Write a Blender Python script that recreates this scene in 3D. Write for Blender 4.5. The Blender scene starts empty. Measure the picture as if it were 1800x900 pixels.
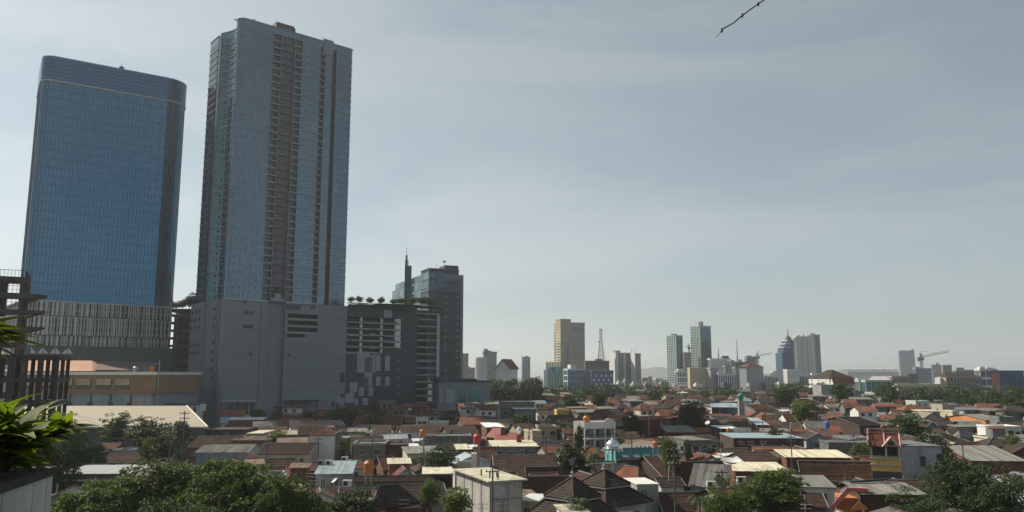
import bpy, math, random
import numpy as np
from math import sin, cos, radians, pi, sqrt, atan2, tan
from mathutils import Vector, Matrix
random.seed(7)
S = bpy.context.scene
COL = S.collection
# ------------------------------------------------------------------ camera
EYE = 22.0
FPX = 1400.0
PITCH = math.atan(210/FPX)
cd = bpy.data.cameras.new('camera')
cd.sensor_width = 36; cd.lens = 36*FPX/1800; cd.clip_start = .05; cd.clip_end = 40000
cam = bpy.data.objects.new('camera', cd); COL.objects.link(cam)
cam.location = (0, 0, EYE); cam.rotation_euler = (pi/2+PITCH, 0, 0)
S.camera = cam
# ------------------------------------------------------------------ sky and sun
SUN_AZ = radians(-57)      # left of the view axis, behind the towers
SUN_EL = radians(42)
w = bpy.data.worlds.new('World'); S.world = w; w.use_nodes = True
nt = w.node_tree; N = nt.nodes; L = nt.links; N.clear()
out = N.new('ShaderNodeOutputWorld'); bg = N.new('ShaderNodeBackground')
sky = N.new('ShaderNodeTexSky'); sky.sky_type = 'NISHITA'; sky.sun_disc = False
sky.sun_elevation = SUN_EL; sky.sun_rotation = SUN_AZ
sky.altitude = 0; sky.air_density = 1.0; sky.dust_density = 1.0; sky.ozone_density = 1.0
tc = N.new('ShaderNodeTexCoord')
mp = N.new('ShaderNodeMapping'); mp.inputs['Scale'].default_value = (1.0, 1.6, 4.5); mp.inputs['Rotation'].default_value = (.25, .12, .3)
nz = N.new('ShaderNodeTexNoise'); nz.inputs['Scale'].default_value = 1.5; nz.inputs['Detail'].default_value = 6; nz.inputs['Roughness'].default_value = .55; nz.inputs['Distortion'].default_value = .6
L.new(tc.outputs['Generated'], mp.inputs['Vector']); L.new(mp.outputs[0], nz.inputs['Vector'])
cr = N.new('ShaderNodeMapRange'); cr.inputs[1].default_value = .42; cr.inputs[2].default_value = .62; cr.inputs[3].default_value = .0; cr.inputs[4].default_value = .7
L.new(nz.outputs['Fac'], cr.inputs[0])
hs = N.new('ShaderNodeHueSaturation'); hs.inputs['Saturation'].default_value = .48
L.new(sky.outputs[0], hs.inputs['Color'])
mx = N.new('ShaderNodeMix'); mx.data_type = 'RGBA'
# a thin veil of high cloud: the sky's own light, greyed
hv = N.new('ShaderNodeHueSaturation'); hv.inputs['Saturation'].default_value = .12; hv.inputs['Value'].default_value = 1.17
L.new(sky.outputs[0], hv.inputs['Color'])
L.new(cr.outputs[0], mx.inputs[0]); L.new(hs.outputs[0], mx.inputs[6]); L.new(hv.outputs[0], mx.inputs[7])
mv = N.new('ShaderNodeMix'); mv.data_type = 'RGBA'; mv.inputs[0].default_value = .25; mv.inputs[7].default_value = (3.0, 3.95, 4.2, 1)   # high thin overcast
L.new(mx.outputs[2], mv.inputs[6])
tn = N.new('ShaderNodeMix'); tn.data_type = 'RGBA'; tn.blend_type = 'MULTIPLY'; tn.inputs[0].default_value = 1; tn.inputs[7].default_value = (.93, .995, 1.0, 1); L.new(mv.outputs[2], tn.inputs[6])
L.new(tn.outputs[2], bg.inputs[0]); bg.inputs[1].default_value = .07
L.new(bg.outputs[0], out.inputs[0])
sl = bpy.data.lights.new('sun', 'SUN'); sl.energy = 4.8; sl.angle = radians(.6); sl.color = (1, .90, .74)
so = bpy.data.objects.new('sun', sl); COL.objects.link(so)
sd = Vector((sin(SUN_AZ)*cos(SUN_EL), cos(SUN_AZ)*cos(SUN_EL), sin(SUN_EL)))
so.rotation_euler = sd.to_track_quat('Z', 'Y').to_euler(); so.location = (0, 0, 300)
S.view_settings.view_transform = 'Standard'; S.view_settings.look = 'None'
S.view_settings.exposure = 0.46; S.view_settings.gamma = 1; S.view_settings.use_curve_mapping = False
S.cycles.max_bounces = 6; S.cycles.diffuse_bounces = 3; S.cycles.glossy_bounces = 3; S.cycles.volume_bounces = 1
S.cycles.caustics_reflective = False; S.cycles.caustics_refractive = False
# ------------------------------------------------------------------ where a photo pixel looks
def ray(px, py):
    u = (px-900)/FPX; v = (450-py)/FPX
    dy = cos(PITCH)-v*sin(PITCH); dz = sin(PITCH)+v*cos(PITCH)
    return u/dy, dz/dy
def P(px, py, Y):
    a, c = ray(px, py); return Vector((a*Y, Y, EYE+c*Y))
def depth_at(py, h): return (h-EYE)/ray(900, py)[1]
def hitplane(x0, y0, rot, px, py):
    a, c = ray(px, py)
    t = (a*y0-x0)/(cos(rot)-a*sin(rot)); Y = y0+t*sin(rot)
    return t, EYE+c*Y
def proj(x, y, z):
    z -= EYE; f = y*cos(PITCH)+z*sin(PITCH); up = -y*sin(PITCH)+z*cos(PITCH)
    if f < .1: return (-9999, 9999)
    return 900+FPX*x/f, 450-FPX*up/f
# ------------------------------------------------------------------ mesh helpers
class MB:
    def __init__(s): s.v = []; s.f = []; s.m = []
    def add(s, pts, faces, mi=0):
        b = len(s.v); s.v += [tuple(p) for p in pts]
        s.f += [tuple(b+i for i in f) for f in faces]; s.m += [mi]*len(faces)
    def quad(s, *p, mi=0): s.add(p, [tuple(range(len(p)))], mi)
    def box(s, x0, y0, z0, x1, y1, z1, mi=0):
        s.add([(x0,y0,z0),(x1,y0,z0),(x1,y1,z0),(x0,y1,z0),(x0,y0,z1),(x1,y0,z1),(x1,y1,z1),(x0,y1,z1)],
              [(3,2,1,0),(4,5,6,7),(0,1,5,4),(1,2,6,5),(2,3,7,6),(3,0,4,7)], mi)
    def bar(s, a, b, r, r2=None, n=4, mi=0):
        a = Vector(a); b = Vector(b); r2 = r if r2 is None else r2
        d = (b-a).normalized(); u = d.orthogonal().normalized(); w_ = d.cross(u)
        pts = [a+(u*cos(2*pi*i/n+pi/4)+w_*sin(2*pi*i/n+pi/4))*r for i in range(n)]+[b+(u*cos(2*pi*i/n+pi/4)+w_*sin(2*pi*i/n+pi/4))*r2 for i in range(n)]
        s.add(pts, [(i,(i+1)%n,n+(i+1)%n,n+i) for i in range(n)]+[tuple(range(n))[::-1],tuple(range(n,2*n))], mi)
    def lathe(s, prof, cx=0, cy=0, n=12, mi=0):
        pts = []; F = []
        for r, z in prof: pts += [(cx+r*cos(2*pi*i/n), cy+r*sin(2*pi*i/n), z) for i in range(n)]
        for k in range(len(prof)-1):
            for i in range(n): F.append((k*n+i, k*n+(i+1)%n, (k+1)*n+(i+1)%n, (k+1)*n+i))
        F.append(tuple(range(n))[::-1]); k = len(prof)-1; F.append(tuple(range(k*n, k*n+n)))
        s.add(pts, F, mi)
    def prism(s, poly, z0, z1, mi=0):      # vertical extrusion of a plan polygon (ccw)
        n = len(poly)
        s.add([(x,y,z0) for x,y in poly]+[(x,y,z1) for x,y in poly], [(i,(i+1)%n,n+(i+1)%n,n+i) for i in range(n)]+[tuple(range(n))[::-1], tuple(range(n,2*n))], mi)
    def slab(s, pts, t, mi=0):             # a flat roof face thickened straight down
        n = len(pts); lo = [(p[0],p[1],p[2]-t) for p in pts]
        s.add(list(pts)+lo, [tuple(range(n)), tuple(range(n,2*n))[::-1]]+[(i,n+i,n+(i+1)%n,(i+1)%n) for i in range(n)], mi)
def mesh_of(name, v, f, mats=None, mi=None, smooth=False, uv=True):
    me = bpy.data.meshes.new(name); me.from_pydata([tuple(p) for p in v], [], f)
    if mats:
        for m in (mats if isinstance(mats, (list, tuple)) else [mats]): me.materials.append(m)
    if mi and any(mi): me.polygons.foreach_set('material_index', mi)
    if uv and len(f):
        V = np.array([tuple(p) for p in v], dtype=float); lay = me.uv_layers.new(name='m'); o = []
        for g in f:
            a = V[g[0]]; e = V[g[1]]-a
            if abs(e[2]) > .9*np.linalg.norm(e) and len(g) > 3: e = V[g[2]]-V[g[1]]   # run u along the level edge
            le = np.linalg.norm(e)+1e-9; e = e/le; n_ = np.cross(V[g[1]]-a, V[g[2]]-a); n_ /= np.linalg.norm(n_)+1e-9
            b = np.cross(n_, e); q = V[list(g)]; o.append(np.stack([q@e, q@b], 1))
        lay.data.foreach_set('uv', np.concatenate(o).ravel())
    if smooth: me.shade_smooth()
    me.update(); return me
def link(name, me, parent=None, loc=None, rz=None, stuff=False, label=None):
    o = bpy.data.objects.new(name, me); COL.objects.link(o)
    if parent is not None: o.parent = parent
    if loc is not None: o.location = loc
    if rz is not None: o.rotation_euler = (0, 0, rz)
    if stuff: o['kind'] = 'stuff'
    if label: o['label'] = label
    return o
def part(name, mb, mat, parent, stuff=False, label=None, smooth=False):
    return link(name, mesh_of(name, mb.v, mb.f, mat, mb.m, smooth), parent, None, None, stuff, label)
def tag(o, label, cat, group=None):
    o['label'] = label; o['category'] = cat
    if group: o['group'] = group
    return o
def root(name, label, cat, loc=(0,0,0), rz=0, group=None):
    o = bpy.data.objects.new(name, None); COL.objects.link(o); o.location = loc; o.rotation_euler = (0,0,rz)
    return tag(o, label, cat, group)
def structure(name, mb, mat, smooth=False):
    o = link(name, mesh_of(name, mb.v, mb.f, mat, mb.m, smooth)); o['kind'] = 'structure'; return o
def copy_tree(o, parent=None):
    c = o.copy(); COL.objects.link(c)
    if parent is not None: c.parent = parent
    for ch in KIDS.get(o.name, []): copy_tree(ch, c)
    return c
KIDS = {}
def learn(o):                                  # remember the children once, before copying
    KIDS[o.name] = list(o.children)
    for c in o.children: learn(c)
def quads_np(name, V, mats, smooth=False, mi=None):       # V: (n,4,3) loose quads
    n = len(V); me = bpy.data.meshes.new(name)
    me.vertices.add(4*n); me.loops.add(4*n); me.polygons.add(n)
    me.vertices.foreach_set('co', V.reshape(-1).astype(np.float32))
    me.loops.foreach_set('vertex_index', np.arange(4*n, dtype=np.int32))
    me.polygons.foreach_set('loop_start', np.arange(0, 4*n, 4, dtype=np.int32))
    me.polygons.foreach_set('loop_total', np.full(n, 4, dtype=np.int32))
    for m in (mats if isinstance(mats, (list, tuple)) else [mats]): me.materials.append(m)
    if mi is not None: me.polygons.foreach_set('material_index', mi)
    me.update(calc_edges=True); return me
# ------------------------------------------------------------------ materials
MATS = {}
def mat(name, col, rough=.85, var=.18, scale=.35, metal=0., spec=.3, bump=0., streak=0., tile=None, objvar=.12, fine=.08, trans=0., rust=None):
    if name in MATS: return MATS[name]
    m = bpy.data.materials.new(name); m.use_nodes = True; t = m.node_tree; n = t.nodes; l = t.links
    b = n['Principled BSDF']; b.inputs['Roughness'].default_value = rough; b.inputs['Metallic'].default_value = metal
    b.inputs['Specular IOR Level'].default_value = spec
    tcx = n.new('ShaderNodeTexCoord'); src = tcx.outputs['Object']; uv = tcx.outputs['UV']
    def val(a, k): return (a[0]*k, a[1]*k, a[2]*k, 1)
    nz_ = n.new('ShaderNodeTexNoise'); nz_.inputs['Scale'].default_value = scale; nz_.inputs['Detail'].default_value = 5
    oi = n.new('ShaderNodeObjectInfo')
    off = n.new('ShaderNodeVectorMath'); off.operation = 'ADD'; cm = n.new('ShaderNodeVectorMath'); cm.operation = 'SCALE'; cm.inputs['Scale'].default_value = 57.
    cx = n.new('ShaderNodeCombineXYZ'); l.new(oi.outputs['Random'], cx.inputs[0]); l.new(cx.outputs[0], cm.inputs[0]); l.new(src, off.inputs[0]); l.new(cm.outputs[0], off.inputs[1])
    l.new(off.outputs[0], nz_.inputs['Vector'])
    def mix(f, a, c, bt='MIX'):
        q = n.new('ShaderNodeMix'); q.data_type = 'RGBA'; q.blend_type = bt
        for s_, i in ((f, 0), (a, 6), (c, 7)):
            if hasattr(s_, 'links'): l.new(s_, q.inputs[i])
            else: q.inputs[i].default_value = s_
        return q.outputs[2]
    def rng(s_, a, c, d, e):
        q = n.new('ShaderNodeMapRange'); l.new(s_, q.inputs[0])
        for i, x in enumerate((a, c, d, e)): q.inputs[i+1].default_value = x
        return q.outputs[0]
    base = mix(rng(nz_.outputs['Fac'], .3, .7, 0, 1), val(col, 1-var), val(col, 1+var))
    h = None
    if tile:                                     # (width, height, mortar, joint darkness, spread)
        br = n.new('ShaderNodeTexBrick'); l.new(uv, br.inputs['Vector']); br.inputs['Scale'].default_value = 1
        br.inputs['Brick Width'].default_value = tile[0]; br.inputs['Row Height'].default_value = tile[1]; br.inputs['Mortar Size'].default_value = tile[2]
        br.inputs['Color1'].default_value = val((1,1,1), 1-tile[4]); br.inputs['Color2'].default_value = val((1,1,1), 1+tile[4]); br.inputs['Mortar'].default_value = val((1,1,1), tile[3])
        br.inputs['Mortar Smooth'].default_value = .3; br.inputs['Bias'].default_value = 0
        base = mix(1., base, br.outputs['Color'], 'MULTIPLY'); h = br.outputs['Fac']
    if fine:
        fz = n.new('ShaderNodeTexNoise'); fz.inputs['Scale'].default_value = scale*14; fz.inputs['Detail'].default_value = 3; l.new(off.outputs[0], fz.inputs['Vector'])
        base = mix(rng(fz.outputs['Fac'], .3, .7, 0, 1), mix(1., base, val((1,1,1), 1-fine), 'MULTIPLY'), base)
    if streak:
        ms = n.new('ShaderNodeMapping'); ms.inputs['Scale'].default_value = (1.3, 1.3, .16); l.new(off.outputs[0], ms.inputs[0])
        sn = n.new('ShaderNodeTexNoise'); sn.inputs['Scale'].default_value = .9; sn.inputs['Detail'].default_value = 7; sn.inputs['Roughness'].default_value = .65; l.new(ms.outputs[0], sn.inputs['Vector'])
        base = mix(rng(sn.outputs['Fac'], .48, .72, 0, streak), base, (.035, .032, .028, 1))
    if rust:
        rn = n.new('ShaderNodeTexNoise'); rn.inputs['Scale'].default_value = .7; rn.inputs['Detail'].default_value = 8; l.new(off.outputs[0], rn.inputs['Vector'])
        base = mix(rng(rn.outputs['Fac'], .52, .66, 0, rust[3]), base, (rust[0], rust[1], rust[2], 1))
    if objvar:
        hv_ = n.new('ShaderNodeHueSaturation'); l.new(base, hv_.inputs['Color']); l.new(rng(oi.outputs['Random'], 0, 1, 1-objvar, 1+objvar), hv_.inputs['Value'])
        base = hv_.outputs[0]
    l.new(base, b.inputs['Base Color'])
    if bump:
        bp = n.new('ShaderNodeBump'); bp.inputs['Strength'].default_value = bump; bp.inputs['Distance'].default_value = .05
        if h is not None:
            iv = n.new('ShaderNodeMath'); iv.operation = 'SUBTRACT'; iv.inputs[0].default_value = 1; l.new(h, iv.inputs[1]); l.new(iv.outputs[0], bp.inputs['Height'])
        else: l.new(nz_.outputs['Fac'], bp.inputs['Height'])
        l.new(bp.outputs[0], b.inputs['Normal'])
    if trans:
        tr = n.new('ShaderNodeBsdfTranslucent'); l.new(mix(1., base, (1.5, 1.7, .6, 1), 'MULTIPLY'), tr.inputs[0])
        ms_ = n.new('ShaderNodeMixShader'); ms_.inputs[0].default_value = trans; l.new(b.outputs[0], ms_.inputs[1]); l.new(tr.outputs[0], ms_.inputs[2]); l.new(ms_.outputs[0], n['Material Output'].inputs[0])
    MATS[name] = m; return m
def glass(name, tint, rough=.07, metal=.75, cell=None, spread=.0, wav=.02):
    """coated facade glass: tinted mirror whose panes differ a little"""
    if name in MATS: return MATS[name]
    m = bpy.data.materials.new(name); m.use_nodes = True; t = m.node_tree; n = t.nodes; l = t.links; b = n['Principled BSDF']
    b.inputs['Roughness'].default_value = rough; b.inputs['Metallic'].default_value = metal
    tcx = n.new('ShaderNodeTexCoord')
    if cell:
        br = n.new('ShaderNodeTexBrick'); l.new(tcx.outputs['UV'], br.inputs['Vector']); br.offset = 0; br.inputs['Scale'].default_value = 1
        br.inputs['Brick Width'].default_value = cell[0]; br.inputs['Row Height'].default_value = cell[1]; br.inputs['Mortar Size'].default_value = 0
        br.inputs['Color1'].default_value = tuple(c*(1-spread) for c in tint)+(1,); br.inputs['Color2'].default_value = tuple(c*(1+spread) for c in tint)+(1,)
        l.new(br.outputs['Color'], b.inputs['Base Color'])
    else: b.inputs['Base Color'].default_value = tuple(tint)+(1,)
    if wav:
        nz_ = n.new('ShaderNodeTexNoise'); nz_.inputs['Scale'].default_value = .25; nz_.inputs['Detail'].default_value = 2; l.new(tcx.outputs['Object'], nz_.inputs['Vector'])
        bp = n.new('ShaderNodeBump'); bp.inputs['Strength'].default_value = wav*10; bp.inputs['Distance'].default_value = .05; l.new(nz_.outputs['Fac'], bp.inputs['Height']); l.new(bp.outputs[0], b.inputs['Normal'])
    MATS[name] = m; return m
# ------------------------------------------------------------------ palette
G_BLUE = glass('tower_blue_glass', (.020,.118,.215), .10, .85, (1.5,3.92), .05, .004)
G_CROWN = glass('crown_glass', (.018,.09,.18), .2, .8)
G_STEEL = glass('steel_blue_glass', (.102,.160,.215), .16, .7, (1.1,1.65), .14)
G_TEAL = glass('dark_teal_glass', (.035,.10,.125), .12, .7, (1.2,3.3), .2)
G_GREEN = glass('green_teal_glass', (.07,.20,.21), .12, .7)
G_DARK = glass('dark_window_glass', (.03,.04,.05), .12, .35)
G_COBALT = glass('cobalt_glass', (.028,.092,.19), .15, .6)
G_NAVY = glass('navy_glass', (.03,.07,.15), .15, .6)
M_PANE = glass('house_pane', (.035,.04,.045), .15, .2, wav=.05)
M_CLAD = mat('grey_cladding', (.175,.21,.245), .6, .05, .05, tile=(3.6,1.2,.02,.85,.02), streak=.06, objvar=0, fine=.03)
M_CLAD2 = mat('pale_grey_cladding', (.27,.30,.345), .6, .06, .05, streak=.06, objvar=.05, fine=.03)
M_SLATE = mat('dark_slate_cladding', (.048,.060,.075), .6, .08, .05, tile=(2.4,1.2,.02,.8,.03), objvar=.05, fine=.03)
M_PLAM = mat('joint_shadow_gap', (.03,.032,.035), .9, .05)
M_TRIM = mat('pale_metal_trim', (.40,.43,.45), .5, .05, .1, objvar=.03)
M_BAND = mat('grey_floor_band', (.19,.24,.29), .5, .05, .1, objvar=.05)
M_MUL = mat('dark_mullion', (.03,.05,.085), .4, .05, objvar=0)
M_MAUVE = mat('mauve_grey_wall', (.115,.108,.145), .8, .10, .3, objvar=.1)
M_FIN = mat('pale_facade_fin', (.44,.46,.46), .6, .10, .3, objvar=.22)
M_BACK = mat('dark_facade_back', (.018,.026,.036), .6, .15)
M_DECK = mat('car_park_concrete', (.16,.16,.17), .85, .1, .3, streak=.15)
M_TEALW = mat('dark_teal_wall', (.03,.075,.09), .5, .15, .06, tile=(2.4,1.2,.02,.8,.08), objvar=0)
M_RAW = mat('raw_concrete', (.065,.063,.06), .95, .25, .3, streak=.5)
M_WHITE = mat('white_paint', (.62,.62,.60), .8, .08, .3, streak=.22)
M_CREAM = mat('cream_paint', (.50,.45,.34), .8, .1, .3, streak=.25)
M_BEIGE = mat('beige_render', (.36,.31,.24), .85, .12, .3, streak=.3)
M_SAND = mat('sand_stone', (.42,.345,.25), .85, .06, .1, objvar=.03)
M_GREYR = mat('bare_grey_render', (.145,.15,.155), .92, .22, .35, streak=.45)
M_GREYL = mat('pale_grey_render', (.28,.29,.29), .9, .15, .35, streak=.35)
M_CONC = mat('stained_concrete_wall', (.16,.155,.14), .95, .25, .3, streak=.6)
M_BLOCK = mat('whitewashed_block_wall', (.42,.41,.38), .95, .14, .5, tile=(.42,.22,.018,.62,.12), bump=.4, streak=.3)
M_BRICK = mat('red_brick_wall', (.17,.075,.05), .95, .2, .4, tile=(.24,.085,.012,1.3,.2), bump=.3, streak=.35)
M_DBRICK = mat('dark_brown_wall', (.06,.038,.033), .95, .25, .4, tile=(.24,.085,.012,1.2,.2), streak=.3)
M_MAROON = mat('maroon_wall', (.13,.03,.032), .85, .12, .3, streak=.2)
M_TURQ = mat('turquoise_paint', (.07,.30,.30), .8, .10, .3, streak=.18)
M_TURQL = mat('pale_turquoise_wall', (.12,.42,.40), .8, .10, .3)  # paler turquoise on the left side of the hall
M_ORANGE = mat('orange_paint', (.50,.20,.07), .75, .12, .4, streak=.15)
M_PINK = mat('pink_paint', (.42,.21,.20), .75, .12, .4, streak=.2)
M_HOTPINK = mat('magenta_trim_paint', (.50,.12,.22), .7, .1)
M_YELLOW = mat('yellow_paint', (.60,.43,.14), .8, .12, .4, streak=.2)
M_SKYB = mat('pale_blue_paint', (.22,.30,.36), .85, .12, .3, streak=.3)
M_TILEB = mat('old_brown_roof_tile', (.088,.047,.036), .95, .35, .6, tile=(.24,.30,.03,.45,.35), bump=.8, rust=(.03,.028,.024,.7))
M_TILED = mat('dark_umber_roof_tile', (.062,.044,.040), .9, .25, .6, tile=(.30,.34,.02,.5,.18), bump=.8)
M_TILER = mat('red_roof_tile', (.175,.065,.048), .9, .35, .5, tile=(.24,.32,.03,.5,.22), bump=.7, rust=(.05,.035,.03,.8))
M_TILEO = mat('orange_roof_tile', (.26,.095,.052), .9, .22, .5, tile=(.24,.32,.03,.55,.2), bump=.7, rust=(.09,.05,.04,.75))
M_ASB = mat('grey_fibre_cement_sheet', (.16,.16,.152), .95, .2, .4, rust=(.06,.058,.05,.7), objvar=.18)
M_CSHEET = mat('cream_faded_sheet', (.48,.45,.35), .85, .15, .4, rust=(.16,.13,.09,.6), objvar=.12)
M_BSHEET = mat('blue_grey_metal_sheet', (.26,.33,.37), .5, .15, .4, metal=.2, rust=(.12,.10,.08,.5), objvar=.10)
M_RSHEET = mat('rusty_metal_sheet', (.17,.11,.08), .85, .3, .4, rust=(.25,.24,.22,.5), objvar=.2)
M_WSHEET = mat('white_metal_sheet', (.60,.62,.62), .55, .08, .3, rust=(.25,.22,.18,.4), objvar=.08)
M_WAREH = mat('tan_warehouse_sheet', (.31,.275,.215), .8, .06, .1, objvar=.03, fine=.03)
M_REDMET = mat('red_metal_roof', (.20,.045,.035), .7, .15, .4)
M_FRAME = mat('window_frame_paint', (.35,.34,.32), .7, .15)
M_FRAMED = mat('brown_timber', (.07,.045,.03), .8, .2)
M_METAL = mat('galvanised_metal', (.30,.31,.32), .45, .15, metal=.5)
M_DMETAL = mat('dark_metal', (.03,.032,.035), .6, .1)
M_TANKO = mat('orange_plastic_tank', (.50,.17,.04), .5, .08, objvar=.05)
M_TANKR = mat('red_plastic_tank', (.50,.05,.05), .5, .08, objvar=.05)
M_TANKB = mat('blue_plastic_tank', (.05,.16,.42), .5, .08, objvar=.05)
M_SILVER = mat('silver_dome_metal', (.62,.63,.66), .28, .05, metal=.85, objvar=0)
M_GRDOME = mat('green_dome_paint', (.03,.22,.12), .4, .1)
M_BARK = mat('bark', (.09,.07,.05), .95, .3, 2)
M_LEAF = mat('medium_green_leaf', (.060,.098,.018), .65, .6, 1.6, trans=.22, spec=.18, objvar=.2)  # green base colour of the foreground crowns, varied at random
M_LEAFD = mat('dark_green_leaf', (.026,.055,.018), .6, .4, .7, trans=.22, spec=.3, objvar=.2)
M_LEAFY = mat('yellow_green_leaf', (.095,.125,.025), .6, .4, .7, trans=.3, spec=.3, objvar=.2)
M_PALM = mat('palm_leaflet', (.04,.065,.022), .6, .4, .7, trans=.2, objvar=.2)
M_BIGLEAF = mat('broad_glossy_leaf', (.095,.125,.02), .65, .5, 3., trans=.5, spec=.18, objvar=.35)
M_DRYLEAF = mat('dry_brown_leaf', (.12,.085,.035), .8, .4, 3., trans=.25, objvar=.3)
M_SOIL = mat('potting_soil', (.03,.022,.016), .98, .3, 3)
M_GROUND = mat('ground_dirt_and_asphalt', (.05,.046,.04), .95, .35, .08, objvar=0)
M_MOUNT = mat('hill_slope', (.05,.07,.05), .95, .2, .002)
M_CABLE = mat('black_cable', (.012,.012,.014), .7, .1)
M_CRANE = mat('red_crane_steel', (.24,.10,.08), .6, .1)
M_WOODP = mat('grey_timber_pole', (.12,.11,.10), .9, .2, 1)
# ------------------------------------------------------------------ ground
g = MB(); g.quad((-6400,-140,0),(6400,-140,0),(6400,6400,0),(-6400,6400,0)); structure('ground', g, M_GROUND)
# lanes between the houses, as sheets just above the ground
def lane(x0, y0, x1, y1, w_):
    d = Vector((x1-x0, y1-y0, 0)).normalized(); n_ = Vector((-d.y, d.x, 0))*w_/2
    g = MB(); a = Vector((x0,y0,.02)); b = Vector((x1,y1,.02)); g.quad(a-n_, b-n_, b+n_, a+n_)
    structure('alley', g, M_LANE)
M_LANE = mat('alley_paving', (.11,.105,.10), .9, .25, .4, objvar=.05)
# ------------------------------------------------------------------ far hills
h = MB(); xs = [i for i in range(-20, 21)]
pts = []
for i in xs:
    x = 1150+i*55; hh = 75*math.exp(-((i+3)/7.0)**2)+38*math.exp(-((i-9)/6.)**2)+5*sin(i*1.7)
    pts.append((x, max(hh, .5)))
for (xa, ha), (xb, hb) in zip(pts, pts[1:]):
    h.quad((xa,5100,-1),(xb,5100,-1),(xb,5500,hb),(xa,5500,ha)); h.quad((xb,6000,-1),(xa,6000,-1),(xa,5500,ha),(xb,5500,hb))
structure('far_hills', h, M_MOUNT, True)
# ================================================================== the two towers and their mall
RT = radians(40)              # street grid of the mall
def rline(W, D, r, n=6, step=None, r2=None):
    """plan outline with rounded front corners, (x,y) from back-left round the front to back-right"""
    r2 = r if r2 is None else r2
    pts = [(0, D)] if r else [(0, D), (0, 0)]
    if r: pts += [(r-r*cos(a), r-r*sin(a)) for a in [i*pi/2/n for i in range(n+1)]]
    if r2: pts += [(W-r2+r2*sin(a), r2-r2*cos(a)) for a in [i*pi/2/n for i in range(n+1)]]
    else: pts += [(W, 0)]
    pts += [(W, D)]
    return pts
def offs(pts, d):              # push an open outline outward (to the right of travel)
    out_ = []
    for i, p in enumerate(pts):
        a = pts[max(i-1, 0)]; b = pts[min(i+1, len(pts)-1)]
        dx, dy = b[0]-a[0], b[1]-a[1]; q = sqrt(dx*dx+dy*dy)
        out_.append((p[0]+dy/q*d, p[1]-dx/q*d))
    return out_
def strip(mb, pts, z0, z1, mi=0):
    for a, b in zip(pts, pts[1:]): mb.quad((a[0],a[1],z0),(b[0],b[1],z0),(b[0],b[1],z1),(a[0],a[1],z1), mi=mi)
def ledge(mb, pts, d0, d1, z0, z1):            # a band standing out from an outline
    i_ = offs(pts, d0); o_ = offs(pts, d1)
    for (a, b), (c, d) in zip(zip(i_, i_[1:]), zip(o_, o_[1:])):
        mb.quad((c[0],c[1],z0),(d[0],d[1],z0),(d[0],d[1],z1),(c[0],c[1],z1))
        mb.quad((a[0],a[1],z1),(c[0],c[1],z1),(d[0],d[1],z1),(b[0],b[1],z1)); mb.quad((c[0],c[1],z0),(a[0],a[1],z0),(b[0],b[1],z0),(d[0],d[1],z0))
def along(pts, step):          # points and outward normals every step metres
    res = []; acc = step/2
    for a, b in zip(pts, pts[1:]):
        dx, dy = b[0]-a[0], b[1]-a[1]; q = sqrt(dx*dx+dy*dy); 
        while acc < q:
            res.append((a[0]+dx*acc/q, a[1]+dy*acc/q, dy/q, -dx/q)); acc += step
        acc -= q
    return res
# ---- blue glass office tower
def office_tower():
    x0, y0 = P(58, 300, 336).xy; RT = radians(33.5)
    zb = 53.5
    R = root('office_tower', 'tall blue mirror glass office tower with rounded corners, far left', 'tower', (x0, y0, 0), RT)
    W = hitplane(x0, y0, RT, 300, 340)[0]; W = 61.5; D = 30
    o = rline(W, D, 5, 7, r2=9.5)
    ztop = 163; zc = 151.5
    nfl = 25; fh = (zc-zb)/nfl
    me = None
    for k in range(nfl):
        m_ = MB(); strip(m_, o, zb+k*fh, zb+(k+1)*fh); part('glass_storey', m_, G_BLUE, R)
    lo = MB()
    for k in range(nfl): ledge(lo, o, 0, .10, zb+k*fh-.07, zb+k*fh+.07)
    part('storey_line', lo, M_MUL, R, stuff=True)
    mu = MB()
    for x, y, nx, ny in along(o, 1.5):
        t = .06; mu.add([(x-ny*t,y+nx*t,zb),(x+ny*t,y-nx*t,zb),(x+ny*t+nx*.14,y-nx*t+ny*.14,zb),(x-ny*t+nx*.14,y+nx*t+ny*.14,zb),
                         (x-ny*t,y+nx*t,zc),(x+ny*t,y-nx*t,zc),(x+ny*t+nx*.14,y-nx*t+ny*.14,zc),(x-ny*t+nx*.14,y+nx*t+ny*.14,zc)], [(1,2,6,5),(2,3,7,6),(3,0,4,7),(4,5,6,7)])
    part('mullion', mu, M_MUL, R, stuff=True)
    for k in range(6):
        m_ = MB(); z = zc+.9+k*(ztop-zc-.9)/6; ledge(m_, o, 0, .35, z, z+(ztop-zc-.9)/6-.22); part('crown_louvre', m_, G_CROWN, R)
    m_ = MB(); strip(m_, o, zc, ztop-.2); part('crown_wall', m_, G_NAVY, R)
    m_ = MB(); ledge(m_, o, 0, .45, zc-.1, zc+.55); part('white_crown_line', m_, M_TRIM, R)
    m_ = MB(); m_.quad(*[(x,y,ztop-.25) for x,y in o]); m_.quad((0,D,zb),(0,D,ztop-.3),(W,D,ztop-.3),(W,D,zb)); part('roof_slab', m_, M_SLATE, R)
    m_ = MB(); ledge(m_, o, -.4, .4, ztop-.3, ztop); part('parapet', m_, M_TRIM, R)
    m_ = MB(); m_.box(W*.5,3,ztop,W*.5+2,5,ztop+2.2); m_.bar((W*.5+1,4,ztop+2),(W*.5+1,4,ztop+4),.12); part('roof_hoist', m_, M_DMETAL, R)
    # grey boxes imitating the apartment tower's reflection in the corner glass
    m_ = MB()
    for k in range(13):
        z = zb+fh*(24-k*1.0)+1.0
        for q in (47.4, 50.2): m_.box(q,-.25,z,q+.9,.05,z+1.1)
    part('reflected_bay_box', m_, M_CLAD2, R, stuff=True)
    return R
office_tower()
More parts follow.
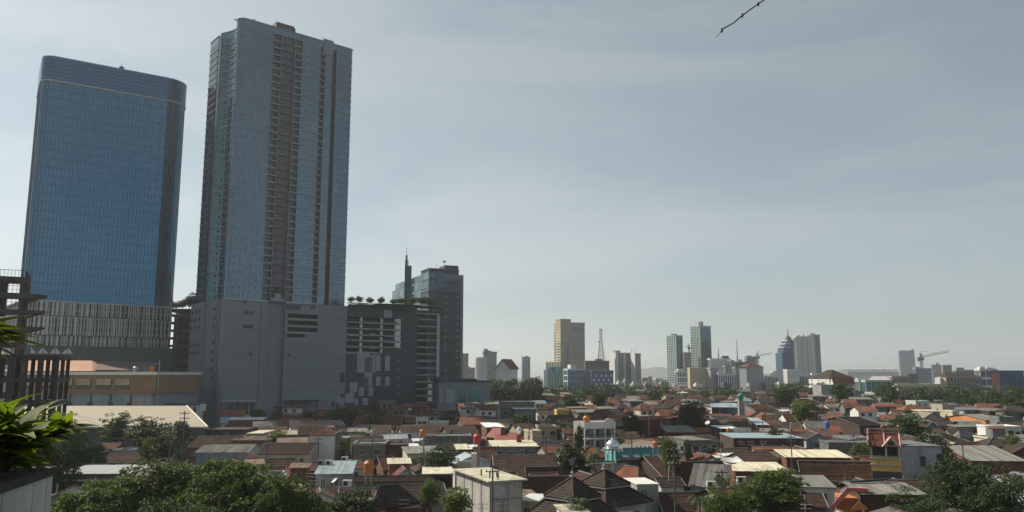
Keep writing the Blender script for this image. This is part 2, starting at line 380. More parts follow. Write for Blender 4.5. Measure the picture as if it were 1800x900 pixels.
# ---- fin-clad podium of the office tower
def fin_podium():
    x0, y0 = P(36, 570, 330).xy
    R = root('car_park_podium', 'podium clad in pale vertical fins under the blue office tower', 'building', (x0, y0, 0), RT)
    W = hitplane(x0, y0, RT, 303, 575)[0]; z = lambda px, py: hitplane(x0, y0, RT, px, py)[1]
    zt = 53.4; zm = z(160, 609)
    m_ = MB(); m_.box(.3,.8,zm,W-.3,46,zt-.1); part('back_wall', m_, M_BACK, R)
    m_ = MB(); m_.box(0,.1,0,W+1,40,zm-.05); part('lower_wall', m_, M_TEALW, R)
    m_ = MB(); m_.box(-.2,-.3,zt-.5,W+.2,46.2,zt); part('coping', m_, M_TRIM, R)
    # three tiers of fins, each fin a part
    rnd = random.Random(3); n = 0
    tiers = [(zm+.0, zm+4.2), (zm+4.5, zm+12.5), (zm+12.8, zt-.55)]
    shared = {}
    for ti, (a, b) in enumerate(tiers):
        x = .2+rnd.random()*.5
        while x < W-.5:
            dens = 1 if x < W*.62 else (1.6 if x < W*.85 else 2.6)
            wd = rnd.choice((.35,.35,.55,.8,1.0))
            if dens > 1: wd = min(wd, .55)
            key = (ti, wd)
            if key not in shared:
                q = MB(); q.box(0,-.35,a,wd,.15,b); shared[key] = mesh_of('fin', q.v, q.f, M_FIN)
            if n < 290: link('fin', shared[key], R, (x, 0, 0)); n += 1
            x += wd+rnd.choice((.3,.4,.55,.8))*dens
    m_ = MB()
    for zz in np.arange(zm+2, zt-1, 3.2): m_.box(.4,.45,zz,W-.4,.8,zz+.9)
    part('deck_edge', m_, M_DECK, R, stuff=True)
    # white triangle pattern at the left of the lower wall
    for k in range(7):
        m_ = MB(); x = 4.5+k*2.3; s_ = 1 if k % 2 else -1
        q = [(x,-.02,zm-3.3),(x+2,-.02,zm-3.3),(x+(2 if s_ > 0 else 0),-.02,zm-.6-(k%3)*.3)]
        m_.add(q+[(a,.1,c) for a,b,c in q], [(0,1,2),(0,3,4,1),(1,4,5,2),(2,5,3,0)]); part('triangle_panel', m_, M_WHITE, R)
    return R
fin_podium()
# ---- recessed car park decks between the podiums
def link_block():
    x0, y0 = P(298, 600, 388).xy
    R = root('car_park_link', 'recessed curved car park decks between the two mall podiums', 'building', (x0, y0, 0), radians(6))
    W = 24
    for k in range(8):
        zz = 24.5+k*3.7; m_ = MB(); m_.box(0,0,zz,W,12,zz+1.15); part('deck_parapet', m_, M_DECK if k % 2 else M_SLATE, R)
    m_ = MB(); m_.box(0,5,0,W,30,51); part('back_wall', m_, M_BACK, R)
    m_ = MB()
    for x in (2,9,16,22): m_.box(x,.6,0,x+.9,1.5,52)
    part('column', m_, M_DECK, R, stuff=True)
    m_ = MB(); m_.box(-.3,-.4,52.6,W+2,30,54.2); part('roof_garden_slab', m_, M_SLATE, R)
    m_ = MB()
    for k in range(6): m_.box(.5+k*3.7,.2,10,.5+k*3.7+3.3,.5,22)
    part('green_glass_panel', m_, G_GREEN, R, stuff=True)
link_block()
# ---- apartment tower
def apartment_tower():
    x0, y0 = -118.9, 329.5
    R = root('apartment_tower', 'tallest tower, steel blue residential high rise with recessed balcony stacks', 'tower', (x0, y0, 0), RT)
    T = lambda px, py=400: hitplane(x0, y0, RT, px, py)[0]
    zb = 53.6; ztop = 177.5; W = T(612, 400); fh = (ztop-3.2-zb)/37
    a, b, c, d, e, f_, g_, h_, i_, j_ = [T(v) for v in (466, 480.5, 506, 519, 552.5, 560.5, 562.5, 574.5, 580.5, 582.5)]
    # left wing face: straight bay, slot, then the hollow curved bay
    D = 36.5
    def left_curve(n=10):
        pts = []
        for i in range(n+1):
            t = i/n; y = 22.5*(1-t)+3.2*t; s_ = sin(pi*t)*3.2; pts.append((s_+0*t, y))
        return pts
    lc = left_curve(); corner = [(3.2-3.2*cos(q), 3.2-3.2*sin(q)) for q in [i*pi/2/6 for i in range(7)]]
    out1 = [(0,D),(0,26)]; 
    for k in range(37):
        z0 = zb+k*fh; z1 = z0+fh
        m_ = MB(); strip(m_, corner+[(a,0)], z0, z1); part('glass_panel_bay', m_, G_STEEL, R)
        m_ = MB()
        strip(m_, [(d,0),(e,0)], z0, z1); strip(m_, [(g_,0),(h_,0)], z0, z1); strip(m_, [(j_,0),(W-1.5,0),(W-.45,.45),(W,1.5),(W,20)], z0, z1); part('glass_wall_bay', m_, G_STEEL, R)
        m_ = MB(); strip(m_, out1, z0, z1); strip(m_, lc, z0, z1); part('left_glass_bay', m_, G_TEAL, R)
        lm = MB(); lm.box(d,-.22,z0-.16,e,0,z0+.16); part('floor_band', lm, M_BAND, R); lm = MB(); lm.box(g_,-.12,z0-.1,h_,0,z0+.1); part('floor_band', lm, M_BAND, R); lm = MB(); ledge(lm, [(j_,0),(W-1.5,0),(W-.45,.45),(W,1.5),(W,20)], 0, .2, z0-.14, z0+.14); part('floor_band', lm, M_BAND, R); lm = MB()
        ledge(lm, corner+[(a,0)], 0, .07, z0-.06, z0+.06); part('floor_band', lm, M_BAND, R)
        ll = MB(); ledge(ll, out1, 0, .3, z0-.18, z0+.18); part('left_floor_band', ll, M_BAND, R); ll = MB(); ledge(ll, lc, 0, .4, z0-.2, z0+.2); part('left_floor_band', ll, M_BAND, R)
    # recessed stacks
    m_ = MB()
    for p, q, dep in ((a,b,1.6),(b,c,1.3),(c,d,1.6),(e,f_,1.6)): m_.quad((p,dep,zb),(q,dep,zb),(q,dep,ztop-3),(p,dep,ztop-3)); m_.quad((p,0,zb),(p,dep,zb),(p,dep,ztop-3),(p,0,ztop-3)); m_.quad((q,0,zb),(q,dep,zb),(q,dep,ztop-3),(q,0,ztop-3))
    part('recess_wall', m_, M_MAUVE, R)
    sh = {}
    def shared(key, bld, mt):
        if key not in sh: q = MB(); bld(q); sh[key] = mesh_of(key, q.v, q.f, mt)
        return sh[key]
    for k in range(37):
        z0 = zb+k*fh
        for p, q, nm in ((a,b,'wa'),(c,d,'wc'),(e,f_,'we')):
            w_ = q-p
            def fr(qq, w_=w_):
                qq.box(.15,1.45,.55,w_-.15,1.6,fh-.35); qq.box(w_/2-.05,1.38,.6,w_/2+.05,1.5,fh-.4)
            fo = link('balcony_window', shared('balcony_window_'+nm, lambda qq, w_=w_: (qq.box(.12,1.47,.5,w_-.12,1.58,.62), qq.box(.12,1.47,fh-.5,w_-.12,1.58,fh-.38), qq.box(.12,1.47,.5,.24,1.58,fh-.4), qq.box(w_-.24,1.47,.5,w_-.12,1.58,fh-.4), qq.box(w_/2-.05,1.44,.5,w_/2+.05,1.56,fh-.4)), M_BAND), R, (p,0,z0))
            link('pane', shared('pane_'+nm, lambda qq, w_=w_: qq.quad((.2,1.52,.6),(w_-.2,1.52,.6),(w_-.2,1.52,fh-.45),(.2,1.52,fh-.45)), G_DARK), fo)
            link('balcony_ledge', shared('ledge_'+nm, lambda qq, w_=w_: (qq.box(.02,-.05,-.2,w_-.02,1.6,.1), qq.box(.05,-.02,.1,w_-.05,.04,.45)), M_BAND), R, (p,0,z0))
        fo = link('service_window', shared('service_window', lambda qq: (qq.box((c-b)*.3,1.12,.9,(c-b)*.7,1.3,1.0), qq.box((c-b)*.3,1.12,2.3,(c-b)*.7,1.3,2.4), qq.box((c-b)*.3,1.12,1,(c-b)*.3+.12,1.3,2.3), qq.box((c-b)*.5-.05,1.12,1,(c-b)*.5+.05,1.3,2.3), qq.box((c-b)*.7-.12,1.12,1,(c-b)*.7,1.3,2.3)), M_FRAME), R, (b,0,z0))
        link('pane', shared('service_pane', lambda qq: qq.quad(((c-b)*.32,1.25,1),((c-b)*.68,1.25,1),((c-b)*.68,1.25,2.3),((c-b)*.32,1.25,2.3)), G_DARK), fo)
        link('service_ledge', shared('service_ledge', lambda qq: qq.box(.1,.2,-.18,c-b-.1,1.3,.18), M_MAUVE), R, (b,0,z0))
    for x in (b, c, f_+.3, j_-.15):
        m_ = MB(); m_.box(x-.12,-.3,zb-.4,x+.12,.3,ztop-2.2); part('vertical_rib', m_, M_BAND, R)
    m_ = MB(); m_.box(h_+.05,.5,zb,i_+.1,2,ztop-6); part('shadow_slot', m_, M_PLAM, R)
    # little vents and opening lights scattered in regular rows over the glass
    m_ = MB(); rnd = random.Random(5)
    for k in range(37):
        z0 = zb+k*fh
        for x in np.arange(2.6, a-1, 2.35):
            if rnd.random() < .82: m_.box(x,-.06,z0+1.5,x+.5,.02,z0+2.15)
        for x in (d+1.2, d+4.4, d+6.4, e-1.6, j_+1.5, j_+3.1, W-4.2, W-2.4):
            if rnd.random() < .75: m_.box(x,-.06,z0+1.4,x+.55,.02,z0+2.2)
    part('opening_light', m_, G_DARK, R, stuff=True)
    m_ = MB()
    for k in range(37):
        z0 = zb+k*fh
        for x in (1.3, 3.6): pass
        for y in (27.5,30,32.5,34.8): m_.box(-.08,y,z0+1.2,.02,y+.8,z0+2.2)
        for t in (.25,.5,.75): 
            i = int(t*10); x, y = lc[i]; m_.box(x-.12,y-.5,z0+1.2,x+.05,y+.5,z0+2.3)
    part('left_window', m_, G_DARK, R, stuff=True)
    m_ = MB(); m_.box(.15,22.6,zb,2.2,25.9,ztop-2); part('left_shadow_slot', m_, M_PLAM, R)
    for yy in (3.4, 22.7):
        m_ = MB(); m_.box(-.35 if yy > 10 else -.1,yy-.3,zb,.6,yy+.25,ztop-.5); part('left_rib', m_, M_BAND, R)
    m_ = MB()
    for x, y, nx, ny in along(corner+[(a,0)], 1.17): m_.box(x-.035,y-.06 if ny else y,zb,x+.035,y+.04,ztop-3.2)
    part('panel_joint', m_, M_MUL, R, stuff=True)
    # crown
    full = [(0,D),(0,26),(1.6,25.9),(1.6,22.6)]+lc+corner[1:]+[(W-1.5,0),(W-.45,.45),(W,1.5),(W,D)]
    m_ = MB(); strip(m_, full, ztop-3.3, ztop); part('crown_wall', m_, G_STEEL, R)
    m_ = MB(); ledge(m_, full, -.3, .3, ztop-.35, ztop); part('parapet', m_, M_BAND, R)
    m_ = MB(); m_.quad(*[(x,y,ztop-.5) for x,y in full]); m_.quad((W,20,zb),(W,D,zb),(W,D,ztop-.5),(W,20,ztop-.5)); m_.quad((W,D,zb),(0,D,zb),(0,D,ztop-.5),(W,D,ztop-.5)); part('roof_slab', m_, M_SLATE, R)
    pa, pb = hitplane(x0,y0,RT,487,60)[0], hitplane(x0,y0,RT,519,60)[0]
    m_ = MB(); m_.box(pa,1.2,ztop-1,pb,9,ztop+3.2); m_.box(pa+2,-.1,ztop-.5,pb,1.2,ztop+1.8); part('lift_house', m_, M_SLATE, R)
    pa, pb = hitplane(x0,y0,RT,569,80)[0], hitplane(x0,y0,RT,586,80)[0]
    m_ = MB(); m_.box(pa,-.3,ztop-6,pb,5,ztop+1.1); part('plant_house', m_, M_BAND, R)
    m_ = MB(); m_.box(3,2,ztop,5,3,ztop+.9); m_.bar((4,2.5,ztop+.5),(7.4,1.2,ztop+1.3),.15); m_.bar((.2,5,ztop),(-.9,4.6,ztop+.2),.35); m_.bar(((pa),1,ztop),((pa),1,ztop+2.6),.08); part('cleaning_cradle', m_, M_DMETAL, R)
    # entrance-like porch motif at the foot of the service recess
    m_ = MB(); m_.box(b+.3,-.3,zb+.2,c-.3,1.0,zb+1.4); m_.box(b+2,-.5,zb+1.4,c-2,1,zb+3.4); part('terrace_front', m_, M_CLAD2, R)
    m_ = MB(); m_.box((b+c)/2-1.5,-.6,zb+4.2,(b+c)/2+1.5,.8,zb+5.0); m_.box((b+c)/2-.5,-.6,zb+5,(b+c)/2+.5,.6,zb+6); part('terrace_statue', m_, M_DMETAL, R)
    return R
apartment_tower()
# ---- grey mall podium under the apartment tower, running right to the car park strip
def mall():
    x0, y0 = -118.9-.5, 329.5-.35
    x0, y0 = P(384, 525, 321.5).xy
    x0 = -119.4; y0 = 328.9
    R = root('mall_podium', 'large windowless grey shopping mall podium below the tallest tower', 'building', (x0, y0, 0), RT)
    T = lambda px, py: hitplane(x0, y0, RT, px, py)
    zt = 53.45; W = T(771, 560)[0]
    Xg = T(476, 600)[0]; Xh = T(500, 600)[0]; X5 = T(609, 600)[0]; X3 = T(468, 600)[0]; Xp = T(457, 600)[0]
    # carcass set back behind the cladding; openings are gaps in the cladding
    rects = []      # openings (x0,x1,z0,z1)
    for i, py in enumerate((556, 568, 579.5)): rects.append((T(505.5, py)[0], T(559, py)[0], T(530, py+4)[1], T(530, py-4)[1]))
    rects.append((T(504.5, 590)[0], T(537, 590)[0], T(520, 594)[1], T(520, 587)[1]))
    cp = []; xa, xb = T(609.5, 590)[0], T(706, 590)[0]
    rows = [(558,566),(569,577),(580.5,588),(591,598),(602,609),(612,620)]
    for k, (p, q) in enumerate(rows): cp.append((xa, xb if k < 5 else T(668,600)[0], T(640, q)[1], T(640, p)[1]))
    strips = []
    for k in range(13):
        p = 552.5+k*12.15; 
        for (l_, r_) in ((733, 749.5), (752.5, 768)): strips.append((T(l_, 600)[0], T(r_, 600)[0], T(750, p+7.6)[1], T(750, p)[1]))
    ent = [(T(390,720)[0], T(409,720)[0], .5, T(400,707)[1]), (T(412,720)[0], T(436,720)[0], .5, T(420,707)[1]), (T(439,720)[0], T(448,720)[0], .5, T(440,707)[1])]
    holes = rects+cp+strips+ent
    xs_ = sorted(set([3.0, Xp, X3, Xh, X5, T(710,600)[0], T(731,600)[0], W]+[v for h_ in holes for v in h_[:2]])); zs_ = sorted(set([0, zt]+[v for h_ in holes for v in h_[2:]]))
    wall, dark = MB(), MB()
    for i in range(len(xs_)-1):
        xm = (xs_[i]+xs_[i+1])/2; run = None
        if X3 < xm < Xh: continue                                    # the deep vertical groove
        for j in range(len(zs_)-1):
            zm = (zs_[j]+zs_[j+1])/2
            if any(h_[0] < xm < h_[1] and h_[2] < zm < h_[3] for h_ in holes): continue
            tgt = dark if xm > X5 else wall
            if xs_[i+1]-xs_[i] < .02: continue
            tgt.quad((xs_[i],0,zs_[j]),(xs_[i+1],0,zs_[j]),(xs_[i+1],0,zs_[j+1]),(xs_[i],0,zs_[j+1]))
    for h_ in holes:                                               # reveals
        for tgt in [dark if h_[0] > X5-1 else wall]:
            tgt.quad((h_[0],0,h_[2]),(h_[0],1.2,h_[2]),(h_[0],1.2,h_[3]),(h_[0],0,h_[3])); tgt.quad((h_[1],1.2,h_[2]),(h_[1],0,h_[2]),(h_[1],0,h_[3]),(h_[1],1.2,h_[3]))
            tgt.quad((h_[0],0,h_[2]),(h_[1],0,h_[2]),(h_[1],1.2,h_[2]),(h_[0],1.2,h_[2])); tgt.quad((h_[0],1.2,h_[3]),(h_[1],1.2,h_[3]),(h_[1],0,h_[3]),(h_[0],0,h_[3]))
    c_ = [(3.0-3.0*cos(q), 3.0-3.0*sin(q)) for q in [i*pi/2/5 for i in range(6)]]
    strip(wall, [(0,20)]+c_, 0, zt)
    # groove
    wall.quad((X3,0,0),(X3,2.2,0),(X3,2.2,zt),(X3,0,zt)); wall.quad((X3,2.2,0),(Xh,2.2,0),(Xh,2.2,zt),(X3,2.2,zt)); wall.quad((Xh,2.2,0),(Xh,0,0),(Xh,0,zt),(Xh,2.2,zt))
    part('grey_cladding_wall', wall, M_CLAD, R); part('dark_cladding_wall', dark, M_SLATE, R)
    m_ = MB(); m_.quad((0,0,zt),(W,0,zt),(W,42,zt),(0,42,zt)); m_.quad((W,0,0),(W,42,0),(W,42,zt),(W,0,zt)); m_.quad((0,37,0),(0,20,0),(0,20,zt),(0,37,zt)); part('carcass', m_, M_CLAD, R)
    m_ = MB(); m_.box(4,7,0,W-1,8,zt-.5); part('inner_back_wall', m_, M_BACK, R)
    m_ = MB()
    for zz in np.arange(3.1, zt-3, 2.95): m_.box(xa,1.25,zz,W-.8,7,zz+.35)
    part('car_park_deck', m_, M_DECK, R, stuff=True)
    # deck parapets seen in the openings, pale columns, cars are hidden
    for k, h_ in enumerate(rects+cp):
        m_ = MB(); m_.box(h_[0],-.12,h_[2]-.55,h_[1],.25,h_[2]+.05); part('opening_sill', m_, M_CLAD2, R)
    rnd = random.Random(2)
    m_ = MB()
    for px in (634.5, 670.5, 699):
        for k, h_ in enumerate(cp):
            x = T(px, 590)[0]; wd = .9 if px < 690 else 3.0
            if k == 5 and px > 690: continue
            m_.box(x-wd/2,-.25,h_[2]+.1,x+wd/2,1.0,h_[3]-.1 if px < 690 else h_[2]+2.2)
    part('pale_column', m_, M_WHITE, R, stuff=True)
    for k, h_ in enumerate(cp):
        for x in np.arange(h_[0]+1, h_[1]-5, 5.5):
            if rnd.random() < .6: m_ = MB(); q = rnd.uniform(2, 5); z0 = h_[2]+rnd.choice((.1,-.9)); m_.box(x,-.32,z0,x+q,-.14,z0+.55); part('screen_panel', m_, M_CLAD2 if rnd.random() < .5 else M_SLATE, R)
    for (l_, r_) in ((733,768),):
        for k in range(13):
            h_ = strips[2*k]; h2 = strips[2*k+1]; m_ = MB(); m_.box(h_[0],-.2,h_[2]-.9,h2[1],.3,h_[2]+.02); part('strip_sill', m_, M_CLAD, R)
    m_ = MB(); x1 = T(770,600)[0]; m_.box(x1-.9,-.5,T(770,662)[1],x1+.5,.4,zt-1.2); part('right_edge_trim', m_, M_TRIM, R)
    m_ = MB(); m_.box(T(731,550)[0],-.5,zt-1.6,x1+.5,.35,zt-1); part('strip_head_trim', m_, M_CLAD2, R)
    m_ = MB(); m_.box(-.4,-.45,zt-.15,T(470,528)[0],.5,zt+.3); m_.box(Xh,-.45,zt-.15,T(560,530)[0],.5,zt+.3); part('tower_base_line', m_, M_TRIM, R)
    m_ = MB(); m_.box(X5,-.3,zt-.6,W+.3,42.3,zt+.25); part('terrace_coping', m_, M_SLATE, R)
    m_ = MB(); m_.box(X5+1,1,zt+.2,W-12,1.2,zt+1.2); part('terrace_rail', m_, M_DMETAL, R)
    # horizontal joints, vertical joints
    m_ = MB()
    for py in (560, 585, 610, 628, 648, 668, 686, 705, 722): zz = T(560, py)[1]; m_.box(Xh+.02,-.03,zz-.05,X5,.0,zz+.05)
    for zz in np.arange(4, zt-2, 4.1): m_.box(3,-.03,zz-.03,X3,.0,zz+.03)
    m_.box(Xp-.1,-.04,0,Xp+.1,0,zt-1)
    part('cladding_joint', m_, M_PLAM, R, stuff=True)
    # louvre groups
    for px, py, n_, ww in ((437,550,4,1.1),(436,574,4,1.1),(515,540,5,1.4),(550,539,2,1.2),(440,622,2,.8),(508,624,2,.8),(431,529,2,.9)):
        t_, z_ = T(px, py); hh = 2.2 if py < 545 and px > 500 else 1.5
        fr = MB(); fr.box(t_-n_*ww/2-.1,-.06,z_-hh/2-.1,t_+n_*ww/2+.1,.0,z_+hh/2+.1); fo = part('louvre', fr, M_CLAD, R)
        q = MB()
        for i in range(n_): q.box(t_-n_*ww/2+i*ww+.08,-.1,z_-hh/2,t_-n_*ww/2+(i+1)*ww-.08,-.03,z_+hh/2)
        part('louvre_blade', q, M_SLATE, fo)
    # chequer of light and dark cladding panels stepping down to the left
    light = [(628,660,618,655),(641,655,628,680),(661,669,625,652),(677,685,625,652),(661,669,662,678),(677,685,662,678),(640,648,663,680),(631,640,681,696),(648,656,681,696),(615,628,672,690),(607,622,690,708),(623,629,700,712),(637,647,700,712),(592,605,697,712)]
    dk = [(598,606,655,673),(606,616,680,692),(583,588,706,716),(599,605,692,700),(590,596,708,716)]
    for L_, mt, nm in ((light, M_CLAD2, 'light_panel'), (dk, M_SLATE, 'dark_panel')):
        for (l_, r_, p, q) in L_:
            a_, z1 = T(l_, p); b_, _ = T(r_, p); z0 = T(l_, q)[1]
            m_ = MB(); m_.box(a_,-.13,z0,b_,.02,z1); part(nm, m_, mt, R)
    # upper light panel and dark band over the decks
    a_, z1 = T(675, 544); b_ = T(689, 544)[0]; z0 = T(675, 558)[1]; m_ = MB(); m_.box(a_,-.2,z0,b_,.02,z1); part('light_panel', m_, M_CLAD2, R)
    for k in range(5):
        t_, z_ = T(700, 634+k*14.5); m_ = MB(); m_.box(t_-.55,-.15,z_-.5,t_+.55,.0,z_+.5); part('wall_lamp_box', m_, M_CLAD, R)
    # glass of the entrance
    for h_ in ent:
        m_ = MB(); m_.quad((h_[0],.9,h_[2]),(h_[1],.9,h_[2]),(h_[1],.9,h_[3]),(h_[0],.9,h_[3])); part('entrance_glass', m_, G_GREEN, R)
        m_ = MB(); q = h_[0]
        while q < h_[1]: m_.box(q,.7,h_[2],q+.12,.9,h_[3]); q += 1.4
        part('entrance_mullion', m_, M_BAND, R, stuff=True)
    m_ = MB(); m_.box(T(388,706)[0],-1.2,ent[0][3],T(449,706)[0],.0,ent[0][3]+.9); part('entrance_canopy', m_, M_CLAD2, R)
    m_ = MB(); a_ = T(497,735)[0]; b_ = T(550,735)[0]; z1 = 11.5; m_.box(a_,-6,z1-.5,b_,.0,z1); m_.box(a_+1,-5.8,0,a_+1.5,-5.3,z1); m_.box(b_-1.5,-5.8,0,b_-1,-5.3,z1); part('loading_canopy', m_, M_SLATE, R)
    # left return: narrow dark bay with windows (seen left of the rounded corner)
    m_ = MB(); m_.box(-.9,20,0,-.0,37,zt+.1); part('left_return_wall', m_, M_CLAD, R)
    for k in range(9):
        zz = 20+k*3.6
        for y in (8.2, 24, 29, 33.5):
            if k < 3 and y > 20: continue
            if k == 5: continue
            fr = MB(); xx = -.95 if y > 20 else -.05; fr.box(xx-.06,y,zz,xx,y+2.4,zz+2); fo = part('small_window', fr, M_CLAD2, R)
            q = MB(); q.box(xx-.09,y+.15,zz+.15,xx-.02,y+2.25,zz+1.85); part('pane', q, G_DARK, fo)
    for y in (3.6, 6.4): m_ = MB(); m_.box(-.1,y,10,.05,y+.5,zt-1); part('left_joint', m_, M_PLAM, R)
    return R
mall()
# ---- boxy annexe and glass wing left of the mall
def annexe():
    x0, y0 = P(338, 660, 352).xy
    R = root('mall_annexe', 'blank slate grey annexe block left of the mall podium corner', 'building', (x0, y0, 0), radians(8))
    zt = P(340, 650, 352).z; W = 11.6
    m_ = MB(); m_.box(0,0,9.5,W,9,zt); part('wall', m_, M_CLAD, R)
    m_ = MB(); m_.box(.3,.5,zt,W-.3,9,zt+3.8); part('upper_glass', m_, G_DARK, R)
    m_ = MB(); m_.box(-.2,-.3,zt+3.8,W+.2,9,zt+4.6); part('eave', m_, M_CLAD2, R)
    m_ = MB(); m_.box(0,.6,0,W,9,9.4); part('ground_floor_glass', m_, G_TEAL, R)
    m_ = MB(); m_.box(-16,-2,9.1,W+8,0,9.9); part('canopy', m_, M_CLAD, R)
    R = root('glass_wing', 'low mall wing of green and blue glass beside the brown brick hall', 'building', P(268, 660, 360).xy.to_3d(), radians(8))
    for k in range(4):
        z0 = 6+k*4.5; m_ = MB()
        for i in range(5): m_.box(.2+i*3.7,0,z0+.3,3.6+i*3.7,.3,z0+4.0)
        part('glass_row', m_, (G_COBALT, G_NAVY, G_TEAL, G_GREEN)[k], R, stuff=True)
        m_ = MB(); m_.box(0,-.25,z0-.35,18.6,.4,z0+.25); part('floor_edge', m_, M_CLAD2, R)
    m_ = MB(); m_.box(0,.4,0,18.5,9,24.2); part('wall', m_, M_SLATE, R)
annexe()
# ---- green glass office slab behind the mall
def green_slab():
    Y = 470; r = radians(24)
    xn, yn = P(752, 600, Y).xy
    R = root('green_glass_building', 'dark grey and green glass high rise with red mast behind the mall', 'tower', (xn, yn, 0), r)
    T = lambda px, py: hitplane(xn, yn, r, px, py); LZ = lambda px, py: hitplane(xn, yn, r+pi/2, px, py)
    W = T(809, 600)[0]; D = LZ(686, 600)[0]; D2 = LZ(694, 500)[0]
    zt = T(760, 469)[1]; zs = T(808, 512)[1]; Wu = T(806.5, 500)[0]
    m_ = MB(); m_.box(0,0,0,W,16,zs); m_.box(.2,.2,zs,Wu,16,zt-1.0); part('dark_wall', m_, M_SLATE, R)
    m_ = MB(); m_.box(T(783,470)[0],1,zt-1,Wu,12,zt+1.6); part('roof_block', m_, M_SLATE, R)
    zl = LZ(690, 478)[1]
    m_ = MB(); m_.box(.3,0,0,22,D2,zt-4); m_.box(.6,0,0,20,D,LZ(688,512)[1]); part('glass_wing_wall', m_, M_CLAD, R)
    zf = T(750,540)[1]
    n = 0
    for k in range(6):
        zz = zt-7-k*5.2
        for j in range(7):
            y = 1.2+j*(D2-2)/7
            if 2.2 < y < 0: continue
            fr = MB(); fr.box(.18,y,zz,.3,y+D2/7-1.0,zz+3.9); part('window', fr, G_TEAL if (j+k) % 3 else G_GREEN, R)
    # green prism and red mast
    yv = LZ(718, 500)[0]
    m_ = MB(); m_.prism([(-3.2,yv-2),( .4,yv-5),(.4,yv+5),(-1.2,yv+4)], 0, LZ(720,468)[1]); part('glass_prism', m_, G_GREEN, R)
    m_ = MB(); m_.box(-2.2,yv-.3,30,-.8,yv+1.2,LZ(716,458)[1]); part('mast_shaft', m_, M_DBRICK, R)
    m_ = MB(); zz = LZ(716,458)[1]; m_.box(-2,yv,zz,-1,yv+1,zz+3); m_.bar((-1.5,yv+.5,zz+3),(-1.5,yv+.5,zz+8),.14); m_.bar((-1.5,yv-4,80),(-1.5,yv-4,zz-1),.15); part('mast', m_, M_MAROON, R)
    for k in range(2):
        for j, (l_, r_) in enumerate(((757, 766), (769, 780))):
            a_, z1 = T(l_, 479+k*13); b_ = T(r_, 479)[0]; m_ = MB(); m_.box(a_,-.15,z1-3.3,b_,.12,z1); part('top_window', m_, G_TEAL if j == 0 else G_NAVY, R)
    m_ = MB(); a_ = T(770,487)[0]; zz = T(770,487)[1]; m_.box(a_,-.5,zz-2.2,T(799,487)[0],.1,zz-1.2); m_.box(a_,-.4,zz,T(799,487)[0],.1,zz+.4); part('string_course', m_, M_CLAD, R)
    m_ = MB(); rnd = random.Random(4)
    for k in range(26):
        zz = 8+k*4.0
        if zz > zs-2: break
        for px in (782, 803): a_ = T(px, 600)[0]; m_.box(a_,-.08,zz,a_+.8,.02,zz+1.1)
        a_ = T(760, 600)[0]; m_.box(a_,-.08,zz,a_+.8,.02,zz+1.1)
    part('slit_window', m_, G_GREEN, R, stuff=True)
    m_ = MB(); a_ = T(783, 470)[0]; m_.bar((a_,2,zt),(a_,2,zt+4),.1); m_.lathe([(.1,zt+3.2),(.9,zt+3.6),(1.1,zt+4.2)], a_, 2, 8); m_.bar((T(768,470)[0],1,zt-1),(T(768,470)[0],1,zt+1.8),.1); part('dish_aerial', m_, M_METAL, R)
    m_ = MB(); m_.box(-.4,-.4,zs-.5,W+.3,16.3,zs); m_.box(-.3,-.3,zt-1.2,Wu+.2,16.2,zt-.8); part('cornice', m_, M_CLAD, R)
green_slab()
# ---- low grey wing right of the mall
def low_wing():
    xn, yn = P(771, 690, 372).xy; r = radians(14)
    R = root('low_grey_wing', 'low grey wing with teal shop glazing at right foot of mall', 'building', (xn, yn, 0), r)
    T = lambda px, py: hitplane(xn, yn, r, px, py); W = T(862, 690)[0]; zt = T(771, 672)[1]
    m_ = MB(); m_.box(0,0,0,W,14,zt); part('wall', m_, M_CLAD, R)
    m_ = MB(); m_.box(-.3,-.3,zt,W+.3,14,zt+.8); m_.box(W*.35,2,zt,W*.75,6,zt+1.6); part('roof_edge', m_, M_SLATE, R)
    for l_, r_, mt in ((773,779,M_CLAD2),(784,799,M_CLAD2),(806,818,G_GREEN),(823,845,G_GREEN)):
        a_, z1 = T(l_, 684); b_ = T(r_, 684)[0]; z0 = T(l_, 708)[1]; m_ = MB(); m_.box(a_,-.15,z0,b_,.02,z1); part('glazing' if mt is G_GREEN else 'pale_panel', m_, mt, R)
        if mt is G_GREEN:
            m_ = MB(); x = a_
            while x < b_: m_.box(x,-.25,z0,x+.12,-.1,z1); x += 1.1
            part('glazing_bar', m_, M_BAND, R, stuff=True)
low_wing()
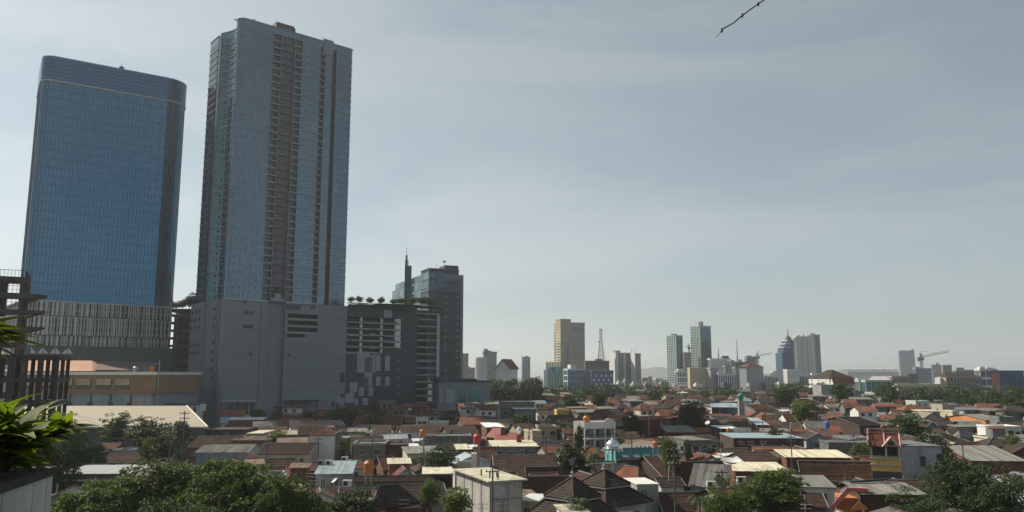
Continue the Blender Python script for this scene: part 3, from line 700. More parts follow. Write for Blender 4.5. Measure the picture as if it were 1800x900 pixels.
# ---- brown hall and warehouse on the left
def brown_hall():
    Y = 288; x0 = P(20, 690, Y).x; x1 = P(273, 690, Y).x; W = x1-x0
    R = root('brown_brick_hall', 'long tan brick hall with white parapet and arched shutters above the warehouse', 'building', (x0, Y, 0), 0)
    X = lambda px: P(px, 690, Y).x-x0; Z = lambda py: P(150, py, Y).z
    zt = Z(659); zb = Z(692)
    m_ = MB(); m_.box(0,0,zb,W,42,zt); part('brick_wall', m_, mat('tan_brick_wall', (.23,.135,.085), .9, .1, .2, tile=(.6,.2,.02,.8,.1), objvar=0), R)
    m_ = MB(); m_.box(-.2,-.5,zt,W+.3,42,Z(653.5)); part('parapet', m_, M_WHITE, R)
    m_ = MB(); m_.box(0,.5,0,W-1.5,42,zb-.02); part('lower_wall', m_, M_SKYB, R)
    for l_ in (29,64,100,131.5,168,201):
        a_ = X(l_); b_ = X(l_+27); m_ = MB()
        n_ = 8; zz = Z(684); zu = Z(667); pts = [(a_,zz),(b_,zz)]+[((a_+b_)/2+(b_-a_)/2*cos(q), zu+ (b_-a_)*.09*sin(q)) for q in [i*pi/n_ for i in range(n_+1)]]
        m_.add([(x,-.12,z) for x,z in pts]+[(x,.05,z) for x,z in pts], [tuple(range(len(pts)))]+[(i,len(pts)+i,len(pts)+(i+1)%len(pts),(i+1)%len(pts)) for i in range(len(pts))])
        fo = part('arched_window', m_, M_DMETAL, R)
        m_ = MB(); m_.box(a_+.2,-.35,Z(677),b_-.2,-.1,zu+.3); part('roller_blind', m_, M_BEIGE, fo)
        m_ = MB(); q = a_+.3
        while q < b_: m_.box(q,-.22,zz+.1,q+.07,-.12,Z(678)); q += .5
        part('railing', m_, M_METAL, fo)
    for l_ in (51,86,123,159,194,230): m_ = MB(); m_.box(X(l_)-.25,.1,0,X(l_)+.2,.5,zb); part('pilaster', m_, M_SLATE, R)
    for l_, r_ in ((57,84),(92,121),(128,157),(164,192),(199,228),(232,266)):
        m_ = MB(); m_.box(X(l_),.35,4,X(r_),.52,zb-1); part('shutter', m_, M_SKYB if l_ != 232 else M_GREYL, R)
    for l_ in (120,155,192,225,118): m_ = MB(); m_.box(X(l_),-.3,Z(713),X(l_)+1.4,.4,Z(708)); part('air_conditioner', m_, M_DMETAL, R)
    # hipped tan roof and long brown roof behind the parapet
    m_ = MB(); a_ = X(-10); b_ = X(152); z0 = Z(652); zr = Z(632); m_.add([(a_,3,z0),(b_,3,z0),(b_-9,19,zr),(a_,19,zr),(b_,35,z0)], [(0,1,2,3),(1,4,2)]); part('hipped_roof', m_, mat('terracotta_sheet', (.42,.23,.145), .85, .08, .1, objvar=0), R)
    m_ = MB(); z0 = Z(650); m_.add([(X(150),5,z0),(X(246),5,z0),(X(232),22,Z(636)),(X(118),22,Z(632))], [(0,1,2,3)]); part('brown_roof', m_, mat('brown_sheet', (.11,.07,.065), .85, .1, .1, objvar=0), R)
    for l_, mt, nm in ((233,M_METAL,'water_tank'),(243,M_GREYR,'cooling_unit'),(262,M_TANKO,'water_tank')):
        m_ = MB(); zz = Z(653.4)
        if nm == 'water_tank': m_.lathe([(.9,zz),(.95,zz+.4),(.95,zz+1.5),(.5,zz+1.9)], X(l_), 1.2, 10)
        else: m_.box(X(l_)-.3,.6,zz,X(l_)+2.6,1.8,zz+1.4)
        part(nm, m_, mt, R)
    m_ = MB(); m_.bar((X(276),.5,10),(X(276),.5,Z(632)),.18); m_.lathe([(.3,Z(648)),(.3,Z(646))], X(276), .5, 8); part('mast', m_, M_METAL, R)
    # warehouse
    R = root('warehouse', 'low warehouse with huge plain tan sheet roof, half in tower shade', 'building', (0,0,0))
    ye = 221; yr = 262; he = 8.2; hr = 12.3
    xr0 = -190; xr1 = P(328, 714, yr).x; xe1 = P(365, 748, ye).x
    A = Vector((xr0,ye,he)); B = Vector((xe1,ye,he)); C = Vector((xr1,yr,hr)); Dd = Vector((xr0,yr,hr)); n_ = 24
    for i in range(n_):
        m_ = MB(); t0, t1 = i/n_, (i+1)/n_
        m_.slab([tuple(A.lerp(B,t0)),tuple(A.lerp(B,t1)),tuple(Dd.lerp(C,t1)),tuple(Dd.lerp(C,t0))], .12); part('roof_sheet', m_, M_WAREH, R)
    m_ = MB(); m_.prism([(xr0,ye+1),(xe1-1,ye+1),(xr1-1,yr),(xr0,yr)], 0, he-.25); m_.add([(xe1-1,ye+1,he-.3),(xr1-1,yr,he-.3),(xr1-1,yr,hr-.2)],[(0,1,2)]); part('wall', m_, M_GREYR, R)
    m_ = MB(); q = Vector((xr1-xe1, yr-ye, 0)); m_.slab([(xr0,yr,hr),(xr1,yr,hr),(xr1+q.x,yr+q.y,he),(xr0,yr+q.y,he)], .12); part('rear_slope', m_, M_WAREH, R)
    m_ = MB(); m_.box(xr0,ye-.3,he-.35,xe1+.3,ye+.1,he+.06); m_.bar(B+Vector((0,0,.1)),C+Vector((0,0,.1)),.2); part('gutter', m_, M_WHITE, R)
    R = root('white_kiosk_row', 'row of small white shopfronts behind the right end of the warehouse', 'building', (P(277,715,300).x, 300, 0), 0)
    m_ = MB(); m_.box(0,0,0,15,5,11.2); part('wall', m_, M_WHITE, R)
    m_ = MB(); m_.box(-.3,-.6,11.2,15.5,5.2,11.8); part('roof', m_, M_SLATE, R)
    for i in range(7): m_ = MB(); m_.box(.8+i*2.1,-.1,8.6,1.7+i*2.1,.02,10.4); part('window', m_, G_DARK, R)
    m_ = MB(); m_.box(16,-.4,9,18,-.2,11.6); part('sign_panel', m_, M_WHITE, R)
brown_hall()
# ---- unfinished concrete frames at far left
def skeleton():
    def frame(R, x0, y0, W, D, z0, fh, nf, bx, by, beam=.7, colr=.35, rail=None):
        sh = {}
        for k in range(nf+1):
            z = z0+k*fh
            m_ = MB(); m_.box(0,0,z-.25,W,D,z); 
            part('floor_slab', m_, M_RAW, R)
            m_ = MB(); m_.box(-.05,-.05,z-beam-.2,W+.05,.5,z-.02+.0); part('edge_beam', m_, M_RAW, R)
            m_ = MB(); m_.box(W-.45,-.04,z-beam-.2,W+.06,D,z-.02); part('edge_beam', m_, M_RAW, R)
        cm_ = MB(); cm_.box(-colr,-colr,0,colr,colr,fh-.26); ms = mesh_of('column', cm_.v, cm_.f, M_RAW)
        for k in range(-3 if z0 > 10 else 0, nf):
            if z0+k*fh < -1: continue
            for i in range(bx+1):
                for j in range(by+1):
                    link('column', ms, R, (colr+.05+i*(W-2*colr-.1)/bx, colr+.05+j*(D-2*colr-.1)/by, z0+k*fh))
    Y = 124; x1 = P(104, 640, Y).x; W = 34; D = 13
    ztop = P(100, 624, Y).z
    R = root('unfinished_building', 'unfinished open concrete frame, lower block behind the planter plants', 'building', (x1-W*cos(radians(22)), Y-W*sin(radians(22)), 0), radians(22))
    frame(R, 0, 0, W, D, ztop-8*3.55, 3.55, 8, 16, 2, .45, .27)
    m_ = MB()
    for i in range(12):
        if i % 4 == 1: m_.box(W*i/12+.5,5.6,0,W*(i+1)/12-.5,5.75,ztop-7)
    part('inner_wall', m_, M_RAW, R)
    Y = 172; x1 = P(40, 540, Y).x; ztop = P(20, 487, Y).z; W = 40; D = 14
    R = root('unfinished_building', 'taller unfinished dark concrete frame with projecting slabs and roof railing, far left edge', 'building', (x1-W*cos(radians(27)), Y-W*sin(radians(27)), 0), radians(27))
    frame(R, 0, 0, W, D, ztop-13*3.55, 3.55, 13, 9, 2, .9, .4)
    for k in (2, 3, 4):
        z = ztop-(k-1)*3.55-.1; m_ = MB(); m_.add([(W,0,z-.9),(W,D,z-.9),(W+4.2,5,z-.2),(W+4.2,1,z-.2),(W,0,z+.1),(W,D,z+.1),(W+4.2,5,z+.05),(W+4.2,1,z+.05)],[(0,1,2,3),(7,6,5,4),(0,3,7,4),(3,2,6,7),(2,1,5,6)]); part('projecting_slab', m_, M_RAW, R)
    m_ = MB()
    for i in range(60): x = W*i/60; m_.box(x,-.02,ztop,x+.07,.05,ztop+1.4)
    for i in range(20): y = D*i/20; m_.box(W-.07,y,ztop,W,y+.07,ztop+1.4)
    m_.box(0,-.03,ztop+1.35,W,.06,ztop+1.45); m_.box(W-.08,0,ztop+1.35,W+.01,D,ztop+1.45); part('roof_railing', m_, M_DMETAL, R, stuff=True)
    for k in range(10):
        for i in range(3):
            z = ztop-(k+1)*3.55; x = W*(8-i*2)/9+.6; w_ = W/9-1.2
            m_ = MB()
            for q in range(5): m_.box(x+q*w_/4-.04,.5,z,x+q*w_/4+.04,.58,z+3.2)
            for q in range(4): m_.box(x,.5,z+q*.8,x+w_,.58,z+q*.8+.07)
            part('window_grille', m_, M_DMETAL, R, stuff=True)
skeleton()
# ================================================================== the far skyline
M_FW = mat('far_white_wall', (.55,.56,.56), .8, .06, .05, objvar=.04, fine=0)
M_FG = mat('far_grey_wall', (.26,.28,.29), .8, .06, .05, objvar=.08, fine=0)
M_FD = mat('far_dark_wall', (.09,.10,.11), .8, .06, .05, objvar=.08, fine=0)
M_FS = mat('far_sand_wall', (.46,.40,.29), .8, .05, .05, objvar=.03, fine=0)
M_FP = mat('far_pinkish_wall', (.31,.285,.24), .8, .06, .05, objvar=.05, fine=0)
M_FBR = mat('far_brown_wall', (.14,.115,.10), .8, .1, .05, objvar=.05, fine=0)
M_FT = mat('far_pale_green_wall', (.36,.46,.42), .7, .05, .05, objvar=.04, fine=0)
M_FRED = mat('far_red_wall', (.05,.018,.02), .8, .1, .05)
def face_grid(mb, face, W, D, z0, z1, nx, nz, pw, sh, out_=.35):
    """piers and spandrels standing proud of the glass: real window openings"""
    Ln = W if face in 'fb' else D
    def bx(u0, u1, a, b):
        if face == 'f': mb.box(u0, -out_, a, u1, .02, b)
        elif face == 'l': mb.box(-out_, u0, a, .02, u1, b)
        else: mb.box(W-.02, u0, a, W+out_, u1, b)
    if pw:
        for i in range(nx+1):
            c_ = i*Ln/nx; bx(max(0, c_-pw/2), min(Ln, c_+pw/2), z0, z1)
    if sh:
        for k in range(nz+1):
            c_ = z0+k*(z1-z0)/nz; out2 = out_; 
            if face == 'f': mb.box(0, -out_+.04, max(z0,c_-sh/2), Ln, .02, min(z1,c_+sh/2))
            elif face == 'l': mb.box(-out_+.04, 0, max(z0,c_-sh/2), .02, Ln, min(z1,c_+sh/2))
            else: mb.box(W-.02, 0, max(z0,c_-sh/2), W+out_-.04, Ln, min(z1,c_+sh/2))
def tower(label, cat, name, x0, xc, x1, yt, Y, rot, glassm, wallm, f=None, l=None, r_=None, dep=16, cap=None, z0=0, capm=None):
    """near vertical edge at pixel xc; front face reaches pixel x1, left face pixel x0"""
    r = radians(rot); xn, yn = P(xc, 650, Y).xy
    W = hitplane(xn, yn, r, x1, 650)[0]
    D = hitplane(xn, yn, r+pi/2, x0, 650)[0] if x0 < xc-.5 else dep
    D = min(max(D, 6), 60); H = P(xc, yt, Y).z
    R = root(name, label, cat, (xn, yn, 0), r)
    m_ = MB(); m_.box(0,0,z0,W,D,H-.6); part('body', m_, glassm, R)
    m_ = MB(); m_.box(-.4,-.4,H-1.6,W+.4,D+.3,H); part('parapet', m_, wallm, R)
    for fc, sp in (('f', f), ('l', l), ('r', r_)):
        if sp:
            m_ = MB(); face_grid(m_, fc, W, D, 0, H-1, *sp[:4]); part('window_grid', m_, sp[4] if len(sp) > 4 else wallm, R, stuff=True)
    if cap:
        for (a, b, h_) in cap:
            m_ = MB(); m_.box(W*a, 1.5, H, W*b, min(D-1, 9), H+h_); part('roof_block', m_, capm or wallm, R)
    R['W'] = W; R['D'] = D; R['H'] = H
    return R
def mast(R, x, y, z0, h_, rad=.25, m=None):
    m_ = MB(); m_.bar((x,y,z0),(x,y,z0+h_),rad,rad*.4); part('antenna', m_, m or M_DMETAL, R)
def clean(R):
    w_, d_, h_ = R['W'], R['D'], R['H']
    for k in 'WDH': del R[k]
    return w_, d_, h_
T_ = tower
# left of the sand tower
clean(T_('narrow pinkish block peeking out right of the green glass high rise', 'building', 'office_block', 806,813,823,621,900,25,M_FD,M_FP,f=(4,16,1.2,1.4),l=(3,16,1.5,1.5),cap=[(.1,.5,-4)] ))
R = T_('white ribbed block with taller pale blue core, left of red roofed house', 'building', 'office_block', 836,838,856,628,820,14,M_FD,M_FW,f=(7,1,2.0,1.2)); W,D,H = clean(R)
R = T_('pale blue grey tower with stepped roof plant behind white ribbed block', 'tower', 'office_tower', 848,850,873,618,860,14,M_NONE if 'M_NONE' in globals() else M_FG,M_FG,f=(5,12,1.6,2.2),cap=[(.05,.35,3),(.3,.6,1.2)]); clean(R)
R = root('gabled_house', 'large white gabled house with red roof in front of skyline, by palms', 'house', P(872,640,640).xy.to_3d(), radians(-28))
m_ = MB(); W=12; Hh=P(872,646,640).z; m_.box(0,0,0,W,14,Hh); m_.add([(0,0,Hh),(W,0,Hh),(W/2,0,Hh+6.5),(0,14,Hh),(W,14,Hh),(W/2,14,Hh+6.5)],[(0,1,2),(5,4,3)]); part('wall', m_, M_FW, R)
for s_ in (0,1):
    m_ = MB(); e = (-1 if not s_ else W+1); m_.slab([(e,-1,Hh-1),(W/2,-1,Hh+6.7),(W/2,15,Hh+6.7),(e,15,Hh-1)][::(1 if s_ else -1)], .3); part('roof_slope', m_, M_TILER, R)
R = T_('slender blue slab tower standing alone between palms and sand tower', 'tower', 'office_tower', 917.5,918.5,932,627,1250,8,G_STEEL,M_FG,f=(3,14,1.1,.9),cap=[(.4,.7,1.5)]); W,D,H = clean(R); mast(R,-.6,3,0,H+8,.5)
# sand coloured hotel
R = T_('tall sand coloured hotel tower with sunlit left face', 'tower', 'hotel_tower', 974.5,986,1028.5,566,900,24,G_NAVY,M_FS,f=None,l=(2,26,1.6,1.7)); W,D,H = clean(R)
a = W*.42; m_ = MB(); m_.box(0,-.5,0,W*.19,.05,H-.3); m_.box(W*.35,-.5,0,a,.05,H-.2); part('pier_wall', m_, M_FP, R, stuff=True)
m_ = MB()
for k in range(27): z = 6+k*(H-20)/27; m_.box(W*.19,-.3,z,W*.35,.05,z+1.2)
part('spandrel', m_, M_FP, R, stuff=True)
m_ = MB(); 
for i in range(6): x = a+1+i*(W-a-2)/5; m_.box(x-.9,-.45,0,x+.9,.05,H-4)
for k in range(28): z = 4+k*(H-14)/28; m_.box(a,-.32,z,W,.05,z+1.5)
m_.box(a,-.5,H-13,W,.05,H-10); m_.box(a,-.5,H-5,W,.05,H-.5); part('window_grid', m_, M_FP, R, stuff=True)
m_ = MB(); m_.box(-.3,-.6,H-22,W*.42,12,H+3.6); part('stair_tower_head', m_, M_FP, R)
m_ = MB(); m_.box(-.3,0,H-9,.02,D,H-1); part('blank_frieze', m_, M_FS, R)
clean(T_('sand stone podium at left foot of the sand coloured hotel', 'building', 'podium', 960,985,989,634,885,24,M_FD,M_FS,f=(2,5,1,1.4),l=(5,5,1,1.2)))
R = root('round_glass_building', 'round teal glass building with white fins below the sand hotel', 'building', P(976,680,840).xy.to_3d(), 0)
m_ = MB(); z = P(976,645,840).z; m_.lathe([(9,0),(9,z-2),(9.5,z-2),(9.5,z),(8,z)],0,8,20); part('drum', m_, G_GREEN, R)
m_ = MB()
for i in range(10): q = -pi*.95+i*pi*.9/9; m_.box(9.1*cos(q)-.25,8+9.1*sin(q)-.25,0,9.1*cos(q)+.25,8+9.1*sin(q)+.25,z-9+(i%3)*3)
part('fin', m_, M_FW, R, stuff=True)
m_ = MB(); m_.box(-12,2,0,-7.5,12,z-3); part('side_wall', m_, M_FW, R)
clean(T_('cobalt glass cube with white left edge in front of sand hotel', 'building', 'office_block', 991,998,1027,648,780,18,G_COBALT,M_FW,f=(6,5,.25,.4,M_FG),l=(1,5,1.5,1.3),cap=[(.2,.55,4)]))
clean(T_('plain grey block between the cobalt cube and the navy chequered building', 'building', 'office_block', 1026,1027,1041,649,800,8,M_FG,M_FG,f=(5,1,.5,.8)))
R = T_('navy building with chequer of pale square windows under lattice mast', 'building', 'office_block', 1040,1040.5,1078,651,780,6,G_NAVY,G_COBALT); W,D,H = clean(R)
for k in range(5):
    for i in range(8):
        if (i+k) % 2: m_ = MB(); x = 1+i*(W-2)/8; z = 4+k*(H-6)/5; m_.box(x,-.25,z,x+1.7,.03,z+2.2); part('window', m_, M_FW, R)
R = T_('brown office with row of white arches, lattice mast on its roof', 'building', 'office_block', 1027,1029,1071,634,860,8,M_FD,M_FBR,f=(9,6,1.1,1.6),cap=[(.45,.75,1.8)]); W,D,H = clean(R)
m_ = MB()
for i in range(8): x = 2+i*(W-3)/8; m_.lathe([(.01,H-11.1),(1.3,H-11.0),(1.2,H-10.2),(.6,H-9.5)], x, -.5, 8)
part('white_arch', m_, M_FW, R, stuff=True)
# lattice mast
R = root('lattice_mast', 'tall red and white lattice radio mast on the brown office roof', 'radio mast', (P(1057.5,632,864).x, 868, P(1057,634,860).z))
zt = P(1057,579,864).z-R.location.z
m_ = MB(); hb, ht = 3.4, 1.1
lv = [0,.1,.2,.3,.4,.5,.6,.7,.8,.9,1.0]
for i, t in enumerate(lv[:-1]):
    t2 = lv[i+1]; w1 = max(ht, hb+(ht-hb)*t/.7); w2 = max(ht, hb+(ht-hb)*t2/.7); z1 = zt*t; z2 = zt*t2
    cs = [(-1,-1),(1,-1),(1,1),(-1,1)]
    for q in range(4):
        a = cs[q]; b = cs[(q+1)%4]
        m_.bar((a[0]*w1,a[1]*w1,z1),(a[0]*w2,a[1]*w2,z2),.20); m_.bar((a[0]*w1,a[1]*w1,z1),(b[0]*w2,b[1]*w2,z2),.10); m_.bar((b[0]*w1,b[1]*w1,z1),(a[0]*w2,a[1]*w2,z2),.10); m_.bar((a[0]*w2,a[1]*w2,z2),(b[0]*w2,b[1]*w2,z2),.16)
part('lattice', m_, mat('faded_red_steel', (.30,.17,.14), .6, .1), R)
m_ = MB(); m_.box(-1.8,-1.8,zt,1.8,1.8,zt+.4); m_.bar((0,0,zt),(0,0,zt+2),.15); part('platform', m_, M_FG, R)
m_ = MB(); m_.lathe([(.2,zt*.58),(1.1,zt*.59),(1.1,zt*.61),(.2,zt*.62)], -2.2, -1.6, 8); part('dish', m_, M_FD, R)
# twin slab apartments
R = T_('grey apartment slab with tall white end walls right of lattice mast', 'building', 'apartment_block', 1072,1083,1113,620,900,18,M_FD,M_FG,f=(7,16,1.5,1.3)); W,D,H = clean(R)
m_ = MB(); m_.box(-.5,-.5,0,-.02,D,H); m_.box(-.6,-.6,0,2.2,.02,H+1); m_.box(W*.45,-.7,0,W*.56,.02,H+.5); part('white_wall', m_, M_FW, R, stuff=True); m_ = MB(); m_.box(0,.5,H,6,6,H+2.4); part('lift_house', m_, M_FP, R)
R = T_('narrow apartment slab with bright white left wall and dark bays, right twin', 'building', 'apartment_block', 1110,1117,1126.5,621,890,20,M_FD,M_FP,f=(3,16,1.6,1.2)); W,D,H = clean(R)
m_ = MB(); m_.box(-.6,-.5,0,-.02,D,H+1.5); part('white_wall', m_, M_FW, R); mast(R,1,2,H,5,.3); mast(R,-.4,D-2,H,6,.3)
# row of small blocks before the pale green towers
for i, (a, b, c, t, Y, lb, wm) in enumerate([(1128,1129,1138,664,1100,'small blue grey block right of the twin slabs',M_FG),(1137,1139,1146,662,1150,'tiny pale block with hipped roof, second right of the twin slabs',M_FP),(1151,1152,1164,665,1000,'low white block left of the shorter pale green tower',M_FW)]):
    clean(T_(lb,'building','small_block',a,b,c,t,Y,12,M_FD,wm,f=(4,4,1.2,1.4)))
# pale green twin towers
R = T_('shorter pale green and teal glass tower of the pair', 'tower', 'glass_tower', 1173.5,1189,1201.5,589,1000,34,G_TEAL,M_FT,l=(5,24,1.1,.9)); W,D,H = clean(R)
m_ = MB(); m_.box(-.4,-.4,0,.9,.03,H); part('bright_edge', m_, M_FW, R); m_ = MB(); m_.box(.5,2,H,5,8,H+1.6); part('roof_block', m_, M_FD, R)
R = T_('taller pale green and teal glass tower with white roof cube', 'tower', 'glass_tower', 1216,1232,1252,572,1000,34,G_TEAL,M_FT,l=(6,26,1.1,.9)); W,D,H = clean(R)
m_ = MB(); m_.box(-.4,-.4,0,.9,.03,H); part('bright_edge', m_, M_FW, R); m_ = MB(); m_.box(0,1,H,6,8,H+4.8); part('roof_cube', m_, M_FW, R); m_ = MB(); m_.box(6,1,H,8,8,H+5.1); part('roof_cube_side', m_, M_FD, R)
R = T_('grey unfinished block between the two pale green towers', 'building', 'office_block', 1202,1203,1218,619,1150,10,M_FD,M_FG,f=(5,10,1.2,1.4)); clean(R)
clean(T_('low white terraces at the foot of the two pale green towers', 'building', 'podium', 1188,1190,1218,652,980,12,M_FD,M_FW,f=(7,4,1,1.6),cap=[(.1,.5,2.5)]))
def crane(label, px, pyb, pyt, pl, pr, Y, colm, k=1., pyl=None):
    zb = P(px,pyb,Y).z; zt = P(px,pyt,Y).z; R = root('tower_crane', label, 'crane', (P(px,pyb,Y).x, Y, 0))
    m_ = MB(); w_ = .9*k; n_ = 10
    for i in range(n_):
        z1 = 10+(zt-10)*i/n_; z2 = 10+(zt-10)*(i+1)/n_
        for a, b in ((-1,-1),(1,-1),(1,1),(-1,1)): m_.bar((a*w_,b*w_,z1),(a*w_,b*w_,z2),.28*k)
        m_.bar((-w_,-w_,z1),(w_,-w_,z2),.2*k); m_.bar((w_,w_,z1),(-w_,w_,z2),.2*k)
    part('mast', m_, colm, R)
    xl = P(pl,pyt,Y).x-R.location.x; xr = P(pr,pyt,Y).x-R.location.x; zj = zt-4*k; rise = 0 if pyl is None else P(pr,pyl,Y).z-zj
    m_ = MB(); n_ = 12
    for i in range(n_):
        a = xr*i/n_; b = xr*(i+1)/n_; za = zj+rise*i/n_; zb_ = zj+rise*(i+1)/n_
        m_.bar((a,-w_,za),(b,-w_,zb_),.26*k); m_.bar((a,w_,za),(b,w_,zb_),.26*k); m_.bar((a,0,za+1.6*k),(b,0,zb_+1.6*k),.22*k); m_.bar((a,0,za+1.6*k),((a+b)/2,-w_,(za+zb_)/2),.14*k)
    part('jib', m_, colm, R)
    m_ = MB(); m_.bar((xl,0,zj-.5),(0,0,zj),.5*k); m_.bar((0,0,zt+3*k),(xl*.9,0,zj),.12*k); m_.bar((0,0,zt+3*k),(xr*.6,0,zj+rise*.6+1.6*k),.12*k); m_.bar((0,0,zj),(0,0,zt+3*k),.5*k,.2); part('counter_jib', m_, colm, R)
    m_ = MB(); m_.box(xl,-1.2,zj-4*k,xl+3*k,1.2,zj); part('counterweight', m_, M_FD, R)
    m_ = MB(); m_.box(.5,-1.4,zj-3*k,2.6*k,.2,zj-.3); part('cab', m_, M_FD, R)
crane('small distant crane with long jib between the two pale green towers', 1212,640,606,1209,1203.5,1200,M_FG,.9)
# white gridded hotel group
clean(T_('white hotel with dense square window grid and dark roof box', 'building', 'hotel', 1246,1249,1285,630,900,14,M_FD,M_FW,f=(12,9,1.7,2.0),cap=[(.65,.95,3.0)],capm=M_FD))
clean(T_('dark shaded wing at right end of the white gridded hotel', 'building', 'hotel_wing', 1284,1285,1291,633,895,14,M_FD,M_FG,f=(3,9,1.1,1.6)))
clean(T_('long cream block with tiny dotted windows below the taller green tower', 'building', 'office_block', 1210,1213,1249,646,800,14,M_FD,M_FS,f=(13,8,1.9,2.6),l=(2,8,3,2.6)))
clean(T_('plain shaded grey wing right of the long cream dotted block', 'building', 'office_wing', 1248.5,1249,1261,646,795,14,M_FG,M_FG,f=None))
clean(T_('low white building with row of tall blue windows under white hotel', 'building', 'office_block', 1260,1262,1293,656,790,6,G_COBALT,M_FW,f=(8,1,1.1,3.0),cap=[(.0,.35,1.)]))
clean(T_('boxy white blocks beneath the dark wing of gridded hotel', 'building', 'small_block', 1273,1275,1290,642,860,10,M_FD,M_FG,f=(3,6,2.2,2.4)))
R = T_('grey block with wide dull red hipped roof', 'building', 'office_block', 1300,1313,1341,645,760,28,M_FD,M_FG,f=(1,1,8,8),l=(5,5,2.2,2.6)); W,D,H = clean(R)
m_ = MB(); m_.box(.05,-.45,0,W,.0,H); part('blank_wall', m_, M_FG, R)
m_ = MB(); m_.add([(-1.2,-1.2,H),(W+1.2,-1.2,H),(W+1.2,D+1.2,H),(-1.2,D+1.2,H),(W*.4,D/2,H+4.2),(W*.6,D/2,H+4.2)],[(0,1,5,4),(1,2,5),(2,3,4,5),(3,0,4)]); part('hipped_roof', m_, M_TILER, R)
clean(T_('pale block at left shoulder of the dull red hipped roof', 'building', 'small_block', 1291,1292,1302,645,800,10,M_FD,M_FG,f=(3,5,1.8,2.)))
clean(T_('wide dark low block with domed roof lights behind red hipped roof', 'building', 'small_block', 1291,1293,1318,636,1000,8,M_FD,M_FD,f=(6,4,1.8,2.),cap=[(.3,.5,3)],capm=M_FG))
clean(T_('half built grey block beside the distant crane', 'building', 'unfinished_block', 1312,1314,1332,627,1050,14,M_FD,M_FG,f=(5,7,1.4,1.3),cap=[(.0,.55,1.5)]))
crane('thin distant crane with level jib right of half built grey block', 1332.5,650,621,1323,1356,1040,M_FG,1.0,622)
for px, py, y0, Y, lb in ((1264,612,630,905,'short red white antenna above the white gridded hotel'),(1297,597,636,1000,'tall thin needle antenna left of the half built block')):
    R = root('antenna_mast', lb, 'antenna', (P(px,650,Y).x, Y, P(px,y0+3,Y).z)); m_ = MB(); m_.bar((0,0,0),(0,0,P(px,py,Y).z-R.location.z),.75,.3); part('pole', m_, M_FD, R); m_ = MB(); m_.box(-1.0,-1,0,1,1,1.5); part('base', m_, M_FG, R)
clean(T_('small white row with ribbon windows right of red hipped roof', 'building', 'small_block', 1341,1342,1367,660,800,4,G_STEEL,M_FW,f=(4,3,.6,1.5)))
clean(T_('long white colonnaded hotel left of dark spired tower', 'building', 'hotel', 1357,1359,1380,652,820,10,M_FD,M_FW,f=(6,3,2.2,1.6)))
clean(T_('white colonnaded hotel wing under the dark spired tower', 'building', 'hotel_wing', 1379,1384,1404,649,800,20,M_FD,M_FW,f=(5,3,2.4,1.8),l=(2,3,3,2)))
# dark spired tower
Y = 1050; R = root('spired_tower', 'dark blue stepped office tower with needle spire', 'tower', P(1376,650,Y).xy.to_3d(), radians(6))
W = P(1402,650,Y).x-P(1376,650,Y).x; Zp = lambda py: P(1390,py,Y).z
m_ = MB(); m_.box(0,0,0,W,20,Zp(620)); part('shaft', m_, G_NAVY, R)
for a, py, py0 in ((.12,610,620),(.28,604,610),(.42,598,604)): m_ = MB(); m_.box(W*a,.3,Zp(py0)-.2,W*.97,18,Zp(py)); part('setback', m_, G_NAVY, R); 
for a, py in ((.12,610),(.28,604),(.42,598)): m_ = MB(); m_.box(W*a-.3,-.2,Zp(py)-.6,W*.6,18,Zp(py)+.4); part('pale_ledge', m_, M_FW, R)
m_ = MB(); m_.lathe([(W*.24,Zp(598)),(W*.22,Zp(595)),(W*.14,Zp(592)),(W*.05,Zp(589)),(.6,Zp(586)),(.15,Zp(576))], W*.68, 8, 12); part('domed_spire', m_, M_FD, R)
m_ = MB(); face_grid(m_, 'f', W, 20, 0, Zp(620), 7, 22, .5, .5, .2); part('window_grid', m_, M_MUL, R, stuff=True)
# white apartments beside it
R = T_('tall white apartment tower with ribbed bays right of the spired tower', 'tower', 'apartment_tower', 1400,1402,1428,591,980,10,M_FD,M_FW,f=(6,22,2.0,1.0)); W,D,H = clean(R)
m_ = MB()
for i in (1,3,5): m_.box(W*i/6-1.4,-.9,0,W*i/6+1.4,.0,H+1.5)
part('white_rib', m_, M_FW, R, stuff=True)
R = T_('blue grey glazed right half of the tall white apartment tower', 'tower', 'apartment_tower', 1426,1428,1444,588,985,10,G_STEEL,M_FG,f=(4,22,1.1,1.2),cap=[(.05,.55,1.5)]); W,D,H = clean(R)
m_ = MB(); m_.box(-1.5,-1.2,0,4.2,.0,H+1); part('white_edge', m_, M_FW, R)
clean(T_('blue glass podium with white frame under the white apartment tower', 'building', 'podium', 1402,1404,1447,659,900,6,G_COBALT,M_FW,f=(9,1,.8,2.4,M_FG),cap=[(.55,.95,2)]))
# far right
R = T_('lone hazy blue slab tower left of the red crane', 'tower', 'office_tower', 1582,1583,1609.5,616,2300,4,G_STEEL,M_FG,f=(1,28,.6,.9),cap=[(.8,1.0,3)]); clean(R)
R = root('stadium', 'very long hazy flat roofed hall on the horizon at right', 'hall', P(1490,655,3000).xy.to_3d()); m_ = MB(); W = P(1580,655,3000).x-R.location.x; m_.box(0,0,0,W,80,P(1500,653,3000).z); part('wall', m_, M_FD, R); m_ = MB()
for i in range(9): m_.box(i*W/9,-1,P(1500,652,3000).z,i*W/9+W/11,80,P(1500,649.5+(i%2),3000).z)
part('roof_truss', m_, M_FD, R, stuff=True); m_ = MB(); m_.box(-2,-3,0,W+3,0,P(1500,661,3000).z); part('annexe', m_, M_FG, R)
crane('red tower crane with long jib rising to the right', 1622.5,672,622,1612.5,1668,1100,M_CRANE,1.25,618.5)
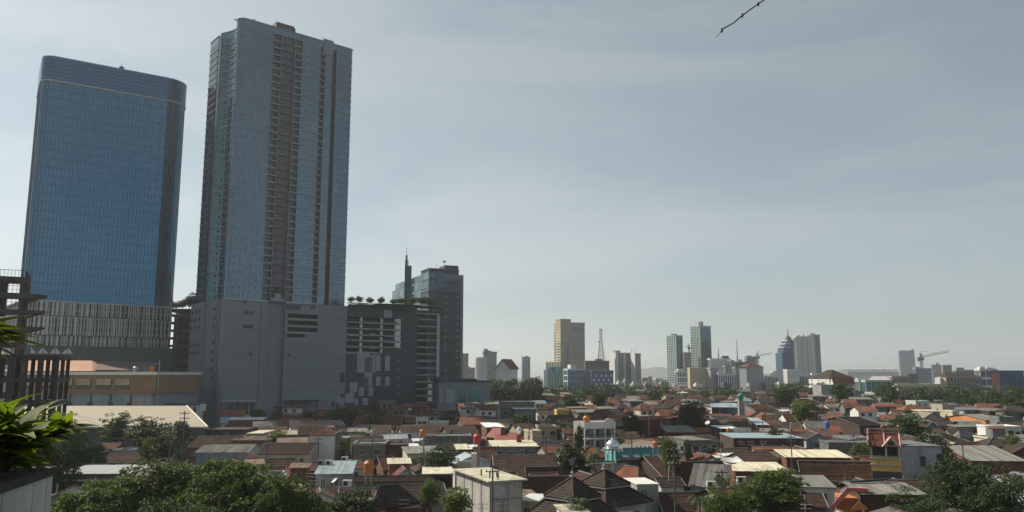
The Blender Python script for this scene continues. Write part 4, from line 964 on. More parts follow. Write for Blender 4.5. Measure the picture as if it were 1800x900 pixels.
clean(T_('blue netted construction block around the red crane mast', 'building', 'unfinished_block', 1607,1609,1637,647,1090,5,G_STEEL,M_FG,f=(4,7,.5,.7),cap=[(.0,.35,1.5)]))
clean(T_('dark cube left of the blue netted construction block', 'building', 'small_block', 1594,1595,1612,657,900,4,M_FD,M_FD,f=(4,3,.6,.6)))
clean(T_('hazy pale tower pair right of the blue netted block', 'building', 'small_block', 1636,1638,1655,641,1700,6,M_FG,M_FG,f=(4,10,1.5,1.5),cap=[(.5,.8,4)]))
R = root('silo_group', 'cluster of grey silos above the cream balcony hotel', 'silos', P(1659,655,1000).xy.to_3d()); 
for i in range(3): m_ = MB(); m_.lathe([(2.2,0),(2.2,P(1659,642,1000).z),(1.2,P(1659,640.5,1000).z)], i*4.0, 0, 10); part('silo', m_, M_FG, R)
R = T_('cream hotel with four rows of balconies and brown roof', 'building', 'hotel', 1646,1662,1713,660,560,24,M_FD,M_FS,f=(9,5,.7,1.1),l=(3,5,2.4,1.6)); W,D,H = clean(R)
m_ = MB(); m_.add([(-1,-1.2,H-.3),(W+1,-1.2,H-.3),(W+1,D+1,H-.3),(-1,D+1,H-.3),(3,D/2,H+2.2),(W-3,D/2,H+2.2)],[(0,1,5,4),(1,2,5),(2,3,4,5),(3,0,4)]); part('brown_roof', m_, M_TILED, R)
m_ = MB(); m_.box(-2.5,D*.4,0,-.4,D,H-1.5); part('stair_wing', m_, M_FW, R)
for k in range(4):
    for i in range(8): m_ = MB(); x = 1.2+i*W/8.6; z = 2.8+k*(H-3)/4.2; m_.box(x,-1.3,z,x+2.2,-.3,z+1.0); part('balcony', m_, M_FP, R)
clean(T_('small grey block with rounded maroon top between hotel and white block', 'building', 'small_block', 1711,1712,1724,661,600,6,G_NAVY,M_FG,f=(3,4,.8,1)))
clean(T_('white four storey block with deep dark balconies left of the cobalt block', 'building', 'apartment_block', 1720,1722,1752,648,640,6,M_FD,M_FW,f=(3,4,.7,2.0),cap=[(.1,.4,1.6),(.5,.9,1.0)]))
clean(T_('distant grey roofscape block above the cream balcony hotel', 'building', 'small_block', 1678,1680,1712,650,900,5,M_FD,M_FG,f=(6,3,1,2),cap=[(.1,.5,2.5)]))
R = T_('cobalt blue glass block with dark red left wall at right edge', 'building', 'office_block', 1749,1757,1798,651,520,22,G_COBALT,G_NAVY,f=(8,6,.15,.25,G_NAVY)); W,D,H = clean(R); m_ = MB(); m_.box(-.4,0,0,-.02,D,H); part('red_wall', m_, M_FRED, R)
clean(T_('long low beige school with dark ribbon windows and brown roof', 'building', 'school', 1574,1576,1652,675,480,4,M_FD,M_FS,f=(16,2,.5,1.6)))
clean(T_('low concrete frame block behind the beige school', 'building', 'small_block', 1565,1567,1596,661,700,5,M_FD,M_FP,f=(7,4,.8,1.5)))
R = T_('green walled hall with white sheet roof behind the mango tree', 'building', 'hall', 1518,1520,1566,668,620,4,G_GREEN,M_FT,f=(5,1,.4,1)); W,D,H = clean(R); m_ = MB(); m_.add([(2,-1,H),(W*.95,-1,H),(W*.9,D*.6,H+2.8),(W*.35,D*.6,H+2.8)],[(0,1,2,3)]); part('white_roof', m_, M_WSHEET, R)
# many low slabs that fill the skyline between the named ones
rnd = random.Random(11); wms = [M_FG, M_FW, M_FP, M_FG, M_FD, M_FT]; nm = ['grey','white','pinkish grey','pale grey','dark grey','pale green']
spots = [(828,646,'left of white ribbed block'),(934,664,'right of slender blue slab'),(945,667,'beside palms left of sand hotel'),(1090,672,'below the grey apartment slab'),(1118,674,'below the narrow apartment slab'),(1140,674,'before small blue grey block'),(1168,672,'at foot of shorter green tower'),(1228,676,'under long cream dotted block'),(1278,674,'under low white blue-windowed building'),(1320,676,'under the dull red hipped roof'),(1352,672,'right of dull red hipped roof'),(1373,674,'under white colonnaded hotel'),(1452,668,'right of blue glass podium'),(1470,664,'behind the big pyramid roofed villa'),(1512,668,'left of green walled hall'),(1545,663,'under the very long hazy hall'),(1660,674,'before cream balcony hotel stair wing'),(1735,676,'before white four storey block'),(1770,682,'under the cobalt glass block'),(1102,668,'between apartment slabs'),(1247,662,'left of blue-windowed white building'),(1560,668,'above the green walled hall')]
for i, (px, py, lb) in enumerate(spots):
    q = rnd.randrange(6); wd = rnd.uniform(7, 15); Y = rnd.uniform(620, 760) if py > 665 else 1300
    clean(T_('small %s flat roofed block %s' % (nm[q], lb), 'building', 'small_block', px-wd/2-1, px-wd/2, px+wd/2, py, Y, rnd.uniform(2,16), M_FD, wms[q], f=(4,3,1.3,1.6), cap=[(.1,.4,1.5)]))
# ================================================================== trees and plants
def leaf_cloud(seed, R_, Hc, z0, nclump, per, leaf, flat=.55, spread=1.0, shell=.55, umbrella=False):
    """leaves (loose quads, two per leaf, folded) set in clumps through an uneven crown"""
    rg = np.random.default_rng(seed)
    lobes = [(rg.uniform(-.5,.5)*R_, rg.uniform(-.5,.5)*R_, z0+Hc*rg.uniform(.35,.75), rg.uniform(.45,.75)) for _ in range(6)]
    C = []
    while len(C) < nclump:
        lx, ly, lz, ls = lobes[rg.integers(6)]
        d = rg.normal(size=3); d /= np.linalg.norm(d); r = rg.uniform(shell, 1)**.6
        p = np.array([lx+d[0]*R_*ls*r, ly+d[1]*R_*ls*r, lz+d[2]*Hc*.5*ls*r*1.1])
        if p[2] > z0-.2: C.append(np.r_[p, rg.uniform(.6, 1.3)])
    C = np.array(C); n = nclump*per
    ci = np.repeat(np.arange(nclump), per); cr_ = R_*.17*C[ci,3]*spread
    a = rg.uniform(0, 2*pi, n); rr = np.sqrt(rg.uniform(0, 1, n))
    pos = np.stack([C[ci,0]+np.cos(a)*rr*cr_, C[ci,1]+np.sin(a)*rr*cr_, C[ci,2]+(1-rr**2)*cr_*flat*.8+rg.normal(0,.12,n)*cr_], 1)
    out_ = np.stack([np.cos(a), np.sin(a), rg.uniform(-.5,.35,n)-rr*.35], 1); out_ += rg.normal(0,.35,(n,3)); out_ /= np.linalg.norm(out_, axis=1)[:,None]
    side = np.cross(out_, np.array([0,0,1.])+rg.normal(0,.35,(n,3))); side /= np.linalg.norm(side, axis=1)[:,None]
    up = np.cross(side, out_)
    L_ = (leaf*rg.uniform(.7,1.3,n))[:,None]; W_ = L_*.30
    tip = pos+out_*L_; mid = pos+out_*L_*.5-up*L_*.0
    q1 = np.stack([pos, mid+side*W_+up*W_*.35, tip, mid], 1); q2 = np.stack([pos, mid, tip, mid-side*W_+up*W_*.35], 1)
    return np.concatenate([q1, q2]), C
def wood(seed, H, z0, R_, tr, C, k=9):
    rg = random.Random(seed); m_ = MB(); top = Vector((rg.uniform(-.3,.3), rg.uniform(-.3,.3), z0*.9+.3)); b0 = Vector((0,0,-.3))
    m_.bar(b0, top*.5+Vector((.1,0,0)), tr, tr*.8, 7); m_.bar(top*.5+Vector((.1,0,0)), top, tr*.8, tr*.62, 7)
    for i in range(k):
        c_ = C[rg.randrange(len(C))]; e_ = Vector(c_[:3]); md = top.lerp(e_, .5)+Vector((rg.uniform(-.4,.4), rg.uniform(-.4,.4), .4))
        m_.bar(top, md, tr*.45, tr*.26, 5); m_.bar(md, e_, tr*.26, tr*.06, 5)
        e2 = md+(e_-md).cross(Vector((0,0,1)))*.5+Vector((0,0,.8)); m_.bar(md, e2, tr*.16, tr*.05, 4)
    return m_
TREE = {}
def tree_kind(key, seed, H, R_, z0, ncl, per, leaf, lm, tr=.28, **kw):
    V, C = leaf_cloud(seed, R_, H-z0, z0, ncl, per, leaf, **kw)
    wd = wood(seed, H, z0, R_, tr, C)
    mi = np.repeat([(np.random.default_rng(seed).uniform(0,1,len(V)//2) < .16).astype(np.int32)], 2, 0).ravel()  # scattered yellower leaves put sunlit highlights into the crown colour
    TREE[key] = (quads_np('crown', V.astype(np.float32), [lm, M_LEAFY], mi=mi), mesh_of('trunk', wd.v, wd.f, M_BARK), H, R_)
tree_kind('near', 1, 11, 6.0, 3.5, 250, 60, .42, M_LEAF, .34, spread=.95, flat=.45)
tree_kind('near2', 2, 10, 5.2, 3.0, 230, 60, .38, M_LEAF, .30, spread=.95, flat=.45)
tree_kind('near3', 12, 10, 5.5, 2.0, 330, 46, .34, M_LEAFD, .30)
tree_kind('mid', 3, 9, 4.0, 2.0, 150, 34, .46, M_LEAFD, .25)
tree_kind('mid2', 4, 9, 3.6, 2.4, 130, 34, .44, M_LEAFD, .22)
tree_kind('bright', 5, 7, 3.0, 1.6, 120, 34, .36, M_LEAFY, .16)
tree_kind('bush', 6, 3, 2.0, .2, 60, 30, .32, M_LEAFD, .10)
tree_kind('feather', 8, 8, 3.4, 1.5, 120, 40, .40, M_LEAFD, .18, flat=.25, spread=1.5)
tree_kind('far', 7, 9, 4.6, .3, 70, 16, 1.0, M_LEAFD, .25)
tree_kind('far2', 9, 8, 4.2, .2, 60, 16, .95, M_LEAFD, .22)
def palm_mesh(seed, H, nf=15, fl=3.0):
    rg = random.Random(seed); Q = []; t_ = MB(); bend = Vector((rg.uniform(-.6,.6), rg.uniform(-.6,.6), 0))
    pts = [bend*((i/5)**2)+Vector((0,0,H*i/5)) for i in range(6)]
    for i in range(5): t_.bar(pts[i], pts[i+1], .20-.02*i, .18-.02*i, 6)
    top = pts[-1]
    for k in range(nf):
        az = 2*pi*k/nf+rg.uniform(-.2,.2); el = rg.uniform(-.1, 1.1); d = Vector((cos(az),sin(az),0)); prev = top; n_ = 9; ang = el
        for i in range(n_):
            nx_ = prev+(d*cos(ang)+Vector((0,0,sin(ang))))*fl/n_; ang -= .24+.03*i
            s_ = Vector((-sin(az),cos(az),0)); w_ = fl*.20*(1-abs(i/n_-.35)*1.1)
            for sg in (-1, 1):
                for q in (0, .5):
                    a = prev.lerp(nx_, q); e_ = a+s_*sg*w_+(nx_-prev)*.9-Vector((0,0,w_*.55)); b_ = a+(nx_-prev)*.33
                    Q.append([a, b_, e_+(nx_-prev)*.05, e_])
            Q.append([prev+s_*.03, prev-s_*.03, nx_-s_*.03, nx_+s_*.03]); prev = nx_
    V = np.array([[tuple(p) for p in q] for q in Q], dtype=np.float32)
    return quads_np('fronds', V, M_PALM), mesh_of('trunk', t_.v, t_.f, M_BARK)
for i in range(3): TREE['palm%d' % i] = palm_mesh(20+i, 8)+(8+1.5, 3.)
TREES = []
def put_tree(key, x, y, h, w_=None, label='', group=None, cat='tree', z=0, lm=None):
    cr_, tk, H, R_ = TREE[key]; s_ = h/H; sx = (w_/(2*R_)) if w_ else s_
    o = root('palm_tree' if 'palm' in key else ('shrub' if key == 'bush' else 'tree'), label, cat, (x, y, z), random.uniform(0, 6.28), group)
    o.scale = (sx, sx, s_)
    c_ = link('fronds' if 'palm' in key else 'crown', cr_, o); link('trunk', tk, o)
    if lm is not None:
        c_.material_slots[0].link = 'OBJECT'; c_.material_slots[0].material = lm
    TREES.append((x, y, max(w_ or 2*R_*s_, 1)/2)); return o
def tree_px(key, x0, x1, yt, Y, label, yb=None, zb=0, lm=None, group=None):
    """crown spanning x0..x1 in the photo, top at yt, standing at depth Y"""
    p = P((x0+x1)/2, yt, Y); wd = (x1-x0)/FPX*Y*1.02
    cat = 'palm' if 'palm' in key else ('shrub' if key == 'bush' else 'tree')
    return put_tree(key, p.x, Y, p.z-zb, wd, label, group, cat, zb, lm)
# big leafy trees in front
tree_px('near', 88, 262, 838, 88, 'big leafy tree rising at bottom left beside the white planter wall')
tree_px('near2', 205, 400, 812, 94, 'big leafy tree with layered clumps under the rusty roof, left foreground')
tree_px('near', 335, 505, 806, 90, 'big leafy tree right of centre in the left foreground group')
tree_px('near2', 450, 575, 838, 86, 'smaller leafy tree at right end of left foreground group')
tree_px('near3', 250, 400, 868, 76, 'lowest leafy crown cut by bottom edge in left foreground group')
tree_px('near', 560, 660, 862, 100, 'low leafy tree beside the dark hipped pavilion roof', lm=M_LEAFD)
tree_px('near3', 30, 135, 738, 112, 'dark wide tree under the unfinished concrete frame behind planter plants')
tree_px('near2', 1290, 1418, 828, 108, 'dense green tree right of the cream sheet roof, bottom centre right')
tree_px('near3', 1235, 1330, 848, 98, 'yellowish green tree in front of small white dormer, bottom right', lm=M_LEAF)
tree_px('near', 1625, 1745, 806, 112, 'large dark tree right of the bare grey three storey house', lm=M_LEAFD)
tree_px('near3', 1700, 1830, 826, 104, 'large dark tree at bottom right corner under the metal roofed brick shed')
tree_px('near3', 1570, 1680, 862, 96, 'dark leafy crown cut by bottom edge right of pink house')
# middle trees
M = [('mid',170,234,728,205,'round mango tree, left of two before the tan warehouse roof'),('mid',226,306,736,200,'wider dark mango tree, right of two before the tan warehouse roof'),
('mid2',90,150,758,170,'dark tree in shade right of the planter plants'),('near3',118,200,775,160,'dark tangled tree before the warehouse wall, left'),('mid2',268,318,768,160,'leafy tree beside two poles right of the rust tiled shack'),('mid2',296,334,742,215,'small tree at right corner of the warehouse roof'),
('bright',245,275,768,168,'bright banana like clump among dark trees left'),('feather',735,800,778,152,'feathery dark tree before the plain grey long wall'),('bright',738,776,842,122,'small bright green tree beside white block house'),('bright',780,838,858,112,'sparse yellow green tree at foot of white block house'),
('mid',980,1040,779,150,'dense tree left of the turquoise hall'),('bright',1160,1196,766,150,'yellow green tree right of the turquoise hall',),('mid',1186,1246,706,270,'wide dark mango tree behind the cube shaped concrete house'),
('bright',1500,1545,780,165,'glossy green bush like tree left of the pink gabled house front'),('mid',1545,1622,728,205,'large dark mango tree behind the pink gabled house front'),('mid2',886,938,729,250,'dark tree before the grey concrete flat topped house'),
('mid',1352,1402,676,420,'domed dark tree above the orange roofs'),('bright',1378,1430,704,300,'yellowish tree among the orange roofs'),('mid2',1452,1500,676,430,'dark tree in front of pyramid roofed villa',),('mid',1530,1576,672,430,'very dark round mango tree behind white cube houses'),
('mid2',988,1026,697,360,'dark round tree, left one behind the grey row roofs'),('mid2',1034,1066,690,380,'dark round tree, right one behind the grey row roofs'),('bright',470,514,757,215,'light green tree before red hipped roof house left'),('mid2',438,470,722,290,'tree beside the mall entrance glass'),
('mid2',572,640,718,300,'dark wide tree at base of the chequered mall wall'),('mid2',528,566,724,290,'small dark tree under the mall loading canopy'),('mid2',812,850,718,330,'dark tree at foot of low grey wing'),('mid',1086,1126,726,240,'tree left of the maroon block house'),
('feather',1585,1665,758,158,'creeper covered tree spilling behind the bare grey house roof'),('bright',1765,1800,764,185,'pale green bush at right edge before the metal roof'),('mid2',1196,1216,775,165,'thin tree in front of the cube shaped concrete house'),('bush',642,690,724,300,'low dark shrub under the car park strip'),
('bright',600,618,770,190,'small bright tree on the grey terrace roof'),('mid2',1755,1800,700,330,'dark tree behind orange roofed houses at right edge'),('mid2',1690,1720,694,420,'dark tree below the cobalt glass block'),('mid2',1640,1700,686,450,'wide dark tree before cream balcony hotel'),('bush',1720,1760,690,420,'shrub like tree before white balcony block'),
('mid2',1010,1030,752,170,'leafy top left of white balcony house')]
for m_ in M: tree_px(*m_)
for i, (px, yt, Y, lb) in enumerate([(985,781,150,'coconut palm left of the white balcony house'),(1046,784,146,'coconut palm in front of the turquoise hall left end'),(988,735,210,'small palm behind the tan two storey house'),(1003,738,215,'young palm beside the yellow parapet house'),(1079,728,215,'palm top right of white balcony house roof'),
 (1022,862,92,'palm crown beside the front pagoda roof'),(866,664,420,'coconut palm beside the low grey wing, leftmost of the row'),(880,660,430,'coconut palm, second in row before the skyline'),(893,663,410,'coconut palm, third in row before the skyline'),(906,659,440,'coconut palm, fourth in row before the skyline'),(918,664,425,'coconut palm, fifth in row before the skyline'),(931,661,415,'coconut palm, second from right in row before skyline'),(943,655,430,'tallest coconut palm at right end of the row before the skyline'),
 (1225,862,105,'small fan palm among old brown tiled roofs'),(300,752,190,'palm fronds right of the warehouse trees')]):
    put_tree('palm%d' % (i%3), P(px,yt,Y).x, Y, P(px,yt,Y).z, 7.5 if Y > 300 else 5.2, lb, None, 'palm')
# roof garden trees
for i, (px, yt, Y, w_) in enumerate([(617,521,350,3.6),(632,520,353,4.2),(651,522,358,4),(670,521,362,3.6),(690,526,366,5),(707,524,369,6),(724,523,372,7),(741,522,376,7),(757,525,380,6.5)]):
    lb = ['thin frangipani on mall roof terrace nearest the tall tower','second thin frangipani on the mall roof terrace','third thin frangipani on the mall roof terrace','fourth thin frangipani on the mall roof terrace','small round bush where the roof terrace hedge begins','leafy roof terrace tree left of the red mast','leafy roof terrace tree under the red mast','leafy roof terrace tree under the green glass wall','last roof terrace tree above the car park strip'][i]
    p = P(px, yt, Y+4); put_tree('feather' if i < 4 else 'bright', p.x, Y+4, p.z-53.5, w_, lb, None, 'tree', 53.5, M_LEAFD if i < 4 else M_LEAF)
hd = np.random.default_rng(9); V, C = leaf_cloud(31, 6, 2.4, .1, 220, 30, .5)
hs_ = link('roof_terrace_hedge', quads_np('roof_terrace_hedge', (V*np.array([4.3,.22,.62])).astype(np.float32), M_LEAFD)); p = P(688,538,371); hs_.location = (p.x, p.y+1.5, 53.6); hs_.rotation_euler = (0,0,RT); hs_['kind'] = 'stuff'
for i, (px, yt, w_) in enumerate([(304,528,5),(312,531,4),(322,526,6),(333,521,7),(343,514,8)]):
    p = P(px, yt, 393); put_tree('feather', p.x, 393, max(2, p.z-53.5), w_, ['leftmost small tree on car park link roof','second small tree on car park link roof','middle tree on the car park link roof','tree right of middle on car park link roof','tallest dark tree on link roof touching apartment tower'][i], None, 'tree', 53.5, M_LEAFD)
# belts of far trees: the nearest ones stand singly, the rest are one mass
ORD = ['first','second','third','fourth','fifth','sixth','seventh','eighth','ninth','tenth','eleventh','twelfth','thirteenth','fourteenth','fifteenth','sixteenth','seventeenth','eighteenth']
def belt(px0, px1, yt, Y, n, name, k0):
    rg = random.Random(k0)
    for i in range(n):
        px = px0+(px1-px0)*(i+.5)/n+rg.uniform(-3,3); p = P(px, yt+rg.uniform(-2,3), Y+rg.uniform(-15,15))
        put_tree(('far','far2')[i%2], p.x, p.y, max(4, p.z), rg.uniform(9,13)*Y/500, '%s tree from the left in the %s' % (ORD[i], name), name, 'tree')
belt(955, 1010, 682, 560, 5, 'tree belt under the round glass building', 1); belt(1012, 1126, 680, 540, 11, 'tree belt below the navy building and apartment slabs', 2)
belt(1130, 1190, 682, 520, 5, 'tree belt left of the pale green towers', 3); belt(1220, 1300, 684, 500, 7, 'tree belt below the long cream dotted block', 4)
belt(1360, 1446, 676, 560, 6, 'tree belt below the white apartment tower', 5); belt(1580, 1800, 683, 440, 18, 'tree belt below the cream hotel and cobalt block', 6); belt(855, 955, 672, 450, 8, 'dark row under the palms', 7)
rg = np.random.default_rng(4); VV = []
base, _ = leaf_cloud(7, 4.6, 7.5, .8, 26, 9, 1.7)
for i in range(620):
    Y = rg.uniform(600, 1900); u = rg.uniform(-.1, .66); s_ = rg.uniform(.6, 1.15)*(1+Y/3500)
    a = rg.uniform(0, 6.28); Rm = np.array([[cos(a),-sin(a),0],[sin(a),cos(a),0],[0,0,1]]); VV.append(base@Rm.T*s_+np.array([u*Y, Y, 0]))
o = link('distant_trees', quads_np('distant_trees', np.concatenate(VV).astype(np.float32), M_LEAFD)); o['kind'] = 'stuff'
# ================================================================== the kampung: houses
JR = random.Random(77)
def tiles(mb, e0, e1, t1, t0, course=.36, step=.055, mi=0):
    """a roof slope laid in real courses: each row of tiles laps over the one below"""
    e0, e1, t0, t1 = map(Vector, (e0, e1, t0, t1)); n_ = (e1-e0).cross(t0+t1-e0-e1).normalized(); 
    if n_.z < 0: n_ = -n_
    ln = ((t0+t1)/2-(e0+e1)/2).length; k = max(2, int(ln/course))
    dl = (e1-e0).normalized()
    for i in range(k):
        jt = dl*JR.uniform(-.07,.07); n_j = n_*JR.uniform(-.012,.02)
        a, b = e0.lerp(t0, i/k)+jt+n_j, e1.lerp(t1, i/k)+jt*.5+n_j; c, d = e1.lerp(t1, (i+1)/k), e0.lerp(t0, (i+1)/k)
        au, bu = a+n_*step, b+n_*step
        mb.add([au, bu, c, d], [(0,1,2,3)] if (c-d).length > .02 else [(0,1,2)], mi)
        mb.add([a, b, bu, au], [(0,1,2,3)], mi)
    und = n_*.10; q = [e0-und, e1-und, t1-und, t0-und]; mb.add(q, [(3,2,1,0)] if (t1-t0).length > .02 else [(2,1,0)], mi); mb.add([e0-und, e1-und, e1, e0], [(0,1,2,3)], mi)
SHEETS = {}
def sheet_mesh(L_, wd, m):
    key = (round(L_*4)/4, wd, m.name)
    if key not in SHEETS:
        q = MB(); nr = 5; L2 = key[0]; z = [0,.05]*(nr+1)
        for i in range(2*nr): x0 = wd*i/(2*nr); x1 = wd*(i+1)/(2*nr); q.quad((x0,0,z[i]),(x1,0,z[i+1]),(x1,1,z[i+1]),(x0,1,z[i]))
        q.quad((wd,0,-.04),(0,0,-.04),(0,1,-.04),(wd,1,-.04)); q.quad((0,0,-.04),(wd,0,-.04),(wd,0,.03),(0,0,.03)); q.quad((wd,0,-.04),(wd,1,-.04),(wd,1,.03),(wd,0,.03)); q.quad((0,1,-.04),(0,0,-.04),(0,0,.03),(0,1,.03))
        SHEETS[key] = mesh_of('roof_sheet', q.v, q.f, m)
    return SHEETS[key]
def sheets(R, e0, e1, t0, m, rnd, single=False):
    """corrugated sheets side by side from eave e0-e1 up to the top edge starting at t0 (parallelogram)"""
    e0, e1, t0 = map(Vector, (e0, e1, t0)); W = (e1-e0).length; L_ = (t0-e0).length; n = max(2, round(W/1.0)); wd = W/n
    if single:
        n_ = max(3, int(W/.6)); q = MB(); u = (e1-e0)/n_; v = t0-e0; nn = u.cross(v).normalized()
        if nn.z < 0: nn = -nn
        for i in range(n_): a = e0+u*i; q.add([a+nn*.02, a+u*.5+nn*.07, a+u+nn*.02, a+v+nn*.02, a+u*.5+v+nn*.07, a+u+v+nn*.02], [(0,1,4,3),(1,2,5,4)])
        q.slab([tuple(e0), tuple(e1), tuple(e1+v), tuple(t0)], .09); part('roof', q, m, R); return
    x = (e1-e0).normalized(); y = (t0-e0).normalized(); z = x.cross(y)
    mw = round(wd*20)/20; me = sheet_mesh(1, mw, m)
    for i in range(n):
        o = link('roof_sheet', me, R); j = z*rnd.uniform(0,.035)
        M_ = Matrix((x*(wd/mw), y*L_*(1+rnd.uniform(0,.02)), z)).transposed().to_4x4(); M_.translation = e0+x*wd*i+j; o.matrix_local = M_
WINS = {}
def window(R, face, W, D, u, z, w_, h_, fm=None, out_=0):
    fm = fm or M_FRAME; key = (round(w_,1), round(h_,1), fm.name); w_, h_ = key[:2]
    if key not in WINS:
        q = MB(); t = .08
        for b_ in ((0,0,w_,t),(0,h_-t,w_,h_),(0,t,t,h_-t),(w_-t,t,w_,h_-t),(w_/2-.03,t,w_/2+.03,h_-t)): q.box(b_[0],-.07,b_[1],b_[2],.0,b_[3])
        q.box(-.08,-.16,-.08,w_+.08,-.01,-.005)
        p = MB(); p.quad((t,-.012,t),(w_-t,-.012,t),(w_-t,-.012,h_-t),(t,-.012,h_-t)); WINS[key] = (mesh_of('window', q.v, q.f, fm), mesh_of('pane', p.v, p.f, M_PANE))
    a, b = WINS[key]; lo, rz = {'f': ((u,0,z), 0), 'l': ((0,u+w_,z), -pi/2), 'r': ((W,u,z), pi/2)}[face]
    o = link('window', a, R, lo, rz); link('pane', b, o); return o
OCC = []; RES = []; MARKS = []
def footprint(x, y, r, W, D): return (x+cos(r)*W/2-sin(r)*D/2, y+sin(r)*W/2+cos(r)*D/2, r, W/2, D/2)
def clash(a, b, gap=.0):
    for p, q in ((a, b), (b, a)):
        for ang in (p[2], p[2]+pi/2):
            ux, uy = cos(ang), sin(ang); d = abs((q[0]-p[0])*ux+(q[1]-p[1])*uy)
            hp = p[3] if ang == p[2] else p[4]; hq = abs(cos(q[2]-ang))*q[3]+abs(sin(q[2]-ang))*q[4]
            if d > hp+hq+gap: return False
    return True
def solve(x0, x1, y0, y1, hr, he, rot, typ, dep=None):
    r = radians(rot); Ye = depth_at(y1, he); Yr = depth_at(y0, hr)
    d = dep or (Yr-Ye)*(2 if typ in ('gable','hip') else 1); d = min(max(d, 2.6), 26)
    Wt = (ray(x1,y1)[0]-ray(x0,y1)[0])*Ye; W = max(2.6, (Wt-d*sin(abs(r)))/cos(r))
    xl = ray(x0,y1)[0]*Ye
    if r >= 0: ox = xl+d*sin(r); oy = Ye-W/2*sin(r)*.5
    else: ox = xl; oy = Ye+W/2*sin(-r)
    return ox, oy, r, W, d
def build(R, typ, W, D, hr, he, roofm, wallm, rnd, near=True, nf=None, nl=1, ridge='x', para=.5, fm=None, open_=False, trim=None, capm=None):
    """walls, roof, ridge caps, windows in the house's own frame"""
    o = .35; wall = MB(); tile = roofm in (M_TILEB, M_TILED, M_TILER, M_TILEO)
    wh = he-.12
    if open_:
        wall.box(0,0,0,W,D,he-2.9); wall.box(0,D-.2,he-2.9,W,D,wh)
        for x in np.linspace(.15, W-.15, max(2, int(W/3)+1)): wall.box(x-.14,.02,he-2.9,x+.14,.3,wh)
        wall.box(0,.3,he-2.9,.2,D-.2,wh)
    else: wall.box(0,0,0,W,D,wh)
    rg = 'ridge_cap'; cs = .36 if near else .7; cap = capm or (M_TILEB if not tile else M_GREYR)
    if typ == 'gable' and ridge == 'x':
        m = D/2; wall.add([(0,0,wh),(0,D,wh),(0,m,hr-.1),(W,0,wh),(W,D,wh),(W,m,hr-.1)], [(0,2,1),(3,4,5)])
        dz = (hr-he)/m*o
        if tile:
            q = MB(); tiles(q, (-o,-o,he-dz),(W+o,-o,he-dz),(W+o,m,hr),(-o,m,hr), cs); part('roof_slope', q, roofm, R)
            q = MB(); tiles(q, (W+o,D+o,he-dz),(-o,D+o,he-dz),(-o,m,hr),(W+o,m,hr), cs*2); part('roof_slope', q, roofm, R)
        else:
            sheets(R, (-o,-o,he-dz),(W+o,-o,he-dz),(-o,m,hr), roofm, rnd, not near); q = MB(); q.slab([(W+o,D+o,he-dz),(-o,D+o,he-dz),(-o,m,hr),(W+o,m,hr)], .08); part('rear_slope', q, roofm, R)
        q = MB(); q.bar((-o-.05,m,hr+.04),(W+o+.05,m,hr+.04),.13 if near else .18); part(rg, q, cap, R)
        if near:
            for x in (-o, W+o): q = MB(); q.bar((x,-o,he-dz+.03),(x,m,hr+.03),.07); part('barge_board', q, trim or M_GREYL, R)
    elif typ == 'gable':
        m = W/2; wall.add([(0,0,wh),(W,0,wh),(m,0,hr-.1),(0,D,wh),(W,D,wh),(m,D,hr-.1)], [(0,1,2),(3,5,4)]); dz = (hr-he)/m*o
        for sg in (0, 1):
            A, B = ((-o,D+o,he-dz),(-o,-o,he-dz)) if not sg else ((W+o,-o,he-dz),(W+o,D+o,he-dz)); T0, T1 = ((m,D+o,hr),(m,-o,hr)) if not sg else ((m,-o,hr),(m,D+o,hr))
            if tile: q = MB(); tiles(q, A, B, T1, T0, cs); part('roof_slope', q, roofm, R)
            elif near: sheets(R, A, B, T0, roofm, rnd)
            else: q = MB(); q.slab([A,B,T1,T0], .08); part('roof_slope', q, roofm, R)
        q = MB(); q.bar((m,-o-.05,hr+.04),(m,D+o,hr+.04),.13); part(rg, q, cap, R)
        if near:
            for x in (-o, W+o): q = MB(); q.bar((x,-o,he-dz+.03),(m,-o,hr+.03),.09); part('barge_board', q, trim or M_GREYL, R)
    elif typ == 'hip':
        k = min(W, D)/2*.95; c = [(-o,-o),(W+o,-o),(W+o,D+o),(-o,D+o)]; ze = he-.15
        if W >= D: a_, b_ = (k, D/2), (W-k, D/2)
        else: a_, b_ = (W/2, k), (W/2, D-k)
        c3 = [(x,y,ze) for x,y in c]; A = (*a_, hr); B = (*b_, hr)
        sl = [(c3[0],c3[1],B,A),(c3[1],c3[2],B,B),(c3[2],c3[3],A,B),(c3[3],c3[0],A,A)] if W >= D else [(c3[0],c3[1],A,A),(c3[1],c3[2],B,A),(c3[2],c3[3],B,B),(c3[3],c3[0],A,B)]
        for s4 in sl:
            q = MB()
            if tile: tiles(q, *s4, cs)
            else: q.slab(list(s4) if s4[2] != s4[3] else list(s4[:3]), .08)
            part('roof_slope', q, roofm, R)
        for s_, e_ in ((c3[0],A),(c3[1],A if W < D else B),(c3[2],B),(c3[3],B if W < D else A),(A,B)):
            if (Vector(s_)-Vector(e_)).length > .3: q = MB(); q.bar(Vector(s_)+Vector((0,0,.08)), Vector(e_)+Vector((0,0,.08)), .1 if near else .15); part(rg, q, cap, R)
    elif typ == 'shed':
        wall.add([(0,0,wh),(0,D,wh),(0,D,hr-.12),(W,0,wh),(W,D,wh),(W,D,hr-.12)], [(0,2,1),(3,4,5)]); wall.quad((W,D,wh),(0,D,wh),(0,D,hr-.12),(W,D,hr-.12)); s_ = (hr-he)/max(D,1)*o
        if tile: q = MB(); tiles(q, (-o,-o,he-s_),(W+o,-o,he-s_),(W+o,D+o,hr+s_),(-o,D+o,hr+s_), cs); part('roof_slope', q, roofm, R)
        else: sheets(R, (-o,-o,he-s_),(W+o,-o,he-s_),(-o,D+o,hr+s_), roofm, rnd, not near)
    else:
